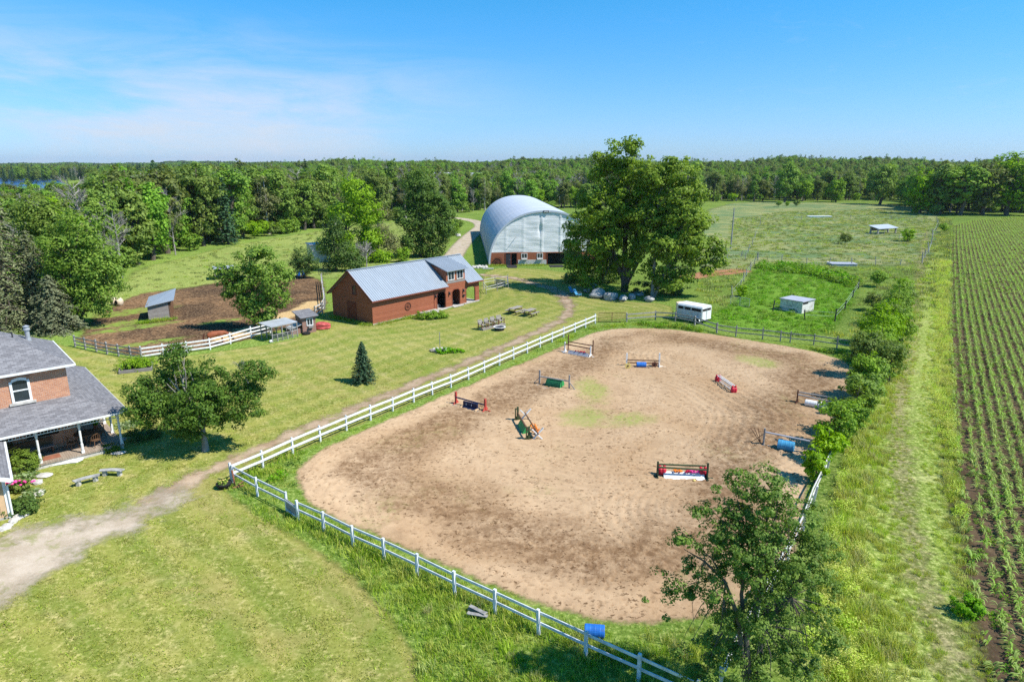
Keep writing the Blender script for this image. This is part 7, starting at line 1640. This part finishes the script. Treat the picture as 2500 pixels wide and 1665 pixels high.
# porch shrubs, hostas, peonies
shrub('round_shrub', [(0, 0, .62, .85, .75, .6)], 120, 40, .10, .2, 'leaf', 160, G(66, 1150), 'round dark green shrub in front of the left porch post')
shrub('low_shrub', [(0, 0, .4, .8, .65, .42), (-.5, -.2, .35, .5, .45, .35)], 110, 40, .10, .2, 'leafdark', 161, G(58, 1250), 'bluish dark green bushy plant between peonies and annex corner')
shrub('peony', [(0, 0, .35, .7, .4, .35)], 60, 34, .11, .18, 'leaf', 162, G(42, 1200), 'peony plant with pink blossoms in the bed by the annex', 'flower')
mb = MB(); flowers(mb, (.2, -.1, .55), .65, .28, 16, 12, .22, .09); solo('peony_blossoms', mb, 'pink', 'pink peony blossoms in the bed beside the cream annex', 'flowers', G(46, 1203))
for i, (px_, py_, s_) in enumerate(((48, 1172, .7), (66, 1166, .6), (80, 1210, .6), (22, 1180, .5), (296, 1045, .8), (318, 1040, .7))):
    me = leafclump(f'hosta_{i}', 130, s_, .32, .2, 'hosta', 170 + i); t = put_tree('hosta', (), G(px_, py_), ('variegated hosta left of the peony bed top', 'variegated hosta right of the peony bed top', 'pale striped hosta at the right of the bluish plant', 'yellow-green hosta against the annex wall', 'pale hosta beyond the porch side post', 'pale hosta at the outer side of the porch corner')[i], 'plant'); o = bpy.data.objects.new('leaves', me); C.objects.link(o); o.parent = t
shrub('corner_shrub', [(0, 0, .4, .7, .5, .4), (.9, .5, .35, .6, .5, .35)], 90, 34, .1, .18, 'leafdark', 180, G(335, 1075), 'dark green bushy plants outside the porch corner post')
shrub('edge_plants', [(0, 0, .2, .8, .4, .2)], 50, 30, .1, .15, 'leafdark', 181, G(268, 1100), 'low dark plants along the porch edge right of the white sheet')
shrub('barn_shrub', [(-.9, 0, .4, .9, .6, .5), (.3, -.2, .45, 1., .7, .5), (1.3, 0, .35, .7, .6, .4)], 130, 34, .14, .25, 'leafbright', 182, G(1052, 778), 'fresh green shrubs in front of the red barn below the first doorway', rz=BRZ - .6)
shrub('weed_clump', [(0, 0, .25, .9, .5, .25), (1.2, .2, .2, .8, .4, .2)], 60, 26, .13, .2, 'weed', 183, G(1085, 862), 'tall weeds around the stone-ringed fire pit')
shrub('field_weed', [(0, 0, .35, .6, .5, .4)], 60, 40, .1, .17, 'weed', 184, G(2362, 1500), 'bright green weed clump among the first maize rows at the lower right', 'plant')
for i, (px_, py_, s_) in enumerate(((1810, 724, 1.6), (2062, 596, 2.4), (1900, 505, 2.6), (1922, 503, 2.), (1945, 504, 2.6), (2305, 568, 2.6), (2215, 590, 3.), (2130, 760, 2.2), (2140, 700, 2.6), (2240, 520, 4.))):
    me = FP[KI['bush'][i % 3]]; put_tree('bush', (me[1], me[2]), G(px_, py_), ('dark bush by the green metal gate left of the white shed', 'low bush in the fence line right of the white-topped sheet', 'small bush in the far pale pasture, left of three', 'smallest bush in the far pale pasture, middle of three', 'small bush in the far pale pasture, right of three', 'small bush at the corner where pasture meets the maize', 'shaggy bush in the fence right of the pasture shelter', 'thin bush beside the rail fence corner below the pasture', 'straggly bush right of the bright green paddock', 'rounded bush in front of the right hand grove')[i], 'bush', None, s_ / 4.4, i)

# ------------------------------------------------------------------ grasses, weeds, maize
rg = np.random.default_rng(77)
def P3(P, z=0.): return np.c_[P, np.full(len(P), z)]
tall = protos('tall_grass_clump', [blades(f'tall_blades_{i}', 60, .7, .5, .035, ('grassblade', 'grassblade', 'drygrass')[i % 3], 200 + i, .5) for i in range(6)])
short = protos('short_grass_clump', [blades(f'short_blades_{i}', 40, .26, .45, .022, ('grassblade', 'leafbright', 'grassblade')[i % 3], 210 + i, .5) for i in range(5)])
far_g = protos('far_grass_clump', [blades(f'far_blades_{i}', 40, .6, 1.1, .09, ('hayblade', 'drygrass', 'grassblade', 'hayblade')[i % 4], 220 + i, .5) for i in range(4)])
weeds = protos('weed_clump_kind', [leafclump(f'weed_leaves_{i}', 60, .5, .5, .16, ('weed', 'leafbright', 'weed')[i % 3], 230 + i) for i in range(4)])
track_n = chaikin(PS([(2250, 700), (2210, 800), (2180, 900), (2160, 1000), (2170, 1150), (2220, 1400), (2290, 1650)]), 1, False)
# tall grass on the verge and around the near tree
P = density(VERGE, 7., rg); D = P[:, 1]; nz = np.sin(P[:, 0] * .9 + 1) * np.sin(P[:, 1] * .7) + np.sin(P[:, 0] * .31 - P[:, 1] * .23)
strip = linedist(P, chaikin(PS([(2290, 560), (2262, 700), (2255, 850), (2225, 1000), (2240, 1200), (2290, 1450), (2350, 1700)]), 1, False))
keep = (D < 80) & (strip > .3) & (rg.random(len(P)) < np.clip(1.2 - D / 130, .5, 1)) & (sdist(P, ARENA) < -.3); P1 = P[keep]; st = np.clip(strip[keep] / 3., .3, 1.)
scatter('tall_grass', P3(P1), tall, rg.integers(0, 6, len(P1)), rg.uniform(.55, 1.05, len(P1)) * st * (1 + .22 * nz[keep]), tilt=.08)
fluff = protos('fluff_kind', [leafclump(f'fluff_{i}', 170, .42, .75, .075, 'fluff', 260 + i) for i in range(4)])
Pf = density(VERGE, 4., rg); sf = linedist(Pf, chaikin([(p_.x, p_.y) for p_ in WT] if 0 else PS([(2290, 560), (2262, 700), (2255, 850), (2225, 1000), (2240, 1200), (2290, 1450), (2350, 1700)]), 1, False)); tp = linedist(Pf, chaikin(WT, 1, False)); kf = (sdist(Pf, ARENA) < -.5) & (tp > .25) & (Pf[:, 1] < 120) & (rg.random(len(Pf)) < np.where(tp > 2.2, .95, .3)) & (sf > .2); Pf = Pf[kf]
scatter('feathery_grass', P3(Pf), fluff, rg.integers(0, 4, len(Pf)), rg.uniform(.5, 1.15, len(Pf)) * np.clip(tp[kf] / 3, .28, 1), seed=21, tilt=.12)
keep = (D >= 80) & (strip > .8) & (rg.random(len(P)) < .2); P1 = P[keep]
scatter('far_verge_grass', P3(P1), far_g, rg.integers(0, 4, len(P1)), rg.uniform(.5, 1., len(P1)), seed=4, tilt=.08)
# rough between lawn, fences and arena
ROUGH = chaikin(PS([(560, 1180), (620, 1150), (780, 1083), (960, 1008), (1100, 950), (1250, 882), (1375, 828), (1458, 793), (1530, 790), (1650, 788), (1750, 815), (1860, 832), (2000, 850), (2110, 870), (2110, 960), (2060, 1050), (2010, 1130), (1960, 1250), (1900, 1400), (1800, 1560), (1760, 1750), (1040, 1750), (1030, 1665), (1020, 1604), (990, 1540), (935, 1476), (860, 1402), (775, 1338), (645, 1264), (556, 1205)]), 1)
P = density(ROUGH, 9., rg); keep = (sdist(P, ARENA) < -.05); P = P[keep]
near = (P[:, 1] < 45) | (rg.random(len(P)) < .5); P = P[near]
fd_ = np.minimum(linedist(P, np.array([(p_.x, p_.y) for p_ in F2])), linedist(P, np.array([(p_.x, p_.y) for p_ in F1])))
sc = rg.uniform(.5, 1.1, len(P)) * np.where(fd_ < .35, 1.55, 1.) * (1 + .3 * np.sin(P[:, 0] * 1.1) * np.sin(P[:, 1] * .8 + 1))
edge_ = -sdist(P, ARENA); sc *= np.clip(edge_ / 1.2, .4, 1)
scatter('rough_grass', P3(P), short, rg.integers(0, 5, len(P)), sc, seed=5, tilt=.1)
lw = protos('lawn_clump', [blades(f'lawn_blades_{i}', 34, .075, .34, .022, ('lawnblade', 'lawnblade', 'grassblade')[i % 3], 280 + i, .9) for i in range(6)])
P = density(LAWN, 9., rg); P = P[(P[:, 1] < 58) & (np.abs(P[:, 0]) < P[:, 1] * .9)]; P = P[(sdist(P, DRIVE) < -.3) & (linedist(P, TRACK) > .7)]; P = P[(rg.random(len(P)) < np.clip(1.5 - P[:, 1] / 45, .3, 1))]
scatter('lawn_grass', P3(P), lw, rg.integers(0, 6, len(P)), rg.uniform(.6, 1.3, len(P)), seed=22, tilt=.1)
# sparse tufts along the shaggy edge, taller
P = density(ROUGH, .9, rg); e_ = -sdist(P, ARENA); k_ = (e_ > .6) & ((P[:, 1] < 26) | (P[:, 0] > 4)); P = P[k_]; scatter('tufts', P3(P), tall, rg.integers(0, 6, len(P)), rg.uniform(.3, .75, len(P)), seed=6, tilt=.12)
# leafy weeds: along F1 inner side, far fence, arena fringe, lush paddock
far_band = density(chaikin(PS([(1540, 792), (1620, 786), (1760, 822), (1900, 838), (2110, 872), (2120, 900), (2000, 880), (1850, 850), (1700, 835), (1600, 803)]), 1), 2.6, rg)
band = density(chaikin(PS([(600, 1180), (700, 1140), (770, 1105), (860, 1060), (870, 1075), (790, 1130), (735, 1175), (720, 1205), (660, 1190)]), 1), 1.3, rg)
band = band[sdist(band, ARENA) < -.3]; far_band = far_band[sdist(far_band, ARENA) < -.3]
lush = density(LUSH, 1.5, rg); P = np.concatenate([far_band, band, lush]); s0 = np.r_[rg.uniform(.6, 1.3, len(far_band)), rg.uniform(.5, 1., len(band)), rg.uniform(.5, 1.1, len(lush))]
scatter('leafy_weeds', P3(P), weeds, rg.integers(0, 4, len(P)), s0, seed=7, tilt=.1)
# dark weed bank at the top of the lush paddock
bank = chaikin(PS([(1850, 648), (1920, 648), (2000, 658), (2060, 675), (2100, 695), (2090, 706), (2040, 690), (1980, 674), (1900, 664), (1850, 660)]), 1); P = density(bank, 1.5, rg)
scatter('weed_bank', P3(P), weeds, rg.integers(0, 4, len(P)), rg.uniform(1.4, 2.4, len(P)), seed=8)
# pasture tufts and slope grass
past = chaikin(PS([(1700, 780), (1690, 700), (1760, 640), (1790, 520), (2250, 510), (2290, 560), (2280, 700), (2240, 800), (2200, 860), (2060, 845), (1900, 815), (1760, 790)]), 1); P = density(past, .5, rg); k_ = sdist(P, LUSH) < -.5; P = P[k_]
scatter('pasture_grass', P3(P), far_g, rg.integers(0, 4, len(P)), rg.uniform(.3, .85, len(P)) * np.where(P[:, 1] > 110, .8, 1), seed=9, tilt=.1)
P = density(MEAD, .22, rg); P = P[sdist(P, PADK) < -.5]; scatter('meadow_grass', P3(P), far_g, rg.integers(0, 4, len(P)), rg.uniform(.25, .6, len(P)), seed=10, tilt=.1)
base_ = []
for q0, q1 in ((bp(0, -.25), bp(9.6, -.25)), (hp(.0, -.35), hp(2.7, -.35)), (hp(5, -.35), hp(9.7, -.35)), (bp(-.3, 0), bp(-.3, 7)), (G(344, 790), G(420, 780))):
    for _ in range(70): t_ = rg.random(); p_ = q0.lerp(q1, t_); base_.append((p_.x + rg.normal() * .15, p_.y + rg.normal() * .15, 0))
scatter('wall_foot_grass', np.array(base_), short, rg.integers(0, 5, len(base_)), rg.uniform(.7, 1.5, len(base_)), seed=11, tilt=.1)

# maize: rows on the right
def maize(name, h, nl, seed):
    rr = random.Random(seed); vs = []; fs = []
    for i in range(nl):
        a = 3.14 * i + rr.uniform(-.5, .5); z0 = h * (.15 + .5 * i / nl); L_ = h * rr.uniform(.75, 1.05); c_, s_ = math.cos(a), math.sin(a); w_ = .035
        prof = [(0, z0, .6), (L_ * .3, z0 + L_ * .38, 1), (L_ * .62, z0 + L_ * .42, .8), (L_ * .92, z0 + L_ * .18, .1)]; b = len(vs)
        for r_, z_, k_ in prof: vs += [(c_ * r_ - s_ * w_ * k_, s_ * r_ + c_ * w_ * k_, z_), (c_ * r_ + s_ * w_ * k_, s_ * r_ - c_ * w_ * k_, z_)]
        fs += [(b + 2 * j, b + 2 * j + 1, b + 2 * j + 3, b + 2 * j + 2) for j in range(3)]
    b = len(vs); vs += [(-.012, 0, 0), (.012, 0, 0), (.012, 0, h * .55), (-.012, 0, h * .55)]; fs += [(b, b + 1, b + 2, b + 3)]
    return npmesh(name, vs, fs, M['corn'], np.repeat([rr.random() for _ in range(len(vs))], 1))
cmesh = [maize(f'maize_{i}', .42 + .05 * i, 6 + i % 2, 300 + i) for i in range(4)]; ccoll = protos('maize_kind', cmesh)
left = chaikin(PS([(2328, 520), (2322, 600), (2322, 745), (2330, 900), (2342, 1062), (2362, 1275), (2395, 1490), (2440, 1665), (2500, 1850), (2640, 2200)]), 2, False)
# rows are copies of the left boundary shifted sideways
seg = np.diff(left, axis=0); ln = np.hypot(*seg.T); cum = np.r_[0, np.cumsum(ln)]; tt = np.arange(0, cum[-1], .19)
bx = np.interp(tt, cum, left[:, 0]); by = np.interp(tt, cum, left[:, 1]); P_all = []
for i in range(140):
    k_ = rg.random(len(tt)) < (.93 if i > 2 else .5); off = -.9 + i * .78
    P_all.append(np.c_[bx[k_] + off + rg.normal(size=k_.sum()) * .035, by[k_] + rg.normal(size=k_.sum()) * .04])
P = np.concatenate(P_all); u_ = P[:, 0] / P[:, 1]; P = P[(u_ < 1.02) & (P[:, 1] > 17) & inside(P, CORN)]
D = np.hypot(P[:, 0], P[:, 1]); vis = (np.abs(P[:, 0] / (P[:, 1] * cp + H * sp)) < 1250 / F) & ((P[:, 1] * sp - H * cp) / (P[:, 1] * cp + H * sp) > -832 / F)
k_ = (D < 110) | (rg.random(len(P)) < .55); order = np.argsort(np.where(vis, D, 1e6)); first = order[:290]; m_ = np.ones(len(P), bool); m_[first] = False; m_ &= k_
for j in first:
    i = int(rg.integers(4)); o = bpy.data.objects.new('maize_plant', cmesh[i]); C.objects.link(o); o.location = (P[j, 0], P[j, 1], 0); o.rotation_euler = (0, 0, float(rg.uniform(0, 6.28))); s_ = float(rg.uniform(.55, .9)); o.scale = (s_,) * 3
    tag(o, 'young light green maize plant at the near end of the rows in the lower right', 'maize plant', 'maize plants at the near end of the rows')
Pm = P[m_]; sc = rg.uniform(.5, .85, len(Pm)); sc = np.where(np.hypot(Pm[:, 0], Pm[:, 1]) > 110, sc * 1.25, sc)
scatter('maize_crop', P3(Pm), ccoll, rg.integers(0, 4, len(Pm)), sc, seed=12)
wd = density(CORN, 1.6, rg); wd = wd[(wd[:, 1] < 110) & (wd[:, 0] / wd[:, 1] < .95) & (linedist(wd, left) < 9 * rg.random(len(wd)) ** 1.4)]
scatter('field_weeds', P3(wd), weeds, rg.integers(0, 4, len(wd)), rg.uniform(.25, .6, len(wd)), seed=13)

# ------------------------------------------------------------------ the air: thin haze round the whole scene, sky outside
HAZE = 0.00006
if HAZE:
    hm = bpy.data.materials.new('thin_haze'); hm.use_nodes = True; n = Nodes(hm.node_tree)
    pv = n('VolumePrincipled', Color=(.72, .84, 1.), Density=HAZE, Anisotropy=.2); o_ = n('OutputMaterial'); hm.node_tree.links.new(pv.outputs[0], o_.inputs[1])
    mb = MB(); mb.box(-9500, 9500, -9500, 9500, -1.2, 95); hz = mb.build('haze', hm); hz['kind'] = 'stuff'
SC.cycles.volume_bounces = 0
